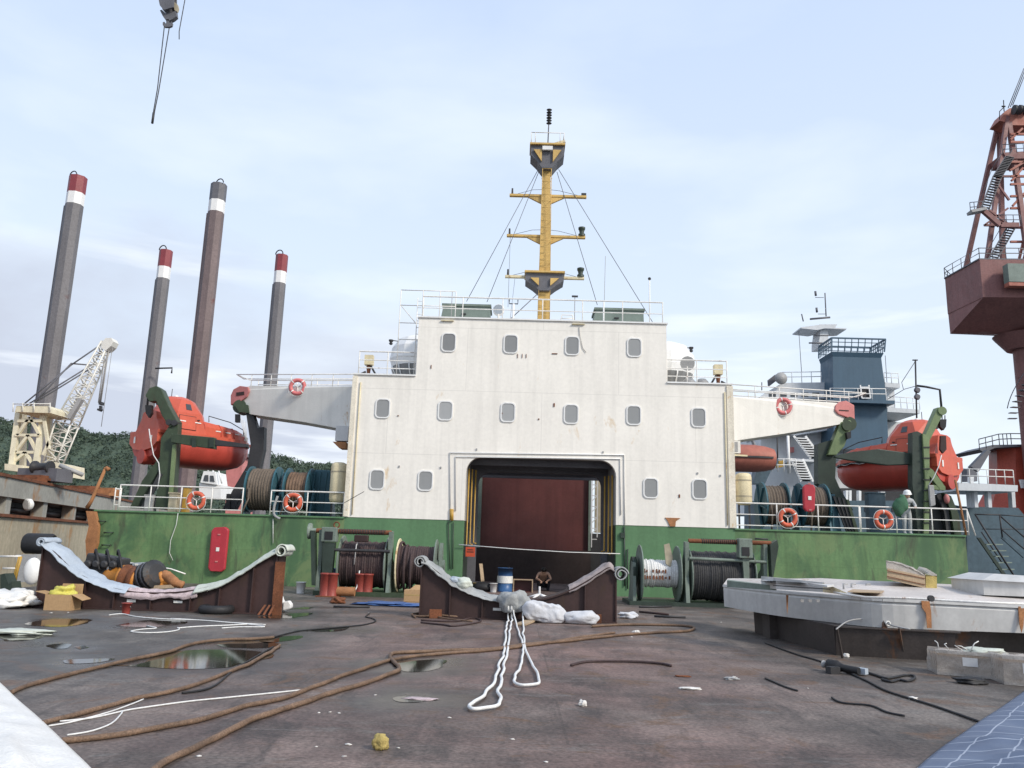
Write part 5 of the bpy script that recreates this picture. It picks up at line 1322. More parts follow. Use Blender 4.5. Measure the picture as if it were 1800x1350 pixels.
pb = [(741, 990), (752, 994), (770, 1008), (795, 1027), (820, 1040), (845, 1049), (870, 1055), (905, 1058), (940, 1057), (970, 1051), (1000, 1040), (1030, 1024), (1055, 1008), (1071, 1000), (1084, 1012)]
tb, cb_, zb = saddle(pb, 1088, 1090, YBm, .62, 'middle rust brown steel cargo saddle with torn padding before the doorway', [(790, .08), (847, .07), (1027, .1)])
for px in (767, 1045): q = P(px, 1082, YBm); MB().box(q.x - .14, q.x + .14, YBm - .24, YBm - .145, .004, .2).build('foot_lug', M['rust'], tb)
placard(tb, 874, 1071, YBm, .2, .06)
n_ = len(cb_) - 1
cloth('padding_cloth', cb_, 0, int(n_ * .46), YBm, .6, 'cloth_grey', 'grey padding draped over the left half of the middle saddle', .03, .04, 11)
cloth('padding_cloth', cb_, int(n_ * .72), int(n_ * .97), YBm, .6, 'wrap_grey', 'wrapped pinkish padding on the right horn of the middle saddle', .02, .06, 15, .04)
roll(cb_[0] + V((-.03, -.1, .03)), 0, .12, 'cloth_grey', 'rolled grey padding end at the left tip of the middle saddle', .7)
roll(cb_[-2] + V((.12, -.1, .02)), 0, .15, 'cloth_grey', 'rolled torn padding end at the right tip of the middle saddle', .7)
def lump(c0, sx, sy, sz, seed, amp=.25, nu=26, nv=14, flat=True):
    c0 = V(c0)
    def fn(u, v):
        a = 2 * math.pi * u; z = 1 - 2 * v; r = max(0, 1 - abs(z) ** 2.6) ** .5
        d = V((math.cos(a) * r, math.sin(a) * r, z)); e = 1 + amp * noise.noise(d * 1.6 + V((seed, 0, 0))) + amp * .45 * noise.noise(d * 4.5 + V((0, seed, 0)))
        p = V((d.x * sx, d.y * sy, d.z * sz)) * e
        if flat and p.z < -sz * .8: p.z = -sz * .8
        return c0 + p + V((0, 0, sz * .8 if flat else 0))
    return MB().grid(fn, nu, nv)
for px, py, s, mat, lab in ((800, 1020, .14, 'cloth_blue', 'small pale blue wad of cloth on the left slope of the middle saddle'), (815, 1025, .2, 'cloth_pale', 'crumpled pale wad of cloth on the left slope of the middle saddle')):
    q = P(px, py, YBm + .1); tag(lump(q - V((0, 0, s * .6)), s, s, s * .7, px).build('cloth_wad', M[mat]), lab, 'cloth')
for px, py, s, lab in ((898, 1062, .34, 'grey rag bundle under the white slings on the middle saddle'), (912, 1062, .3, 'dark blue grey rag beside the white slings on the middle saddle')):
    q = P(px, py, YBm - .22); tag(lump(q - V((0, 0, s * .55)), s * .8, s * .55, s * .8, px, .4).build('rag_bundle', M['cloth_grey']), lab, 'rag')
q = G(955, 1088)
t = thing('sack', 'large white woven sack slumped in the low middle of the middle saddle', 'sack', (q.x, YBm - .5, 0))
def sackf(u, v):
    a = 2 * math.pi * v; x = (u - .5) * 1.05; r = .23 * (1 - abs(2 * u - 1) ** 6 * .85) * (1.1 - .25 * u)
    n = 1 + .22 * noise.noise(V((x * 3, math.cos(a) * 1.4, math.sin(a) * 1.4))) - .22 * abs(noise.noise(V((x * 5 + math.cos(a), math.cos(a) * 2.5, math.sin(a) * 2.5 + 3)))) + .10 * noise.noise(V((x * 9, math.cos(a) * 4, math.sin(a) * 4)))
    sq_ = lambda c: math.copysign(abs(c) ** .6, c)
    return V((q.x + x, YBm - .5 + sq_(math.cos(a)) * r * .85 * n, max(.012, .30 - .14 * u + sq_(math.sin(a)) * r * n)))
MB().grid(sackf, 60, 44).build('body', M['cloth_white'], t, fix=False)
tag(lump((P(1022, 1075, YBm - .5).x, YBm - .55, .01), .36, .2, .16, 33, .3).build('sack', M['cloth_white']), 'flattened white sack end right of the large white sack', 'sack')
q = G(1105, 1087); tag(lump(q, .22, .16, .09, 71, .6).build('plastic_bag', M['cloth_white']), 'crumpled white plastic sheet on the deck right of the middle saddle', 'plastic sheet')
q = G(935, 1094); tag(MB().beam(G(915, 1098, .03), G(950, 1084, .05), .22, .04).build('board', M['wood']), 'short pale board lying on the deck before the white sack', 'board')

# ------------------------------------------------------------ ropes, slings and hoses
def gpath(px, z, sm=5): return crv([G(x, y, z) for x, y in px], sm)
def sling(pts3, px, label):
    pts = [V(p) for p in pts3] + [G(x, y, .04) for x, y in px]
    return pts
top = [P(893, 1058, YBm - .32), P(893, 1070, YBm - .38), P(893, 1085, YBm - .42)]
lp_ = crv(top + [G(x, y, .035) for x, y in ((890, 1105), (886, 1140), (880, 1165), (868, 1200), (850, 1222), (832, 1234), (826, 1241), (834, 1246), (855, 1244), (874, 1240), (880, 1230), (878, 1212), (886, 1175), (892, 1140), (897, 1105))] + [P(900, 1084, YBm - .42), P(899, 1070, YBm - .38), P(899, 1058, YBm - .32)], 6)
lp_ = [p + V((noise.noise(p * 2.3 + V((0, 0, 9))) * .035, 0, 0)) for p in lp_]
tag(MB().tube(lp_, .019, 8).build('rope_sling', M['rope_white']), 'long white rope sling whose loop reaches nearest the camera', 'rope sling')
lp_ = crv([P(904, 1058, YBm - .32), P(904, 1075, YBm - .4)] + [G(x, y, .035) for x, y in ((908, 1098), (917, 1125), (921, 1140), (916, 1165), (906, 1190), (905, 1199), (915, 1204), (940, 1203), (950, 1199), (945, 1185), (932, 1160), (922, 1130), (920, 1100))] + [P(920, 1080, YBm - .4), P(920, 1058, YBm - .32)], 6)
lp_ = [p + V((noise.noise(p * 2.1 + V((4, 0, 9))) * .035, 0, 0)) for p in lp_]
tag(MB().tube(lp_, .018, 8).build('rope_sling', M['rope_white']), 'shorter white rope sling with a triangular loop end', 'rope sling')
hoses = [([(15, 1217), (28, 1211), (55, 1203), (110, 1188), (160, 1175), (240, 1157), (300, 1144), (340, 1131), (400, 1124), (440, 1123), (480, 1120)], .025, 'hose', 'brown hose crossing behind the large puddle'),
         ([(40, 1280), (75, 1269), (150, 1252), (230, 1230), (300, 1215), (365, 1196), (415, 1175), (455, 1157), (480, 1143), (493, 1134)], .024, 'hose', 'brown hose running along the front edge of the large puddle'),
         ([(110, 1303), (190, 1295), (280, 1280), (360, 1262), (430, 1242), (500, 1226), (550, 1207), (600, 1187), (650, 1170), (690, 1160), (740, 1152), (800, 1147), (850, 1144), (900, 1138), (960, 1130), (1010, 1122), (1080, 1112)], .025, 'hose', 'long brown hose running from lower left towards the middle saddle'),
         ([(262, 1360), (285, 1342), (310, 1330), (360, 1305), (400, 1285), (450, 1262), (500, 1245), (560, 1225), (625, 1205), (670, 1190), (697, 1178), (700, 1170), (692, 1160), (686, 1153), (690, 1148), (720, 1146), (790, 1143), (860, 1141), (930, 1132), (1000, 1126), (1080, 1117), (1150, 1112), (1205, 1109), (1221, 1105), (1205, 1100), (1150, 1098), (1090, 1098), (1040, 1101)], .028, 'hose', 'rust brown hose nearest the camera with a kink beside the small puddle')]
for px, r, mt_, lab in hoses:
    gp_ = [p + V((noise.noise(p * 1.1) * .05 + noise.noise(p * 3.1) * .018, noise.noise(p * 1.3 + V((7, 0, 0))) * .05, 0)) for p in gpath(px, r + .002, 9)]
    tag(MB().tube(gp_, [r * (1 + .12 * noise.noise(p * 6)) for p in gp_], 8).build('deck_hose', M[mt_]), lab, 'hose')
cables = [([(480, 1120), (520, 1110), (545, 1107), (590, 1103), (640, 1098), (660, 1092), (655, 1087), (643, 1084), (650, 1078)], .014, 'thin black cable running to the blue tarp by the winch', 'black'),
          ([(480, 1137), (440, 1160), (410, 1178), (385, 1200), (360, 1212), (320, 1218)], .013, 'thin black cable crossing the large puddle', 'black'),
          ([(1345, 1130), (1400, 1150), (1450, 1165), (1520, 1195), (1560, 1215), (1640, 1240), (1720, 1268)], .014, 'black cable running past the black tool on the right', 'black'),
          ([(1462, 1226), (1480, 1235), (1530, 1240), (1560, 1252), (1590, 1258)], .012, 'short dark cord on the deck left of the blue tarp', 'black'),
          ([(1004, 1169), (1030, 1163), (1075, 1162), (1120, 1163), (1160, 1166), (1180, 1170)], .02, 'short dark rope piece lying right of the white slings', 'rope_dark'),
          ([(740, 1090), (800, 1092), (830, 1086), (845, 1092), (800, 1100), (780, 1098), (740, 1094)], .02, 'dark cable bight in front of the middle saddle', 'rope_dark'),
          ([(1345, 1192), (1380, 1207), (1402, 1214)], .012, 'short thin wire on the deck below the dark frame', 'black')]
for px, r, lab, mt_ in cables: tag(MB().tube(gpath(px, r + .002), r, 6).build('cable', M[mt_]), lab, 'cable')
wl_ = [([(105, 1268), (160, 1262), (220, 1249), (250, 1244), (330, 1233), (400, 1226), (470, 1219), (528, 1213)], .009, 'thin white line stretched between the brown hoses'),
       ([(85, 1276), (130, 1268), (190, 1252), (230, 1238), (252, 1229)], .008, 'thin white line near the white tarpaulin'),
       ([(118, 1292), (160, 1285), (195, 1272), (212, 1256), (215, 1250)], .008, 'curving white cord near the white tarpaulin')]
for px, r, lab in wl_: tag(MB().tube(gpath(px, r + .003), r, 5).build('white_line', M['rope_white']), lab, 'line')
wr_ = [([(192, 1081), (215, 1079), (240, 1084), (290, 1088), (350, 1090), (400, 1094), (466, 1098), (440, 1097), (400, 1099), (350, 1101), (312, 1104)], .012, 'white rope strewn on the deck below the left saddle'),
       ([(312, 1103), (314, 1107), (290, 1111), (255, 1112), (230, 1110), (250, 1106), (275, 1104), (258, 1100)], .011, 'white rope loop lying at the end of the strewn rope'),
       ([(300, 1087), (380, 1092), (465, 1101), (420, 1102), (390, 1104)], .011, 'second white rope strand lying beside the strewn rope')]
for px, r, lab in wr_: tag(MB().tube(gpath(px, r + .003), r, 6).build('loose_rope', M['rope_white']), lab, 'rope')
rp = []
for k in range(150):
    a = k * .42; q = G(750 + k * .28, 1083 + 2.2 * math.sin(a * .37))
    rp.append(q + V((.28 * math.cos(a) * (1 + .4 * math.sin(k * .21)), .22 * math.sin(a), .03 + .035 * abs(math.sin(k * .33)))))
tag(MB().tube(rp, .022, 6).build('rope_pile', M['hose']), 'tangled pile of brown rope at the left foot of the middle saddle', 'rope')
rp = [G(730, 1085, .03), G(725, 1080, .03), G(740, 1077, .05), G(760, 1082, .04), G(790, 1088, .03), G(830, 1092, .03)]
tag(MB().tube(crv(rp, 6), .02, 6).build('loose_rope', M['hose']), 'brown rope end trailing from the tangled pile', 'rope')

# ------------------------------------------------------------ foreground tarpaulins
def sheet(px_edge, mat, label, hump, seed, towards):
    """draped sheet: edge pixels on deck, rising away from the edge"""
    e = crv([G(x, y, .03) for x, y in px_edge], 8); L = len(e) - 1
    def fn(u, v):
        k = u * L; i = min(int(k), L - 1); p = e[i].lerp(e[i + 1], k - i) + V(towards) * v
        h = hump * min(1, v * 2.2) ** .8
        n = noise.noise(V((p.x * 1.3 + seed, p.y * 1.3, 0))) * .10 + noise.noise(V((p.x * 3.7, p.y * 3.7 + seed, 2))) * .05 + abs(noise.noise(V((p.x * 2.1 + p.y * 1.5, p.y * .9 - seed, 5)))) * -.10
        return p + V((0, 0, h * (1 + n) + n * min(1, v * 3)))
    o = MB().grid(fn, 110, 70).build('tarpaulin', M[mat], fix=False)
    s = o.modifiers.new('t', 'SOLIDIFY'); s.thickness = .015
    return o
m, nt, b = nodes('blue_grid_quilt')
co = N(nt, 'ShaderNodeTexCoord').outputs['Object']
br = N(nt, 'ShaderNodeTexBrick'); br.offset = 0
mp = N(nt, 'ShaderNodeMapping'); mp.inputs['Rotation'].default_value = (0, 0, rad(-51)); nt.links.new(co, mp.inputs['Vector'])
wv = noise_tex(nt, co, 1.6, 3)
cm = N(nt, 'ShaderNodeVectorMath', operation='ADD'); nt.links.new(mp.outputs[0], cm.inputs[0])
sc_ = N(nt, 'ShaderNodeVectorMath', operation='SCALE'); sc_.inputs['Scale'].default_value = .07
nn = N(nt, 'ShaderNodeTexNoise'); nn.inputs['Scale'].default_value = 1.5; nt.links.new(co, nn.inputs['Vector']); nt.links.new(nn.outputs['Color'], sc_.inputs[0]); nt.links.new(sc_.outputs[0], cm.inputs[1])
nt.links.new(cm.outputs[0], br.inputs['Vector'])
br.inputs['Scale'].default_value = 1; br.inputs['Brick Width'].default_value = .36; br.inputs['Row Height'].default_value = .36; br.inputs['Mortar Size'].default_value = .008; br.inputs['Mortar Smooth'].default_value = .1
c = mix(nt, mrange(nt, noise_tex(nt, co, 1.1, 6), .35, .65, 0, 1), (.085, .115, .185), (.125, .16, .235))
c = mix(nt, br.outputs['Fac'], c, (.34, .38, .46)); nt.links.new(c, b.inputs['Base Color']); b.inputs['Roughness'].default_value = .6
hs = mix(nt, .5, mrange(nt, br.outputs['Fac'], 0, 1, 1, 0), noise_tex(nt, co, 3, 5)); bump(nt, b, hs, .5, .04)
M['blue_quilt'] = m
o = sheet([(-40, 1170), (0, 1203), (30, 1232), (60, 1258), (90, 1286), (120, 1316), (150, 1345), (175, 1372)], 'tarp_white', '', .28, 2.0, (-2.2, -1.3, 0))
tag(o, 'white stained tarpaulin in the bottom left corner of the photo', 'tarpaulin')
o = sheet([(1850, 1180), (1800, 1215), (1760, 1243), (1730, 1262), (1690, 1290), (1660, 1310), (1625, 1338), (1590, 1372)], 'blue_quilt', '', .22, 8.0, (2.2, -1.2, 0))
tag(o, 'blue quilted tarpaulin with pale grid lines in the bottom right corner', 'tarpaulin')

# ------------------------------------------------------------ grey pontoon hull on dark supports
ZK = .50
near = [G(x, y, ZK) for x, y in ((1273, 1066), (1357, 1081), (1453, 1093), (1533, 1102), (1640, 1107), (1800, 1113), (2000, 1121))]
nt_ = [P(1273, 1037, near[0].y + .1)] + [None] * 6
topz = [P(x, y, p.y).z for p, (x, y) in zip(near, ((1274, 1028), (1363, 1037), (1455, 1045), (1533, 1051), (1640, 1056), (1800, 1064), (2000, 1074)))]
pt_ = thing('pontoon', 'long light grey steel pontoon hull with rust streaks resting on dark supports', 'boat hull', (near[3].x, near[3].y, ZK))
rings = []
bow = G(1285, 1050, .8)
sec = []
tip = P(1274, 1036, near[0].y)
def sect(p, zt, wd, zk): return [V((p.x, p.y, zk)), V((p.x - .02, p.y - .05, zt - .10)), V((p.x, p.y, zt)), V((p.x + wd * .4, p.y + wd * 1.2, zt + .11 * wd)), V((p.x + wd * .4, p.y + wd * 1.2, zk))]
rings = []
nS = crv(near, 5); tS = crv([V((z_, 0, 0)) for z_ in topz], 5)
for i, p in enumerate(nS): rings.append(sect(p, tS[i].x, .9 + 1.1 * min(1, i / 10), ZK))
MB().loft(rings, smooth=False).build('hull', M['grey_light'], pt_)
MB().loft([[r_[2] + V((0, .02, .004)), r_[3] + V((0, -.02, .004)), r_[3] + V((0, -.02, .012)), r_[2] + V((0, .02, .012))] for r_ in rings], smooth=False).build('deck_sheet', M['deck_pale'], pt_)
def on_top(px, py, z): return G(px, py, z)
rb = MB()
for a, bb in zip(rings, rings[1:]): rb.beam(a[2] + V((0, -.04, -.02)), bb[2] + V((0, -.04, -.02)), .07, .05)
rb.build('gunwale_strip', M['pink_red'] if False else M['grey_light'], pt_)
p0, p1 = G(1278, 1029, 1.07), G(1365, 1035, 1.07)
MB().hexa([p0 + V((0, .0, -.03)), p1 + V((0, 0, -.03)), p1 + V((0, .9, -.03)), p0 + V((.2, .7, -.03)), p0 + V((0, 0, .09)), p1 + V((0, 0, .05)), p1 + V((0, .9, .05)), p0 + V((.2, .7, .09))]).build('bow_locker', M['grey_green'], pt_)
p0, p1 = G(1365, 1036, 1.07), G(1450, 1041, 1.07)
MB().hexa([p0, p1, p1 + V((0, .9, 0)), p0 + V((0, .9, 0)), p0 + V((0, 0, .2)), p1 + V((0, 0, .16)), p1 + V((0, .9, .16)), p0 + V((0, .9, .2))]).build('coaming', M['grey_light'], pt_)
p0, p1 = G(1343, 1024, 1.18), G(1450, 1032, 1.18)
MB().plate([p0 + V((0, .2, 0)), p0 + V((.6, 0, 0)), p1 + V((0, -.1, 0)), p1 + V((.3, .4, 0)), p1 + V((0, .8, 0)), p0 + V((.3, .9, 0))], [], (0, 0, .03)).build('hatch_cover', M['grey_white'], pt_)
p0, p1 = G(1362, 1030, 1.17), G(1455, 1036, 1.17)
MB().plate([p0, p0.lerp(p1, .5) + V((0, -.14, 0)), p1 + V((0, -.1, 0)), p1 + V((0, .15, 0)), p0.lerp(p1, .5) + V((0, .2, 0)), p0 + V((0, .1, 0))], [], (0, 0, .012)).build('rubber_seal', M['black'], pt_)
p0, p1 = G(1455, 1042, 1.07), G(1490, 1046, 1.07)
MB().hexa([p0, p1, p1 + V((0, .3, 0)), p0 + V((0, .3, 0)), p0 + V((0, 0, .14)), p1 + V((0, 0, .03)), p1 + V((0, .3, .03)), p0 + V((0, .3, .14))]).build('cream_step', M['cream'], pt_)
for px, py in ((1637, 1057),):
    q = G(px, py, 1.07); MB().lathe([(.045, 0), (.045, .05)], q + V((0, -.02, .04)), (0, 1, 0), 14).build('lifting_eye', M['dark'], pt_)
q = G(1632, 1057, 0.9)
MB().pp([(1620, 1056), (1634, 1057), (1637, 1075), (1638, 1104), (1630, 1104), (1628, 1078), (1621, 1068)], near[4].y - .075, .012).build('rust_streak', M['rust_orange'], pt_)
for px_, ya_, yb_, w_, k_ in ((1796, 1066, 1112, 6, 5), (1384, 1046, 1080, 2, 2), (1700, 1062, 1096, 2.5, 4)):
    MB().pp([(px_ - w_, ya_), (px_ + w_, ya_), (px_ + w_ * .5, yb_ - 12), (px_, yb_), (px_ - w_ * .6, yb_ - 14)], near[k_].y - .07, .012).build('rust_streak', M['rust_orange'], pt_)
pr_ = [G(x, y, 1.07) for x, y in ((1450, 1040), (1480, 1046), (1520, 1052), (1600, 1054), (1700, 1060), (1800, 1064))]
MB().tube([p + V((0, -.03, .02)) for p in pr_], .018, 6).build('edge_pipe', M['white_rail'], pt_)
for px, py in ((1483, 1028), (1497, 1028), (1523, 1028)):
    q = G(px, py + 8, 1.07); MB().tube([q, q + V((0, 0, .1)), q + V((.08, 0, .1))], .018, 6).build('cleat', M['grey'], pt_)
for px in (1410, 1424, 1438):
    q = P(px, 1056, near[2].y - .06 - (px - 1400) * .006); MB().obox(q, .06, .01, .05).build('faint_mark', M['grey'], pt_)
tag(MB().plate([G(x, y, 1.07) for x, y in ((1490, 1041), (1510, 1032), (1560, 1029), (1566, 1033), (1548, 1043))], [], (0, 0, .015)).build('board', M['wood']), 'pinkish plywood sheet lying on the grey pontoon', 'board')
p0, p1 = G(1730, 1046, 1.07), G(1830, 1050, 1.07)
t = thing('deck_locker', 'grey steel locker with a sloping lid on the pontoon at the right', 'locker', p0)
MB().hexa([p0, p1, p1 + V((0, 1.1, 0)), p0 + V((0, 1.1, 0)), p0 + V((0, 0, .26)), p1 + V((0, 0, .24)), p1 + V((0, 1.1, .24)), p0 + V((0, 1.1, .26))]).build('box', M['grey_light'], t)
MB().hexa([p0 + V((-.05, -.06, .262)), p1 + V((0, -.06, .242)), p1 + V((0, 1.15, .242)), p0 + V((-.05, 1.15, .262)), p0 + V((.3, .15, .38)), p1 + V((0, .15, .36)), p1 + V((0, 1.0, .36)), p0 + V((.3, 1.0, .38))]).build('lid', M['grey_light'], t)
MB().obox(p0 + V((.35, -.03, .16)), .1, .05, .08).build('latch', M['grey'], t)
# crate with plastic sheet
q = G(1602, 1037, 1.09)
t = thing('wooden_crate', 'tilted wooden crate covered with clear plastic on the grey pontoon', 'crate', q)
cl, cr = P(1559, 1018, q.y), P(1647, 1034, q.y)
tl, tr_ = P(1560, 999, q.y), P(1647, 1012, q.y)
MB().hexa([cl, P(1627, 1034, q.y), P(1627, 1034, q.y) + V((.36, .7, .03)), cl + V((.36, .7, .03)), tl, P(1626, 1013, q.y), P(1626, 1013, q.y) + V((.36, .7, .03)), tl + V((.36, .7, .03))]).build('box', M['wood'], t)
MB().hexa([P(1627.5, 1038, q.y), P(1647, 1038, q.y), P(1647, 1038, q.y) + V((.1, .6, 0)), P(1627.5, 1038, q.y) + V((.1, .6, 0)), P(1627.5, 1013, q.y), P(1647, 1012, q.y), P(1647, 1012, q.y) + V((.1, .6, 0)), P(1627.5, 1013, q.y) + V((.1, .6, 0))]).build('end_frame', M['foam'], t)
bt = MB()
for a, bb in (((1559, 1003), (1626, 1017)), ((1559, 1013), (1626, 1028))): bt.beam(P(*a, q.y - .02), P(*bb, q.y - .008), .015, .012)
bt.build('batten', M['rust'], t)
def plf(u, v):
    a = P(1558, 985 + 11 * (1 - math.cos(v * 1.5)) * 1, q.y + v * .7); bb = P(1626, 1012 - 2 * math.sin(v * 3), q.y + v * .7)
    p = a.lerp(bb, u); p.z += .05 * math.sin(u * 3.1) + .05 * noise.noise(V((u * 5, v * 4, 1))); return p
o = MB().grid(plf, 16, 10).build('plastic_sheet', M['plastic'], t, fix=False); s = o.modifiers.new('t', 'SOLIDIFY'); s.thickness = .01
MB().plate([P(x, y, q.y + .02) for x, y in ((1558, 985), (1559, 1001), (1626, 1014), (1626, 1011), (1600, 1000), (1575, 988))], [], (0, .02, 0)).build('plastic_side', M['plastic'], t)
MB().loft([[P(1628, 1009, q.y), P(1634, 1007, q.y), P(1647, 1010, q.y), P(1647, 1014, q.y)], [P(1628, 1009, q.y) + V((.05, .5, .05)), P(1634, 1006, q.y) + V((.05, .5, .1)), P(1647, 1009, q.y) + V((.05, .5, .1)), P(1647, 1013, q.y) + V((.05, .5, .05))]]).build('plastic_cap', M['plastic'], t)
# dark support frame
f0 = G(1365, 1125); f1 = G(1470, 1152); f2 = G(1685, 1165); f3 = G(1800, 1165)
sf = thing('support_frame', 'dark steel support frame with slanted stiffeners under the grey pontoon', 'support', (f1.x, f1.y, 0))
def pl2(a, b, h, lean, nm='side_plate', mat='frame_brown', extra=None):
    d = (b - a).normalized(); n = V((d.y, -d.x, 0))
    MB().hexa([a, b, b - n * .03, a - n * .03, a + n * lean + V((0, 0, h)), b + n * lean + V((0, 0, h)), b + n * (lean - .03) + V((0, 0, h)), a + n * (lean - .03) + V((0, 0, h))]).build(nm, M[mat], sf)
pl2(f0 + V((0, 1.5, 0)), f1, .47, .02); pl2(f1, f2 + V((0, .1, 0)), .47, .10); pl2(f2 + V((0, .3, 0)), f3 + V((1.2, .6, 0)), .47, .05)
tp_ = [f0 + V((0, 1.5, .473)), f1 + V((0, -.14, .473)), f2 + V((.05, -.05, .473)), f2 + V((.3, .9, .473)), f1 + V((.2, 1.4, .473)), f0 + V((.5, 2.0, .473))]
MB().plate(tp_, [], (0, 0, .02)).build('top_plate', M['frame_brown'], sf)
d = (f2 - f1).normalized()
for k, px in enumerate((1481, 1590)):
    q = G(px, 1158); MB().beam(q + V((0, -.0, .02)), P(px - 10, 1104, q.y - .22), .03, .05).build('slanted_stiffener', M['frame_brown'], sf)
q = G(1562, 1155); zt_ = P(1558, 1105, q.y).z
MB().pp([(1551, 1108), (1551, 1095), (1554, 1088), (1562, 1087), (1570, 1090), (1574, 1100), (1574, 1110)], q.y - .2, .05).build('lifting_lug', M['frame_brown'], sf)
c0 = P(1561, 1096, q.y - .22); MB().torus(c0, .035, .012, V((0, 1, 0)), 14, 6).build('lug_eye', M['tape'], sf)
MB().box(6.0, 8.0, f2.y + 1.6, f2.y + 2.2, 0, .49).build('cross_beam', M['frame_brown'], sf); MB().box(5.2, 6.0, 17.2, 17.7, 0, .49).build('bow_chock', M['frame_brown'], sf)
MB().box(8.6, 12.0, f3.y + 1.0, f3.y + 1.5, 0, .49).build('cross_beam', M['frame_brown'], sf)
tag(MB().tube(crv([G(1470, 1106, .53), G(1490, 1092, .60), G(1515, 1088, .62), G(1545, 1090, .6), G(1570, 1100, .56), G(1600, 1106, .53)], 5), .012, 5).build('wire_loop', M['grey']), 'thin wire looped over the dark support frame', 'wire')
q = G(1490, 1157); 
for px, py, lab in ((1488, 1156, 'small pale stone at the foot of the dark frame'),): tag(lump(G(px, py), .05, .04, .04, 5).build('stone', M['litter']), lab, 'stone')

# ------------------------------------------------------------ plastic wrapped boxes at right
def wrap(px0, px1, pyb, pyt, dep, label, seed):
    a, bb = G(px0, pyb), G(px1, pyb + (px1 - px0) * .09); h = P(px0, pyt, a.y).z
    t = thing('wrapped_box', label, 'box', a.lerp(bb, .5))
    ex = bb - a; dv = V((.12, dep, 0))
    def side(u, v):
        q4 = u * 4; i = min(int(q4), 3); f = q4 - i
        cs = [a, bb, bb + dv, a + dv]; p = cs[i].lerp(cs[(i + 1) % 4], f); cc = (a + bb + dv) / 1.0
        ctr = (a + bb) / 2 + dv / 2
        n = noise.noise(V((u * 11, v * 4, seed))) * .035 + noise.noise(V((u * 31, v * 11, seed))) * .012
        p = ctr + (p - ctr) * (1 + n - .06 * v ** 2)
        return V((p.x, p.y, .005 + h * v))
    MB().grid(side, 60, 14).build('plastic_wrap', M['plastic'], t, fix=False)
    MB().grid(lambda u, v: (a + ex * (.04 + .92 * u) + dv * (.04 + .92 * v)) + V((0, 0, h - .02 + .03 * noise.noise(V((u * 6, v * 6, seed))))), 14, 10).build('top_sheet', M['plastic'], t, fix=False)
    MB().hexa([a + ex * .06 + dv * .06 + V((0, 0, .04)), a + ex * .94 + dv * .06 + V((0, 0, .04)), a + ex * .94 + dv * .94 + V((0, 0, .04)), a + ex * .06 + dv * .94 + V((0, 0, .04)), a + ex * .06 + dv * .06 + V((0, 0, h * .8)), a + ex * .94 + dv * .06 + V((0, 0, h * .8)), a + ex * .94 + dv * .94 + V((0, 0, h * .8)), a + ex * .06 + dv * .94 + V((0, 0, h * .8))]).build('contents', M['card'], t)
    rm = MB()
    n = V((ex.y, -ex.x, 0)).normalized() * .012
    for s, e_ in ((0, .97),): rm.beam(a + n + V((0, 0, h * e_)), bb + n + V((0, 0, h * e_)), .03, .05)
    rm.build('rim', M['plastic'], t)
    sp = MB()
    sp.plate([a + ex * .42 + n * 2 + V((0, 0, h * .45)), a + ex * .66 + n * 2 + V((0, 0, h * .45)), a + ex * .66 + n * 2 + V((0, 0, h * .8)), a + ex * .42 + n * 2 + V((0, 0, h * .8))], [], n * .3); sp.build('paper_label', M['grey_white'], t)
    return t
wrap(1648, 1760, 1186, 1143, .55, 'dirty plastic wrapped box with loose white ties on top', 1.0)
wrap(1766, 1850, 1204, 1153, .6, 'dirty plastic wrapped box at the right edge of the photo', 5.0)
for k, (pp_, lab) in enumerate((([(1650, 1140), (1648, 1130), (1643, 1126)], 'short white tie standing up at the left corner of the wrapped box'), ([(1668, 1142), (1660, 1132), (1664, 1131)], 'second white tie curling up from the wrapped box'), ([(1692, 1143), (1678, 1134), (1690, 1136), (1700, 1142)], 'looped white tie on top of the wrapped box'), ([(1706, 1143), (1713, 1131), (1720, 1127)], 'bent white tie at the middle of the wrapped box'))):
    tag(MB().pt(pp_, G(1700, 1190).y + .15, .008, 5).build('plastic_tie', M['rope_white']), lab, 'tie')
q = P(1730, 1146, G(1700, 1190).y + .3); tag(lump(q - V((0, 0, .04)), .32, .2, .06, 9, .4).build('plastic_bundle', M['cloth_pale']), 'crumpled pale plastic bundled on top of the wrapped boxes', 'plastic')
q = G(1705, 1202); tag(lump(q, .22, .12, .05, 3, .4).build('dark_bag', M['black']), 'flat dark blue bag on the deck before the wrapped box', 'bag')
# black tool with cable
q = G(1458, 1172); t = thing('power_tool', 'black electric tool with a pale blue sleeve lying on the deck', 'tool', q)
a, bb = G(1462, 1170, .09), G(1508, 1179, .07); dd = (bb - a).normalized()
MB().lathe([(.05, 0), (.085, .02), (.09, .16), (.07, .2), (.05, .26), (.05, .5)], a - dd * .08, dd, 14).build('motor_body', M['black'], t)
MB().lathe([(.055, .0), (.05, .03), (.02, .05)], a - dd * .14, dd, 12).build('cap', M['grey'], t)
MB().obox(G(1513, 1179, .06), .18, .09, .08, math.atan2(dd.y, dd.x)).build('sleeve', M['cloth_blue'], t)
MB().obox(G(1464, 1178, .05), .16, .12, .1, .3).build('handle', M['dark'], t)
tag(MB().tube(crv([G(x, y, .02) for x, y in ((1522, 1181), (1540, 1187), (1558, 1192), (1575, 1190), (1590, 1187), (1606, 1188), (1607, 1193), (1595, 1197), (1580, 1195), (1566, 1198), (1550, 1194))], 6), .018, 6).build('tool_cable', M['black']), 'looped black cable lying beside the electric tool', 'cable')

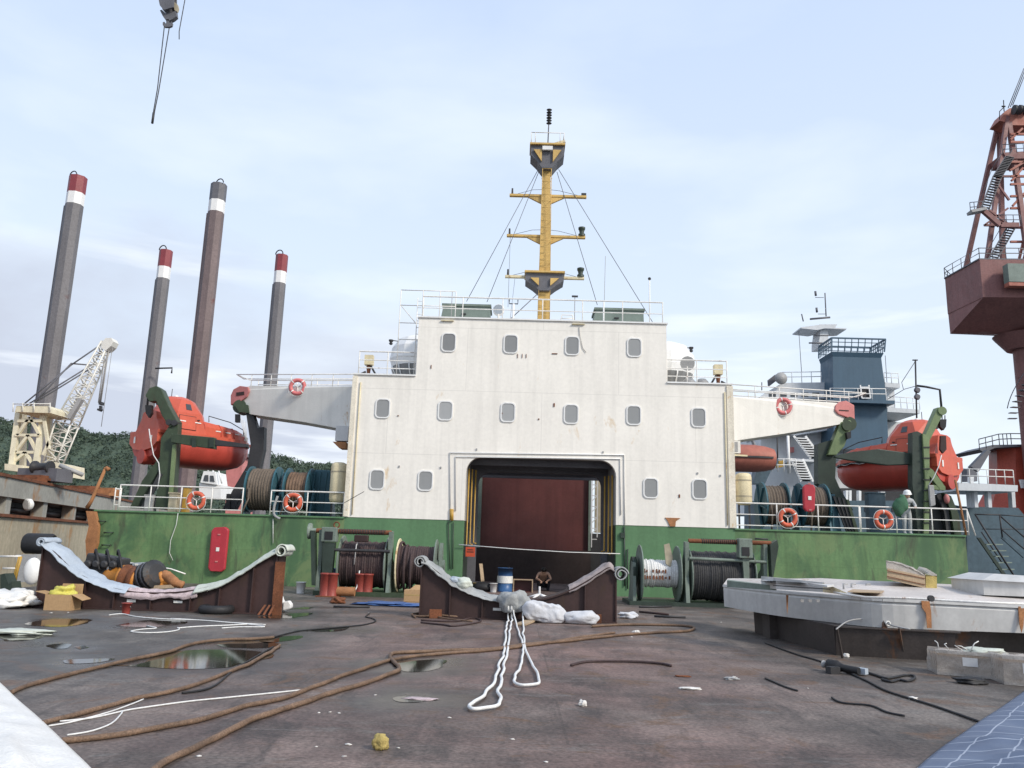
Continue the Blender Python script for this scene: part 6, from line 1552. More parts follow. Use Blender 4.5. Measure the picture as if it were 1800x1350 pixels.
# ------------------------------------------------------------ left side bits and pieces
q = G(98, 1073); t = thing('cardboard_box', 'open cardboard box with yellow bags inside in front of the left saddle', 'box', q)
a, bb = P(76, 1072, q.y), P(122, 1076, q.y); a.z = bb.z = 0; w_ = bb.x - a.x; h = .34
MB().plate([(a.x, q.y, 0), (bb.x, q.y, 0), (bb.x, q.y, h), (a.x, q.y, h)], [], (0, .012, 0)).plate([(a.x, q.y + .45, 0), (bb.x, q.y + .45, 0), (bb.x, q.y + .45, h + .22), (a.x + .12, q.y + .45, h + .22)], [], (0, .012, 0)).box(a.x, a.x + .012, q.y + .013, q.y + .449, 0, h).box(bb.x - .012, bb.x, q.y + .013, q.y + .449, 0, h).box(a.x + .013, bb.x - .013, q.y + .013, q.y + .449, .0, .012).build('carton', M['card'], t)
MB().plate([(a.x, q.y, h), (a.x, q.y + .45, h), (a.x - .26, q.y + .42, h + .05), (a.x - .26, q.y + .05, h + .05)], [], (0, 0, .01)).build('flap', M['card'], t)
MB().plate([(bb.x, q.y, h), (bb.x, q.y + .45, h), (bb.x + .24, q.y + .4, h - .1), (bb.x + .24, q.y + .03, h - .12)], [], (0, 0, .01)).build('flap', M['card'], t)
tag(lump((q.x, q.y + .23, h - .1), .28, .18, .16, 12, .6).build('plastic_bag', M['yellow_bag']), 'crumpled yellow plastic bags inside the open cardboard box', 'bag')
for px, py, sx, sz, sd, lab in ((12, 1068, .55, .2, 5, 'large white plastic sheet heaped at the left edge of the deck'), (38, 1066, .34, .22, 9, 'white plastic sheet heap right beside the larger heap')):
    tag(lump(G(px, py), sx, .35, sz, sd, .55, 34, 18).build('plastic_heap', M['tarp_white']), lab, 'plastic sheet')
bk = bucket(221, 1061, 1079, 'red bucket standing in front of the left saddle', 'red_paint')
q = G(380, 1078); tag(MB().torus(q + V((0, 0, .09)), .30, .1, V((0, 0, 1)), 30, 12).build('tyre', M['black']), 'black tyre lying flat in front of the left saddle', 'tyre')
q = G(497, 1076); t = thing('plastic_fender', 'white plastic block with a rounded lobe beside the left saddle', 'plastic block', q)
MB().pp([(489, 1045), (494, 1049), (496, 1055), (500, 1062), (500, 1075), (489, 1076)], q.y, .2).build('upright', M['white_clean'], t, bevel=.02)
MB().pp([(497, 1058), (507, 1056), (512, 1063), (511, 1070), (505, 1072), (496, 1074)], q.y - .1, .2).build('lobe', M['white_clean'], t, bevel=.03)
# machinery lying behind the left saddle
YM = 22.0
t = thing('engine_unit', 'black and orange engine unit lying behind the left saddle', 'engine', P(225, 1030, YM) * 1.0); 
ct = P(228, 1018, YM); ax = V((1, -.1, -.12)).normalized()
MB().lathe([(.12, 0), (.2, .1), (.3, .25), (.28, .5), (.34, .52), (.34, .62), (.26, .64), (.26, .85), (.33, .9), (.33, 1.0), (.2, 1.05), (.2, 1.15)], ct - ax * .75, ax, 20).build('gear_housing', M['amber'], t)
MB().lathe([(.36, 0), (.36, .1), (.30, .12), (.30, .22), (.36, .24), (.36, .36)], ct - ax * .15, ax, 20).build('coupling', M['rust'], t)
MB().lathe([(.25, 0), (.25, .03)], ct + ax * .42, ax, 18).build('end_flange', M['rust_orange'], t)
q = P(188, 995, YM + .2); b_ = MB().obox(q, .95, .6, .55, 0, (rad(8), 'Y')); b_.build('engine_block', M['grimy_black'], t, bevel=.05)
for k in range(4): MB().lathe([(.1, 0), (.1, .08), (.06, .1)], q + V((-.33 + .22 * k, -.33, .05)), (0, -1, 0), 10).build('port_cap', M['dark'], t)
for k in range(3): MB().tube(crv([q + V((-.3 + .3 * k, -.1, .3)), q + V((-.25 + .3 * k, -.2, .42)), q + V((-.1 + .3 * k, -.35, .2)), q + V((0 + .3 * k, -.38, -.1))], 5), .035, 6).build('hydraulic_hose', M['black'], t)
MB().pp([(187, 990), (190, 988), (192, 998), (191, 1005), (188, 1003)], YM - .15, .03).build('white_rag', M['tape'], t)
MB().box(q.x - .7, q.x + 1.6, YM - .3, YM + .5, .0, .12).build('skid', M['dark'], t)
t = thing('control_cabinet', 'pale blue grey steel cabinet standing open behind the left saddle', 'cabinet', P(245, 1015, YM + .6))
MB().pp([(217, 990), (260, 988), (259, 1012), (250, 1020), (222, 1012)], YM + .5, .45).build('case', M['cloth_blue'], t)
MB().pp([(228, 991), (232, 991), (230, 1010), (227, 1010)], YM + .47, .03).build('door_gap', M['black'], t)
MB().pp([(237, 991), (242, 991), (242, 994), (237, 994)], YM + .47, .025).build('label_plate', M['tape'], t)
t = thing('hydraulic_motor', 'black round hydraulic motor on its side behind the left saddle', 'motor', P(266, 1020, YM))
ct = P(258, 1015, YM); ax = V((.8, -.45, .28)).normalized()
MB().lathe([(.3, 0), (.38, .05), (.38, .3), (.33, .32), (.33, .4), (.38, .42), (.38, .6), (.25, .68)], ct - ax * .25, ax, 20, smooth=False).build('case', M['grimy_black'], t)
for k in range(3): MB().lathe([(.395, 0), (.395, .05)], ct + ax * (-.1 + .17 * k), ax, 20, False).build('band', M['grey_dark'], t)
q = P(288, 1018, YM); tag(lump(q - V((0, 0, .2)), .2, .2, .22, 21, .4).build('orange_valve', M['amber']), 'orange valve body right of the black motor', 'valve')
tag(MB().tube(crv([P(288, 1010, YM), P(298, 1016, YM - .1), P(308, 1024, YM - .2), P(322, 1029, YM - .2)], 5), [.13] * 11 + [.10] * 5, 10).build('hose_bend', M['rust_orange']), 'orange ribbed hose bend lying right of the valve', 'hose')
tag(MB().tube([P(161, 979, YM + .8), P(300, 1000, YM + .8), P(326, 1009, YM + .8)], .02, 6).build('pole', M['white_rail']), 'long thin white pole lying across the machinery by the green wall', 'pole')
tag(MB().pp([(251, 1034), (255, 1030), (300, 1028), (305, 1033), (270, 1036)], YM - .3, .4).build('board', M['wood']), 'brown board under the black motor', 'board')
# bits at the ship's left edge
t = thing('edge_gate', 'short yellow and white gate rail at the left deck edge', 'gate', P(28, 1025, 24.2))
MB().pt([(37, 978), (31, 1000), (26, 1024)], 24.2, .04).pt([(34, 978), (28, 1000), (23, 1024)], 24.2, .03).build('post', M['yellow_pipe'], t)
MB().pt([(0, 978), (37, 978)], 24.2, .03).pt([(5, 999), (31, 999)], 24.2, .025).build('rail', M['white_rail'], t)
tag(MB().pp([(28, 975), (66, 974), (62, 1022), (30, 1024)], 25.2, .3).build('grey_cabinet', M['grey']), 'grey steel panel behind the left tip of the left saddle', 'panel')
q = P(57, 1004, 24.4); tag(MB().ball(q, .34, 16, 10, (.75, .6, 1.15)).build('white_buoy', M['white_clean']), 'round white fender buoy partly behind the left saddle', 'buoy')
tag(MB().lathe([(.28, 0), (.32, .06), (.32, .8), (.28, .86)], P(44, 955, 26.0), (1, .1, 0), 22).build('rubber_fender', M['black']), 'black cylindrical rubber fender behind the left saddle tip', 'fender')
tag(MB().pp([(0, 1010), (8, 1008), (16, 1030), (20, 1022), (22, 1036), (0, 1048)], 21.5, .4).build('canvas_heap', M['dark_green']), 'dark green canvas heap at the left deck edge', 'canvas')
q = P(176, 862, D + .3)
tag(MB().tube([P(153, 893, D + .4), P(161, 880, D + .4), P(186, 822, D + .4)], [.09, .07, .06], 8).tube([P(186, 822, D + .4), P(192, 826, D + .4)], .08, 8).build('rusty_derrick', M['rust_orange']), 'leaning rusty orange post at the left end of the green wall', 'post')
railing('rusty broken railing at the far left end of the green wall', [P(199, 896, D + .2), P(209, 897, D + .2)], .85, 1, rails_at=(.2, .5, .8))
# dangling rope on the left wall, and at the house corner
tag(MB().pt([(313, 902), (310, 922), (300, 950), (298, 972), (304, 985)], D - .08, .012, 5).build('signal_line', M['rope_white']), 'thin white cord hanging down the left green wall', 'line')
tag(MB().tube(crv([P(488, 872, D - .05), P(482, 890, D - .1), P(482, 905, D - .12), P(492, 912, D - .14)], 5), .05, 7).build('cloth_strip', M['cloth_grey']), 'grey knotted cloth strip hanging from the left railing', 'cloth')
tag(MB().pt([(480, 912), (480, 955)], D - .06, .014, 5).build('signal_line', M['rope_white']), 'pale green cord hanging below the knotted cloth strip', 'line')
tag(MB().pt([(605, 884), (640, 864)], D - .5, .012, 4).build('thin_line', M['dark']), 'thin dark line slanting across the left house corner', 'line')
# blue tarp, rods, litter on the deck
def flat(px, py, sx, sy, sz, sd, mat, nm, lab, cat): return tag(lump(G(px, py), sx, sy, sz, sd, .6, 30, 12).build(nm, M[mat]), lab, cat)
flat(680, 1064, .8, .4, .05, 4, 'blue_tarp', 'blue_sheet', 'crumpled blue sheet on the deck before the left winch', 'sheet')
flat(715, 1066, .5, .35, .05, 14, 'blue_tarp', 'blue_sheet', 'smaller blue sheet edge beside the cardboard box', 'sheet')
tag(MB().tube([G(586, 1066, .03), G(650, 1067, .03)], .03, 6).build('steel_rod', M['dark']), 'dark steel rod lying before the left bollards', 'rod')
flat(594, 1061, .18, .12, .1, 24, 'rust', 'scrap_heap', 'small rusty scrap heap at the end of the steel rod', 'scrap')
for a, bb, lab in (((1124, 1067), (1180, 1066), 'upper dark rod on the deck below the pale rope drum'), ((1124, 1075), (1175, 1080), 'maroon batten lying below the pale rope drum'), ((1150, 1083), (1205, 1085), 'lower dark rod on the deck below the right winch')):
    tag(MB().tube([G(*a, .03), G(*bb, .03)], .03, 6).build('steel_rod', M['dark' if 'dark' in lab else 'maroon']), lab, 'rod')
tag(MB().beam(G(915, 1048, .25), G(930, 1066, .05), .05, .05).build('bent_tube', M['white_clean']), 'short bent white tube behind the white sack', 'tube')
q = G(948, 1056); t = thing('chair_base', 'white star shaped chair base in front of the sitting man', 'chair base', q)
MB().cyl(q + V((0, 0, .12)), q + V((0, 0, .45)), .035).build('column', M['white_clean'], t)
for k in range(5):
    a = rad(20 + 72 * k); e = q + V((math.cos(a) * .38, math.sin(a) * .38, .10)); MB().tube([q + V((0, 0, .2)), e], [.04, .025], 7).build('leg', M['white_clean'], t)
    MB().ball(e - V((0, 0, .05)), .045, 8, 5).build('castor', M['black'], t)
q = G(668, 1318); tag(lump(q, .065, .05, .07, 44, .35).build('foam_lump', M['foam']), 'yellow foam lump on the deck at the bottom centre', 'foam')
g_ = 'small white scraps on the deck'
for i, (px, py) in enumerate(((648, 1077), (1292, 1195), (1290, 1190), (560, 1253), (580, 1252), (596, 1254), (660, 1222), (612, 1310), (556, 1313), (700, 1315), (605, 1330), (350, 1330), (960, 1340), (1110, 1120), (1268, 1094), (900, 1300), (790, 1262), (1420, 1210), (120, 1077), (90, 1078))):
    s = rnd.uniform(.007, .018); o = lump(G(px, py), s * 1.6, s, s * .45, i, .9, 7, 4).build('paper_scrap', M['litter']); tag(o, 'small white scrap lying loose on the deck', 'scrap', g_)
flat(1024, 1241, .04, .04, .035, 61, 'litter', 'stone', 'pale pebble on the deck right of the long sling loop', 'stone')
flat(1118, 1116, .07, .05, .05, 62, 'litter', 'stone', 'pale stone beside the brown hose end', 'stone')
flat(1285, 1195, .09, .05, .02, 63, 'grey', 'metal_offcut', 'flat oval metal offcut on the right of the deck', 'metal piece')
flat(1214, 1212, .12, .05, .015, 64, 'litter', 'crushed_packet', 'crushed white packet on the deck at the centre right', 'packet')
flat(1200, 1190, .10, .03, .012, 65, 'rust', 'metal_strip', 'thin dark strip on the deck right of the slings', 'strip')
flat(740, 1229, .16, .07, .008, 66, 'pink_cloth', 'cloth_scrap', 'pinkish flat scrap of cloth on the deck left of the slings', 'cloth')
flat(1605, 1230, .05, .03, .02, 67, 'litter', 'crushed_packet', 'tiny white packet beside the black cable on the right', 'packet')
flat(40, 1115, .5, .2, .05, 68, 'cloth_pale', 'rope_heap', 'flat pale net heap at the left edge of the deck', 'net')
# ------------------------------------------------------------ jack-up barge at the left
def lattice(mb, p, q, w0, w1, n, r, rd=None, up=V((0, 0, 1)), ratio=1.0):
    """four-chord lattice boom from p to q"""
    p, q = V(p), V(q); d = (q - p).normalized(); a = d.cross(up).normalized(); b = a.cross(d); rd = rd or r * .6
    def cs(t): w_ = w0 + (w1 - w0) * t; c = p.lerp(q, t); return [c + a * (sx * w_ / 2) + b * (sy * w_ * ratio / 2) for sx, sy in ((-1, -1), (1, -1), (1, 1), (-1, 1))]
    R = [cs(i / n) for i in range(n + 1)]
    for k in range(4): mb.tube([R[0][k], R[-1][k]], r, 5)
    for i in range(n):
        for k in range(4):
            k2 = (k + 1) % 4
            mb.tube([R[i][k], R[i + 1][k2]] if (i + k) % 2 else [R[i][k2], R[i + 1][k]], rd, 4)
            mb.tube([R[i + 1][k], R[i + 1][k2]], rd, 4)
    return mb
# side plane: x = -13.2 - .225*Y
bs = lambda Y: V((-13.0 - .225 * Y, Y, 0)); bn = V((-.97, -.22, 0))
Ya, Yb = 26.0, 150.0
zT = P(0, 838, 32).z; zU = P(0, 872, 32).z; zL = P(0, 908, 32).z
bg_ = thing('barge', 'grey and beige rust streaked jack-up barge hull at the left', 'barge', bs(40) + V((0, 0, -6)))
def bslab(y0, y1, z0, z1, dep, off, nm, mt_, par=None):
    a, bb = bs(y0) + bn * off, bs(y1) + bn * off
    return MB().hexa([a + V((0, 0, z0)), bb + V((0, 0, z0)), bb + bn * dep + V((0, 0, z0)), a + bn * dep + V((0, 0, z0)), a + V((0, 0, z1)), bb + V((0, 0, z1)), bb + bn * dep + V((0, 0, z1)), a + bn * dep + V((0, 0, z1))]).build(nm, M[mt_], par or bg_)
bslab(Ya, Yb, -7, zL, 60, 0, 'hull_side', 'barge_beige')
bslab(Ya, Yb, zL + .002, zL + .12, 3, -.12, 'rubbing_strip', 'rust')
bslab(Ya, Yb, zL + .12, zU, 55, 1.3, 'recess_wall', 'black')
bslab(Ya, Yb, zU, zT, 60, -.05, 'deck_edge', 'barge')
bslab(Ya, Yb, zT + .002, zT + .12, 60.2, -.12, 'deck_plate', 'rust')
for k in range(9):
    y = 28.4 + k * 4.3; bslab(y, y + .55, zL + .122, zU - .002, .5, .05, 'column', 'barge')
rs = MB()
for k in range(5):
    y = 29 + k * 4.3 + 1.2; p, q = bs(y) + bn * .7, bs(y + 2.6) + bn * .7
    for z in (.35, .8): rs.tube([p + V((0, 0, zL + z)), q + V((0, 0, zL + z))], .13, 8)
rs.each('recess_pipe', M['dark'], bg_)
q = P(47, 887, 34.4)
a = thing('round_lamp', 'round white rimmed floodlight under the barge deck edge', 'lamp', q)
MB().lathe([(.12, .25), (.24, .15), (.25, 0), (.2, -.02)], q, (.4, .9, .1), 18).build('rim', M['white_clean'], a)
MB().lathe([(.19, 0), (.19, .012)], q - V((.02, .04, 0)), (.4, .9, .1), 18).build('lens', M['tape'], a)
# stacks of rusty steel on the barge deck
for px, py, ww, hh_, Yq, mt_, lab in ((150, 846, 4.2, .5, 48, 'rust_orange', 'orange rusty steel stack on the barge deck behind the crane'), (20, 823, 3.4, .35, 37, 'rust', 'dark rusty plate stack on the barge deck at far left'), (118, 842, 3, .35, 44, 'rust', 'low rusty girder on the barge deck before the orange stack')):
    q = P(px, py, Yq); q.z = zT + .12
    t = thing('steel_stack', lab, 'steel stack', q)
    for k in range(3): MB().obox(q + V((.15 * k, .3 * k, hh_ * (k + .5) / 3)), ww * (1 - .12 * k), .8, hh_ / 3 - .01, rad(-14)).build('plate', M[mt_], t)
q = P(80, 832, 38); q.z = zT + .12
t = thing('deck_winch', 'grey machinery cluster on the barge deck below the crane', 'winch', q)
MB().obox(q + V((0, 0, .4)), 2.2, 1, .6, rad(-14)).build('frame', M['grey_dark'], t); MB().lathe([(.3, 0), (.3, .1), (.2, .12), (.2, .8), (.3, .82), (.3, .9)], q + V((-.4, -.3, .75)), (1, -.2, 0), 14).build('drum', M['dark'], t)
MB().tube([q + V((.6, 0, .9)), q + V((1.6, .3, .5))], .1, 8).build('arm', M['grey'], t)
# legs
def jleg(px0, py0, px1, py1, Yq, wpx, label, red='red_band', mt_='leg', bands=True):
    top, low = P(px1, py1, Yq), P(px0, py0, Yq); x = (top.x + low.x) / 2; x = low.x + (top.x - low.x) * .5
    r = wpx / FPX * Yq * .51; zt_ = top.z
    t = thing('jackup_leg', label, 'steel leg', (x, Yq, -6))
    k = 1.0 if Yq < 100 else 1.35; nseg = 8
    zb1 = zt_ - 2.1 * k; zb2 = zb1 - 1.45 * k
    MB().lathe([(r, 0), (r, zb2 + 6)], (x, Yq, -6), (0, 0, 1), nseg, smooth=False).build('shaft', M[mt_], t)
    MB().lathe([(r, 0), (r, zb1 - zb2)], (x, Yq, zb2), (0, 0, 1), nseg, smooth=False).build('white_band', M['cloth_white'] if False else M['white_clean'], t)
    MB().lathe([(r, 0), (r, zt_ - zb1)], (x, Yq, zb1), (0, 0, 1), nseg, smooth=False).build('top_band', M[red], t)
    MB().torus((x + r * (.3 if px1 > 300 and wpx > 25 else -.3), Yq - r * .6, zt_), .5 * k, .07 * k, V((.3, 1, 0)), 14, 5, math.pi, 2 * math.pi).build('lifting_ring', M['dark'], t)
    MB().beam((x - r * .98, Yq - r * .3, -5), (x - r * .98, Yq - r * .3, zb2 - .2), .14, .14, V((0, 1, 0))).build('guide_rib', M[mt_], t)
    return x, r
jleg(77, 710, 141, 312, 90, 31, 'tall grey jack-up leg with red and white top at far left')
jleg(345, 690, 386, 325, 90, 29, 'tall leg with grey and white top, rust red lower down, behind the left lifeboat', 'grey_dark', 'leg_red')
xl3, r3 = jleg(264, 680, 292, 441, 125, 23, 'shorter grey leg with red and white top left of the rust red leg')
jleg(479, 660, 494, 449, 125, 22, 'shorter grey leg with red and white top nearest the deckhouse')
q = P(278, 650, 124); z = P(278, 650, 124).z
tag(MB().tube([(q.x, 123, z), (q.x + 2.6, 123, z + .15), (q.x + 2.6, 123, z - .7)], .13, 6).build('leg_bracket', M['dark']), 'thin black arm sticking out of the shorter left leg', 'bracket')
# crawler crane tower and boom
Yc = 60
t = thing('deck_crane', 'cream lattice crane with a raised white boom on the barge', 'crane', P(55, 838, Yc))
def cp(x, y, dy=0): return P(x, y, Yc + dy)
fr = MB()
tops = [(33, 724), (84, 728)]
for (x0, y0, x1, y1, dy) in ((20, 826, 33, 724, -1.2), (62, 828, 77, 726, -1.2), (40, 822, 42, 722, 1.6), (90, 832, 84, 724, 1.6)):
    fr.beam(cp(x0, y0, dy), cp(x1, y1, dy * .5), .36, .32, V((0, 1, 0)))
fr.each('tower_leg', M['crane_cream'], t)
fr = MB()
for a_, b_ in (((31, 740), (75, 740)), ((27, 765), (70, 765)), ((24, 795), (66, 795)), ((31, 765), (53, 733)), ((53, 733), (70, 765)), ((27, 795), (50, 765)), ((50, 765), (66, 797)), ((24, 812), (45, 795)), ((45, 795), (62, 822)), ((78, 740), (86, 790)), ((76, 800), (88, 775))):
    fr.beam(cp(*a_, -1.0), cp(*b_, -1.0), .2, .2, V((0, 1, 0)))
fr.build('bracing', M['crane_cream'], t)
MB().pp([(29, 713), (84, 713), (89, 718), (89, 726), (26, 724)], Yc - 1.5, 3.2).build('tower_head', M['crane_cream'], t)
MB().pp([(8, 815), (40, 818), (40, 830), (8, 826)], Yc - 2, 3.5).build('base', M['crane_cream'], t)
MB().pp([(95, 812), (117, 817), (117, 838), (92, 834)], Yc - 1.5, 2.5).build('cab', M['crane_cream'], t)
rb = MB()
for x in (23, 40, 60, 88): rb.tube([cp(x, 724, -1.6), cp(x, 708, -1.6)], .04, 4)
rb.tube([cp(23, 710, -1.6), cp(88, 710, -1.6)], .04, 4); rb.build('handrail', M['crane_white'], t)
bo = lattice(MB(), cp(92, 818, 1), cp(118, 745, 1), .95, 1.2, 6, .07, .04, V((0, 1, 0)))
lattice(bo, cp(118, 745, 1), cp(188, 603, 1), 1.2, .6, 15, .07, .04, V((0, 1, 0)))
bo.build('boom', M['crane_white'], t)
MB().pp([(178, 602), (186, 594), (196, 594), (199, 600), (195, 608), (186, 616), (178, 612)], Yc + .6, .9).build('boom_head', M['crane_white'], t)
MB().obox(cp(133, 718, -.2), .3, .4, 1.6, 0, (rad(25), 'Y')).build('boom_ladder_cage', M['grey'], t)
cw = MB()
for a_, b_ in (((40, 712), (126, 641)), ((44, 714), (160, 642)), ((48, 716), (162, 646)), ((126, 641), (183, 602)), ((126, 639), (162, 642)), ((60, 708), (126, 638))): cw.tube([cp(*a_, 0), cp(*b_, 1)], .055, 4)
cw.build('pendant_line', M['grey_dark'], t)
cw = MB()
for x0, x1 in ((191, 175), (193, 177), (187, 173)): cw.tube([cp(x0, 603, 1), cp(x1, 708, 1)], .045, 4)
cw.build('hoist_line', M['grey'], t); MB().tube([cp(199, 600, 1), cp(178, 750, 1)], .025, 4).build('tag_line', M['grey'], t)
MB().pp([(173, 706), (178, 706), (178, 711), (173, 711)], Yc + .7, .5).pp([(174, 713), (177, 713), (177, 717), (178, 720), (175, 723), (170, 721), (171, 718), (174, 718)], Yc + .8, .3).build('hook_block', M['dark'], t)
# small white launch wheelhouse and a red tower seen under the left lifeboat
Yl = 52
t = thing('small_boat', 'small white boat wheelhouse seen under the left lifeboat', 'boat', P(355, 890, Yl))
MB().pp([(350, 849), (388, 852), (388, 876), (350, 874)], Yl, 3).build('hull', M['white_clean'], t)
MB().pp([(352, 848), (358, 828), (378, 829), (381, 852)], Yl - .2, 2).build('wheelhouse', M['white_clean'], t)
MB().pp([(357, 845), (360, 835), (366, 835), (366, 846)], Yl - .24, .04).pp([(369, 836), (375, 836), (377, 847), (369, 846)], Yl - .24, .04).each('window', M['glass_dark'], t)
mb = MB(); mb.pt([(366, 828), (367, 812)], Yl, .06).pt([(378, 846), (372, 815)], Yl, .06).pt([(390, 850), (384, 826)], Yl, .05); mb.build('mast', M['white_clean'], t)
t = thing('red_tower', 'weathered red steel tower behind the left davit', 'tower', P(405, 890, 70))
MB().pp([(398, 800), (425, 802), (424, 905), (396, 905)], 70, 3).build('tower', M['pink_red'], t)
MB().pp([(401, 806), (410, 806), (409, 816), (401, 816)], 69.9, .08).build('window', M['dark'], t)
MB().pp([(395, 795), (428, 797), (428, 801), (395, 799)], 69.5, 4).build('roof', M['grey_dark'], t)

# ------------------------------------------------------------ crane hook hanging in the sky
Yh = 24
t = thing('hook_block', 'grey crane hook block hanging at the top of the photo with twin slings', 'crane hook', P(296, 40, Yh))
def hp(x, y): return P(x, y, Yh)
for k, dx in enumerate((-.14, .06)):
    MB().plate([hp(283, -40) + V((0, dx, 0)), hp(281, 0) + V((0, dx, 0)), hp(284, 14) + V((0, dx, 0)), hp(291, 22) + V((0, dx, 0)), hp(308, 17) + V((0, dx, 0)), hp(309, 0) + V((0, dx, 0)), hp(308, -40) + V((0, dx, 0))], [], (0, .05, 0)).build('cheek_plate', M['grey_dark'], t)
c0 = hp(295, 1); MB().lathe([(.20, 0), (.17, .05), (.20, .10)], c0 + V((0, -.07, .05)), (0, 1, 0), 18).build('sheave', M['grey'], t)
MB().plate([hp(305, 2), hp(312, 8), hp(313, 14), hp(311, 20), hp(307, 18), hp(304, 6)], [], (0, .1, 0)).build('side_guard', M['barge_beige'], t)
MB().plate([hp(281, 18), hp(284, 17), hp(292, 24), hp(309, 19), hp(310, 28), hp(304, 33), hp(298, 36), hp(292, 36), hp(286, 28)], [], (0, .16, 0)).build('crosshead', M['grey_dark'], t)
MB().plate([hp(292, 34), hp(297, 34), hp(297, 40), hp(300, 40), hp(301, 37), hp(303, 40), hp(302, 45), hp(298, 47), hp(289, 47), hp(286, 44), hp(286, 39), hp(289, 38), hp(289, 41), hp(292, 41)], [], (0, .08, 0)).build('ramshorn_hook', M['grey_dark'], t)
MB().pt([(289, 46), (277, 155), (270, 195), (268, 217)], Yh, .017, 5).build('sling', M['dark'], t)
MB().pt([(298, 46), (279, 160), (272, 195), (269, 217)], Yh + .05, .017, 5).build('sling', M['dark'], t)
MB().pt([(270, 198), (267.5, 217)], Yh, .035, 6).build('sling_eye', M['dark'], t)
cw = MB()
for dx in (0, 7, 15, 22): cw.tube([hp(286 + dx, 0), hp(290 + dx, -400)], .014, 4)
cw.build('hoist_rope', M['dark'], t)
tag(MB().pt([(330, -300), (325, 0), (315, 55), (315, 69)], Yh + 1, .016, 5).build('hanging_wire', M['dark']), 'single thin wire hanging right of the crane hook block', 'wire')

# ------------------------------------------------------------ blue and white ship at the right
Ys = 68
def sp(x, y, dy=0): return P(x, y, Ys + dy)
t = thing('funnel_ship', 'white ship with a tall dark blue funnel behind the right bridge wing', 'ship', sp(1500, 930))
# funnel
def ring(xl, xr, y, dl=0, dep=2.9, ext=0):
    a, b_ = sp(xl, y), sp(xr, y); z = sp((xl + xr) / 2, y).z
    return [V((a.x - ext, Ys - ext, z)), V((b_.x + ext, Ys - ext, z)), V((b_.x + ext, Ys + dep, z)), V((a.x - ext, Ys + dep, z))]
fo_ = MB(); fo_.loft([ring(1466, 1562, 790), ring(1465, 1558, 700), ring(1464, 1549, 628), ring(1464, 1549, 620, ext=.15)], smooth=False); fo_.build('funnel', M['funnel'], t)
fr = MB(); r0 = ring(1464, 1550, 618, ext=.15); r1 = ring(1464, 1552, 596, ext=.15)
for i in range(4):
    fr.beam(r1[i], r1[(i + 1) % 4], .12, .12); fr.beam(r0[i], r1[i], .1, .1)
    for k in range(1, 8): fr.beam(r0[i].lerp(r0[(i + 1) % 4], k / 8), r1[i].lerp(r1[(i + 1) % 4], k / 8), .06, .06)
    for f in (.35, .68): fr.beam(r0[i].lerp(r1[i], f), r0[(i + 1) % 4].lerp(r1[(i + 1) % 4], f), .06, .06)
fr.build('funnel_cage', M['funnel'], t)
MB().pp([(1456, 702), (1573, 704), (1573, 710), (1456, 706)], Ys - 1, 2).build('funnel_platform', M['funnel'], t)
MB().pp([(1512, 680), (1528, 680), (1530, 699), (1515, 699)], Ys - .3, .25).build('ladder_hatch', M['dark'], t)
fr = MB()
for a_, b_ in (((1512, 677), (1515, 700)), ((1527, 677), (1530, 700)), ((1515, 700), (1530, 700)), ((1513, 681), (1528, 681))): fr.beam(sp(*a_, -.4), sp(*b_, -.4), .12, .1)
fr.build('ladder_frame', M['white_clean'], t)
# superstructure
MB().pp([(1336, 698), (1350, 688), (1375, 673), (1450, 672), (1450, 700), (1336, 702)], Ys + 2, 10).build('wheelhouse_roof', M['ship_white'], t)
MB().pp([(1342, 700), (1450, 700), (1450, 900), (1330, 900)], Ys + 3, 10).build('house_block', M['ship_white'], t)
MB().pp([(1450, 740), (1610, 742), (1608, 900), (1450, 900)], Ys + 5, 8).build('house_block', M['ship_white'], t)
MB().pp([(1556, 672), (1582, 674), (1582, 682), (1556, 680)], Ys + 2, 6).pp([(1560, 716), (1617, 720), (1617, 727), (1560, 724)], Ys + 1, 7).pp([(1556, 680), (1572, 682), (1574, 716), (1558, 716)], Ys + 3, 5).each('terrace_deck', M['ship_white'], t)
MB().pp([(1345, 762), (1480, 745), (1480, 752), (1400, 765)], Ys + 1.5, 6).build('gallery_deck', M['ship_white'], t)
for k in range(5):
    x = 1352 + k * 19; MB().pp([(x, 690), (x + 12, 690), (x + 12, 697), (x, 697)], Ys + 1.96, .03).build('window', M['glass_dark'], t)
def shiprail(pts, h, n, dy, nm='deck_rail'):
    rb = MB(); q4 = [sp(x, y, dy) for x, y in pts]
    for z in (h, h * .55): rb.tube([p + V((0, 0, z)) for p in q4], .035, 4)
    for a_, b_ in zip(q4, q4[1:]):
        for k in range(n + 1): p = a_.lerp(b_, k / n); rb.tube([p, p + V((0, 0, h))], .035, 4)
    rb.build(nm, M['white_clean'], t)
shiprail([(1375, 673), (1444, 672)], .95, 4, 2.2); shiprail([(1555, 673), (1580, 674)], .9, 2, 2); shiprail([(1562, 717), (1617, 720)], 1.0, 5, 1.2); shiprail([(1460, 703), (1558, 704)], 1.0, 4, -.8); shiprail([(1335, 830), (1400, 830)], 1.1, 6, 0)
MB().pp([(1440, 600), (1444, 570), (1456, 570), (1456, 610), (1440, 610)], Ys + 6, 2).build('radar_mast', M['ship_white'], t)
MB().pp([(1408, 575), (1440, 571), (1441, 570), (1472, 570), (1468, 576), (1488, 577), (1488, 579), (1450, 577), (1436, 580), (1408, 577)], Ys + 5.6, 2.4).build('radar_platform', M['ship_white'], t)
mb = MB()
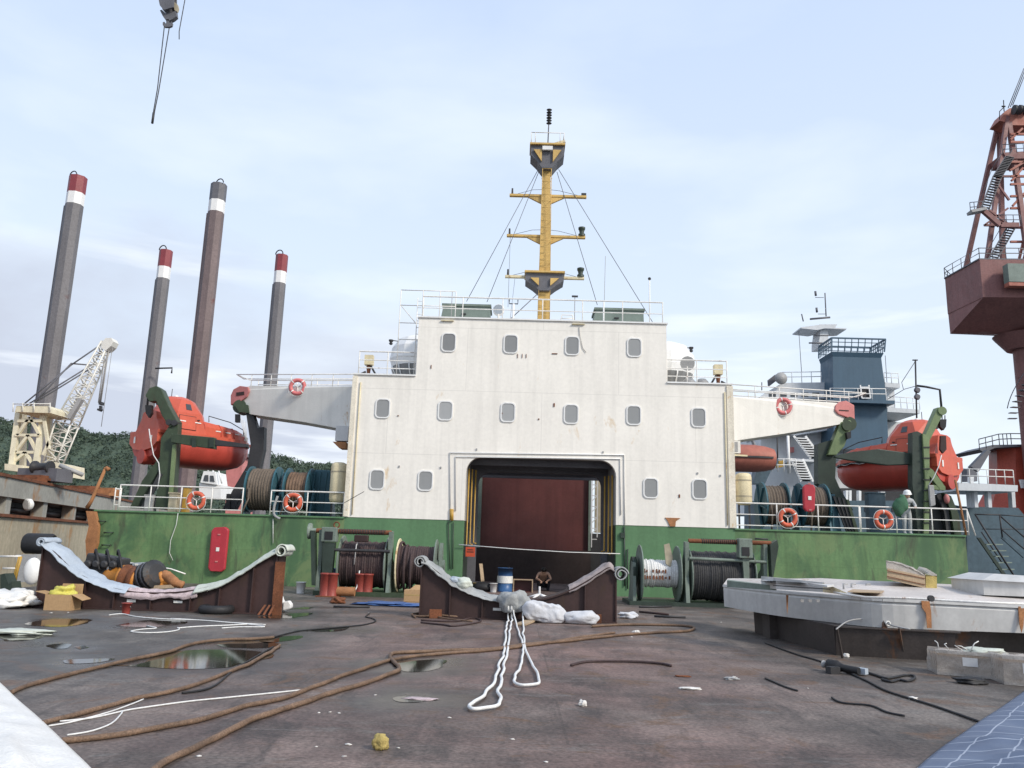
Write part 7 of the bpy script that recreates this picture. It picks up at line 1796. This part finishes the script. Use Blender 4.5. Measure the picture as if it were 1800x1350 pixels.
for a_, b_, r_ in (((1450, 515), (1452, 556), .06), ((1433, 523), (1448, 523), .03), ((1438, 552), (1452, 552), .03), ((1424, 561), (1459, 558), .10), ((1432, 590), (1467, 590), .05), ((1422, 603), (1446, 603), .08), ((1404, 580), (1409, 655), .03), ((1409, 552), (1412, 565), .06), ((1556, 625), (1559, 672), .03), ((1339, 672), (1339, 686), .05), ((1433, 512), (1434, 520), .11), ((1435, 541), (1436, 549), .11)): mb.tube([sp(*a_, 6), sp(*b_, 6)], r_, 5)
mb.build('aerials', M['grey_dark'], t)
MB().lathe([(.1, .2), (.5, .1), (.55, 0)], sp(1373, 665, 1.5), (0, -1, 0), 14).build('dish', M['grey'], t)
MB().pp([(1350, 668), (1363, 658), (1364, 670), (1351, 680)], Ys + 2, .2).build('louvre', M['grey_dark'], t)
# stairways and details in the lower part
def stair(x0, y0, x1, y1, w_, dy, n, nm):
    a_, b_ = sp(x0, y0, dy), sp(x1, y1, dy); wv_ = V((w_, 0, 0)); mb = MB()
    for s in (0, 1): mb.beam(a_ + wv_ * s, b_ + wv_ * s, .1, .18)
    for k in range(1, n): p = a_.lerp(b_, k / n); mb.beam(p, p + wv_, .3, .08)
    mb.build(nm, M['white_clean'], t)
    mb = MB()
    for k in range(1, n): p = a_.lerp(b_, (k + .5) / n) + V((0, .25, 0)); mb.beam(p + wv_ * .08, p + wv_ * .92, .02, .16)
    mb.build('stair_riser', M['dark'], t)
stair(1395, 766, 1425, 806, 1.0, 1.0, 9, 'stairway'); stair(1390, 806, 1408, 846, 1.0, .6, 9, 'stairway')
MB().pp([(1392, 806), (1440, 808), (1440, 812), (1392, 810)], Ys + 1, 2).build('landing', M['ship_white'], t)
MB().pt([(1385, 766), (1387, 832)], Ys + .5, .12, 6).build('pillar', M['white_clean'], t); MB().pt([(1366, 768), (1367, 815)], Ys + .5, .06, 6).build('thin_pillar', M['dark'], t)
MB().pp([(1388, 786), (1396, 786), (1396, 795), (1387, 795)], Ys + 2.6, .3).build('red_box', M['pink_red'], t)
MB().pp([(1369, 810), (1378, 809), (1378, 820), (1369, 822)], Ys + .3, .8).build('yellow_winch', M['yellow_pipe'], t)
MB().pp([(1352, 791), (1355, 791), (1355, 801), (1352, 801)], Ys + 2.9, .1).build('door_frame', M['grey_dark'], t)
MB().pp([(1340, 800), (1368, 806), (1368, 815), (1358, 822), (1345, 850), (1325, 850), (1330, 825)], Ys - 1, 1.2).build('boat_davit', M['blue_hull'], t)
MB().pp([(1322, 770), (1326, 776), (1342, 806), (1336, 806)], Ys - 1, .6).build('boat_davit_arm', M['grey'], t)
MB().pp([(1330, 880), (1640, 880), (1690, 890), (1790, 893), (1800, 905), (1800, 1010), (1330, 1010)], Ys - 4, 3.5).build('hull', M['blue_hull'], t)
for x in (1487, 1493, 1510, 1548, 1552): MB().pp([(x, 862), (x + 4, 862), (x + 4, 884), (x, 884)], Ys - 3, .5).build('stanchion', M['white_clean'], t)
MB().pp([(1478, 858), (1640, 860), (1640, 886), (1478, 886)], Ys + .5, 1).build('recess_shade_slab', M['dark'], t)  # solid dark slab, the shade of a recess put into its colour
for k in range(4): MB().pp([(1520 + k * 24, 890), (1532 + k * 24, 890), (1532 + k * 24, 899), (1520 + k * 24, 899)], Ys - 4.05, .05).build('hull_port', M['dark'], t)
# far lifeboat of that ship
q = P(1308, 806, Ys - 3)
a = thing('lifeboat', 'small weathered orange lifeboat on the ship behind the right house corner', 'lifeboat', q)
rg = []
for u in (-3.2, -2.9, -2, -.6, .8, 1.6, 2.1, 2.3):
    k = 1 - abs(u / 3.3) ** 3 * .8
    rg.append([q + V((u, math.cos(rad(an)) * 1.3 * k, (1.25 if 0 < an < 180 else 1.1) * math.sin(rad(an)) * (k if an > 180 else .9 * k))) for an in range(0, 360, 24)])
MB().loft(rg).build('hull', M['faded_orange'], a)
MB().loft([[p + V((0, y * .06, z)) for y, z in ((1, -.08), (1, .06), (-1, .06), (-1, -.08))] for p in [q + V((u, -1.33 * (1 - abs(u / 3.3) ** 3 * .8), .02)) for u in (-2.9, -1.8, -.6, .8, 1.6, 2.0)]], smooth=False).build('fender', M['dark'], a)
# raised white walkway at the right, and its ship's stern
t = thing('aft_platform', 'white raised platform on pillars right of the right lifeboat', 'platform', P(1740, 890, 60))
Y6 = 60
MB().pp([(1685, 848), (1789, 853), (1789, 864), (1685, 862)], Y6, 4).build('deck', M['ship_white'], t)
for x in (1704, 1712, 1736, 1778): MB().pp([(x, 862), (x + 6, 862), (x + 8, 892), (x + 2, 892)], Y6 + .3 + (x % 5) * .2, .5).build('pillar', M['ship_white'], t)
rb = MB(); a_, b_ = P(1690, 849, Y6), P(1783, 852, Y6)
for z in (.55, 1.05): rb.tube([a_ + V((0, 0, z)), b_ + V((0, 0, z))], .035, 4)
for k in range(7): p = a_.lerp(b_, k / 6); rb.tube([p, p + V((0, 0, 1.05))], .035, 4)
rb.build('railing', M['white_rail'], t)
MB().pp([(1700, 824), (1706, 822), (1718, 832), (1718, 846), (1700, 846)], Y6 + 1.5, .8).pp([(1707, 820), (1736, 790), (1742, 793), (1720, 830)], Y6 + 1.6, .5).build('small_crane', M['grey_dark'], t)
MB().pp([(1706, 838), (1712, 838), (1712, 850), (1706, 850)], Y6 + .6, .4).build('white_bollard', M['white_clean'], t)
# red ship stern
Y9 = 88
t = thing('red_ship', 'big orange red ship hull with railings at the right edge of the photo', 'ship', P(1790, 900, Y9))
def rs_(px, z0): 
    return [P(x, y, Y9 + dy) for x, y, dy in px]
rg = [[P(1738, 796, Y9 + 3), P(1752, 788, Y9), P(1785, 785, Y9 - 1.5), P(1900, 783, Y9 - 2), P(1900, 783, Y9 + 12), P(1738, 796, Y9 + 12)],
      [P(1738, 850, Y9 + 3), P(1754, 850, Y9), P(1786, 852, Y9 - 1.5), P(1900, 855, Y9 - 2), P(1900, 855, Y9 + 12), P(1738, 850, Y9 + 12)],
      [P(1712, 900, Y9 + 3), P(1740, 905, Y9), P(1780, 905, Y9 - 1.5), P(1900, 905, Y9 - 2), P(1900, 905, Y9 + 12), P(1712, 900, Y9 + 12)],
      [P(1690, 990, Y9 + 3), P(1710, 992, Y9), P(1760, 992, Y9 - 1.5), P(1900, 992, Y9 - 2), P(1900, 992, Y9 + 12), P(1690, 990, Y9 + 12)]]
MB().loft(rg, smooth=False).build('hull', M['ship_red'], t)
MB().pp([(1721, 790), (1745, 782), (1800, 781), (1800, 785), (1750, 787), (1730, 795)], Y9 - 2, 5).build('platform', M['grey_dark'], t)
rb = MB(); q4 = [P(x, y, Y9 - 2) for x, y in ((1722, 791), (1757, 782), (1778, 781), (1860, 782))]
for z in (.6, 1.15): rb.tube([p + V((0, 0, z)) for p in q4], .05, 4)
for a_, b_ in zip(q4, q4[1:]):
    for k in range(4): p = a_.lerp(b_, k / 3); rb.tube([p, p + V((0, 0, 1.15))], .05, 4)
rb.build('railing', M['grey_dark'], t)
MB().pp([(1793, 843), (1812, 843), (1812, 858), (1797, 858)], Y9 - 2.2, .25).build('window', M['white_clean'], t)
MB().pp([(1757, 786), (1785, 790), (1795, 812), (1775, 818), (1768, 815)], Y9 - 1.9, .4).build('paint_patch', M['barge_beige'], t) if False else None

# gangway stairs at the right end of the green wall
Yg = D + 1.2
t = thing('gangway', 'green steel gangway stairs with dark handrails at the right end of the green wall', 'stairs', P(1790, 1020, Yg))
def gp(x, y, dy=0): return P(x, y, Yg + dy)
MB().pp([(1718, 945), (1724, 945), (1762, 1000), (1785, 1032), (1778, 1032)], Yg - .9, .08).build('stringer', M['dark_green'], t)
MB().pp([(1760, 945), (1766, 945), (1800, 975), (1800, 981)], Yg + .9, .08).build('stringer', M['blue_hull'], t)
st = MB()
for k, (x0, x1, y) in enumerate(((1729, 1766, 957), (1738, 1772, 968), (1745, 1776, 978), (1750, 1782, 989), (1756, 1786, 1001), (1762, 1790, 1013))): st.beam(gp(x0, y, -.8), gp(x1, y, -.8) + V((0, .3, 0)), .25, .04)
st.each('tread', M['grey_green'], t)
rb = MB(); rb.pt([(1714, 904), (1757, 905)], Yg - .8, .03).pt([(1714, 904), (1790, 1024)], Yg - .8, .035).pt([(1725, 935), (1762, 990)], Yg - .8, .025).pt([(1757, 904), (1762, 945)], Yg + .3, .03).pt([(1757, 906), (1800, 944)], Yg + .3, .03).pt([(1760, 930), (1800, 965)], Yg + .3, .025).pt([(1757, 905), (1800, 908)], Yg + .3, .025).pt([(1726, 930), (1800, 930)], Yg + .6, .02)
rb.build('handrail', M['dark'], t)
MB().pp([(1700, 938), (1770, 945), (1860, 1010), (1860, 1060), (1700, 1060)], Yg + 2.2, .3).build('backing_plate', M['blue_hull'], t)

# ------------------------------------------------------------ shipyard crane at far right
Yk = 85
t = thing('shipyard_crane', 'tall red oxide shipyard crane cut by the right edge of the photo', 'crane', P(1800, 700, Yk))
def kp(x, y, dy=0): return P(x, y, Yk + dy)
def slab(px, y0, th, nm, mt_): MB().pp(px, Yk + y0, th).build(nm, M[mt_], t)
rg = []
for f, dy in ((0, -3), (1, 7)):
    pass
MB().hexa([kp(1669, 586, -3), kp(1700, 592, -6), kp(1870, 590, -6), kp(1880, 580, 6), kp(1664, 497, -3), kp(1722, 455, -6), kp(1870, 462, -6), kp(1880, 470, 6)]) if False else None
lowr = [kp(1669, 587, 0), kp(1690, 592, -4), kp(1830, 592, -4), kp(1890, 590, 8), kp(1700, 585, 8)]
upr = [V((kp(1663, 500, 0).x, Yk, kp(1663, 500, 0).z)), kp(1664, 500, 0) + V((3.2, -4, 0)), kp(1664, 500, 0) + V((14, -4, 0)), kp(1664, 500, 0) + V((17, 8, 0)), kp(1664, 500, 0) + V((2.5, 8, 0))]
hx0 = kp(1665, 540).x
zlo, zmid, zhi = kp(1690, 592).z, kp(1665, 552).z, kp(1664, 490).z
def yat(x, y, z): d = ray(x, y); return (z - CAMH) * d.y / d.z
yN = yat(1722, 456, zhi); pN = P(1722, 456, yN); pN2 = P(1722, 456, yN) + V((17, -1.0, 0)); pF = V((hx0, Yk, 0))
foot = [pF, V((pN.x, pN.y, 0)), V((pN2.x, pN2.y, 0)), V((pN2.x + 2, Yk + 9, 0)), V((hx0 + 7, Yk + 8, 0))]
def fr_(z, k=0.0): return [p + V((k * (1 if i in (0, 1, 4) else 0), 0, z)) for i, p in enumerate(foot)]
zfar = kp(1669, 587).z
bot = [V((hx0 + .1, Yk, zfar)), V((hx0 + 3.5, Yk - 1.5, zfar)), V((pN2.x, Yk - 1.5, zfar)), V((pN2.x + 2, Yk + 9, P(1700, 588, Yk + 9).z)), V((hx0 + 7, Yk + 8, P(1700, 588, Yk + 8).z))]
MB().loft([bot, fr_(zmid, .05)], smooth=False).build('underside', M['gantry'], t)
MB().loft([fr_(zmid + .002), fr_(zhi)], smooth=False).build('machinery_house', M['gantry'], t)
MB().loft([fr_(zhi + .003, -.1), fr_(zhi + .12, -.1)], smooth=False).build('roof_edge', M['grey_dark'], t)
yB = pN.y - .6; q0_ = P(1762, 470, yB); x0 = q0_.x
MB().box(x0, x0 + 8, yB - .9, yB - .02, zmid + 1.2, zhi - .9).build('cab_balcony', M['roof_green'], t)
MB().box(x0, x0 + 8, yB - .85, yB - .02, zmid + .8, zmid + 1.19).build('balcony_edge', M['gantry_orange'], t)
rb = MB(); q4 = [fr_(zhi + .12)[i] for i in (4, 0, 1, 2)]
for z in (.55, 1.1): rb.tube([p + V((0, 0, z)) for p in q4], .05, 4)
for a_, b_ in zip(q4, q4[1:]):
    n = max(2, int((b_ - a_).length / 1.3))
    for k in range(n + 1): p = a_.lerp(b_, k / n); rb.tube([p, p + V((0, 0, 1.1))], .045, 4)
rb.build('roof_railing', M['grey_dark'], t)
cx = kp(1803, 640, 0).x
MB().lathe([(1.1, 0), (1.1, zfar + 6)], (cx, Yk, -6), (0, 0, 1), 20).build('column', M['gantry'], t)
MB().lathe([(1.7, 0), (2.7, 1.3), (2.9, 1.6)], (cx, Yk, zfar - 1.6), (0, 0, 1), 24).build('slewing_ring', M['gantry'], t)
rb = MB()
for k in range(9):
    an = rad(170 + k * 10); rb.beam(V((cx, Yk, zfar - 9 + k * .55)) + V((math.cos(an), math.sin(an), 0)) * 1.4, V((cx, Yk, zfar - 9 + k * .55)) + V((math.cos(an), math.sin(an), 0)) * 2.2, .5, .08)
rb.tube([V((cx + 2.2 * math.cos(rad(170 + k * 10)), Yk + 2.2 * math.sin(rad(170 + k * 10)), zfar - 7.9 + k * .55)) for k in range(9)], .05, 4)
rb.build('spiral_stair', M['grey_dark'], t)
# A-frame above
zb_ = zhi + .12
def kz(x, y): return kp(x, y).z
fr = MB()
L0, L1_ = kp(1717, 468), kp(1763, 212); R0_, R1_ = kp(1787, 462), kp(1766, 222)
for dy in (-2.0, 2.5):
    o_ = V((0, dy, 0))
    fr.beam(L0 + o_, L1_ + o_ * .4, .42, .42, V((0, 1, 0))); fr.beam(R0_ + o_, R1_ + o_ * .4, .46, .46, V((0, 1, 0)))
fr.each('frame_leg', M['gantry'], t)
fr = MB()
for a_, b_ in (((1737, 368), (1780, 400)), ((1730, 396), (1779, 396)), ((1752, 322), (1774, 352)), ((1730, 396), (1772, 366)), ((1748, 310), (1775, 310))):
    fr.beam(kp(*a_, -2), kp(*b_, -2), .2, .2, V((0, 1, 0)))
fr.each('frame_brace', M['gantry'], t)
fr = MB()
for a_, b_ in (((1726, 368), (1758, 396)), ((1758, 396), (1790, 396))): fr.beam(kp(*a_, -3), kp(*b_, -3), .5, .4, V((0, 1, 0)))
fr.build('platform', M['gantry'], t)
fr = MB()
for (x0_, y0_, x1_, y1_) in ((1738, 455, 1770, 400), (1724, 368, 1746, 310), (1746, 310, 1768, 275)):
    a_, b_ = kp(x0_, y0_, -2.6), kp(x1_, y1_, -2.6); w_ = V((1.0, .3, 0)); n = 13
    for s in (0, 1): fr.beam(a_ + w_ * s, b_ + w_ * s, .08, .14); fr.tube([a_ + w_ * s + V((0, 0, 1)), b_ + w_ * s + V((0, 0, 1))], .035, 4)
    for k in range(n + 1): p = a_.lerp(b_, k / n); fr.beam(p, p + w_, .28, .05)
fr.build('stairway', M['grey_dark'], t)
rb = MB()
for q0_, q1_ in (((1706, 372), (1728, 370)), ((1757, 394), (1795, 394)), ((1763, 270), (1800, 268))):
    a_, b_ = kp(*q0_, -3), kp(*q1_, -3)
    for z in (.5, 1.05): rb.tube([a_ + V((0, 0, z)), b_ + V((0, 0, z))], .045, 4)
    for k in range(4): p = a_.lerp(b_, k / 3); rb.tube([p, p + V((0, 0, 1.05))], .045, 4)
rb.build('platform_rail', M['grey_dark'], t)
MB().beam(kp(1704, 374, -3), kp(1730, 369, -3), 1.0, .3).build('side_platform', M['grey'], t)
slab([(1764, 268), (1800, 266), (1860, 266), (1860, 277), (1770, 279)], -1.5, 3, 'upper_platform', 'gantry')
slab([(1757, 212), (1766, 196), (1775, 190), (1860, 192), (1860, 220), (1775, 220), (1765, 214)], -1, 2, 'head_frame', 'gantry_orange')
for k in range(5): MB().lathe([(.55, 0), (.5, .1), (.55, .2)], kp(1782 + k * 9, 193, -1.8 + .3 * k), (1, 0, 0), 12).build('sheave', M['dark'], t)
fr = MB()
for y in (236, 250, 285, 310, 324, 345, 366, 400, 425): fr.beam(kp(1776, y, -1.5), kp(1860, y, -1.5), .22, .22)
for a_, b_ in (((1778, 318), (1798, 295)), ((1780, 362), (1800, 340)), ((1775, 300), (1800, 285)), ((1776, 246), (1797, 226)), ((1790, 462), (1806, 395)), ((1798, 462), (1812, 410))): fr.beam(kp(*a_, -1.5), kp(*b_, -1.5), .22, .22, V((0, 1, 0)))
fr.build('inner_lattice', M['gantry_orange'], t)
rb = MB(); rb.tube([kp(1757, 210, -1.6), kp(1757, 196, -1.6), kp(1766, 187, -1.6)], .05, 4).tube([kp(1765, 196, -1.6), kp(1764, 176, -1.6)], .06, 4).tube([kp(1761, 187, -1.6), kp(1767, 187, -1.6)], .1, 4).build('head_rail', M['dark'], t)
cw = MB()
for a_, b_ in (((1772, 190), (1800, 120)), ((1780, 185), (1812, 105)), ((1776, 188), (1830, 50))): cw.tube([kp(*a_, 0), kp(*b_, 0)], .05, 4)
cw.build('stay_cable', M['grey_dark'], t)
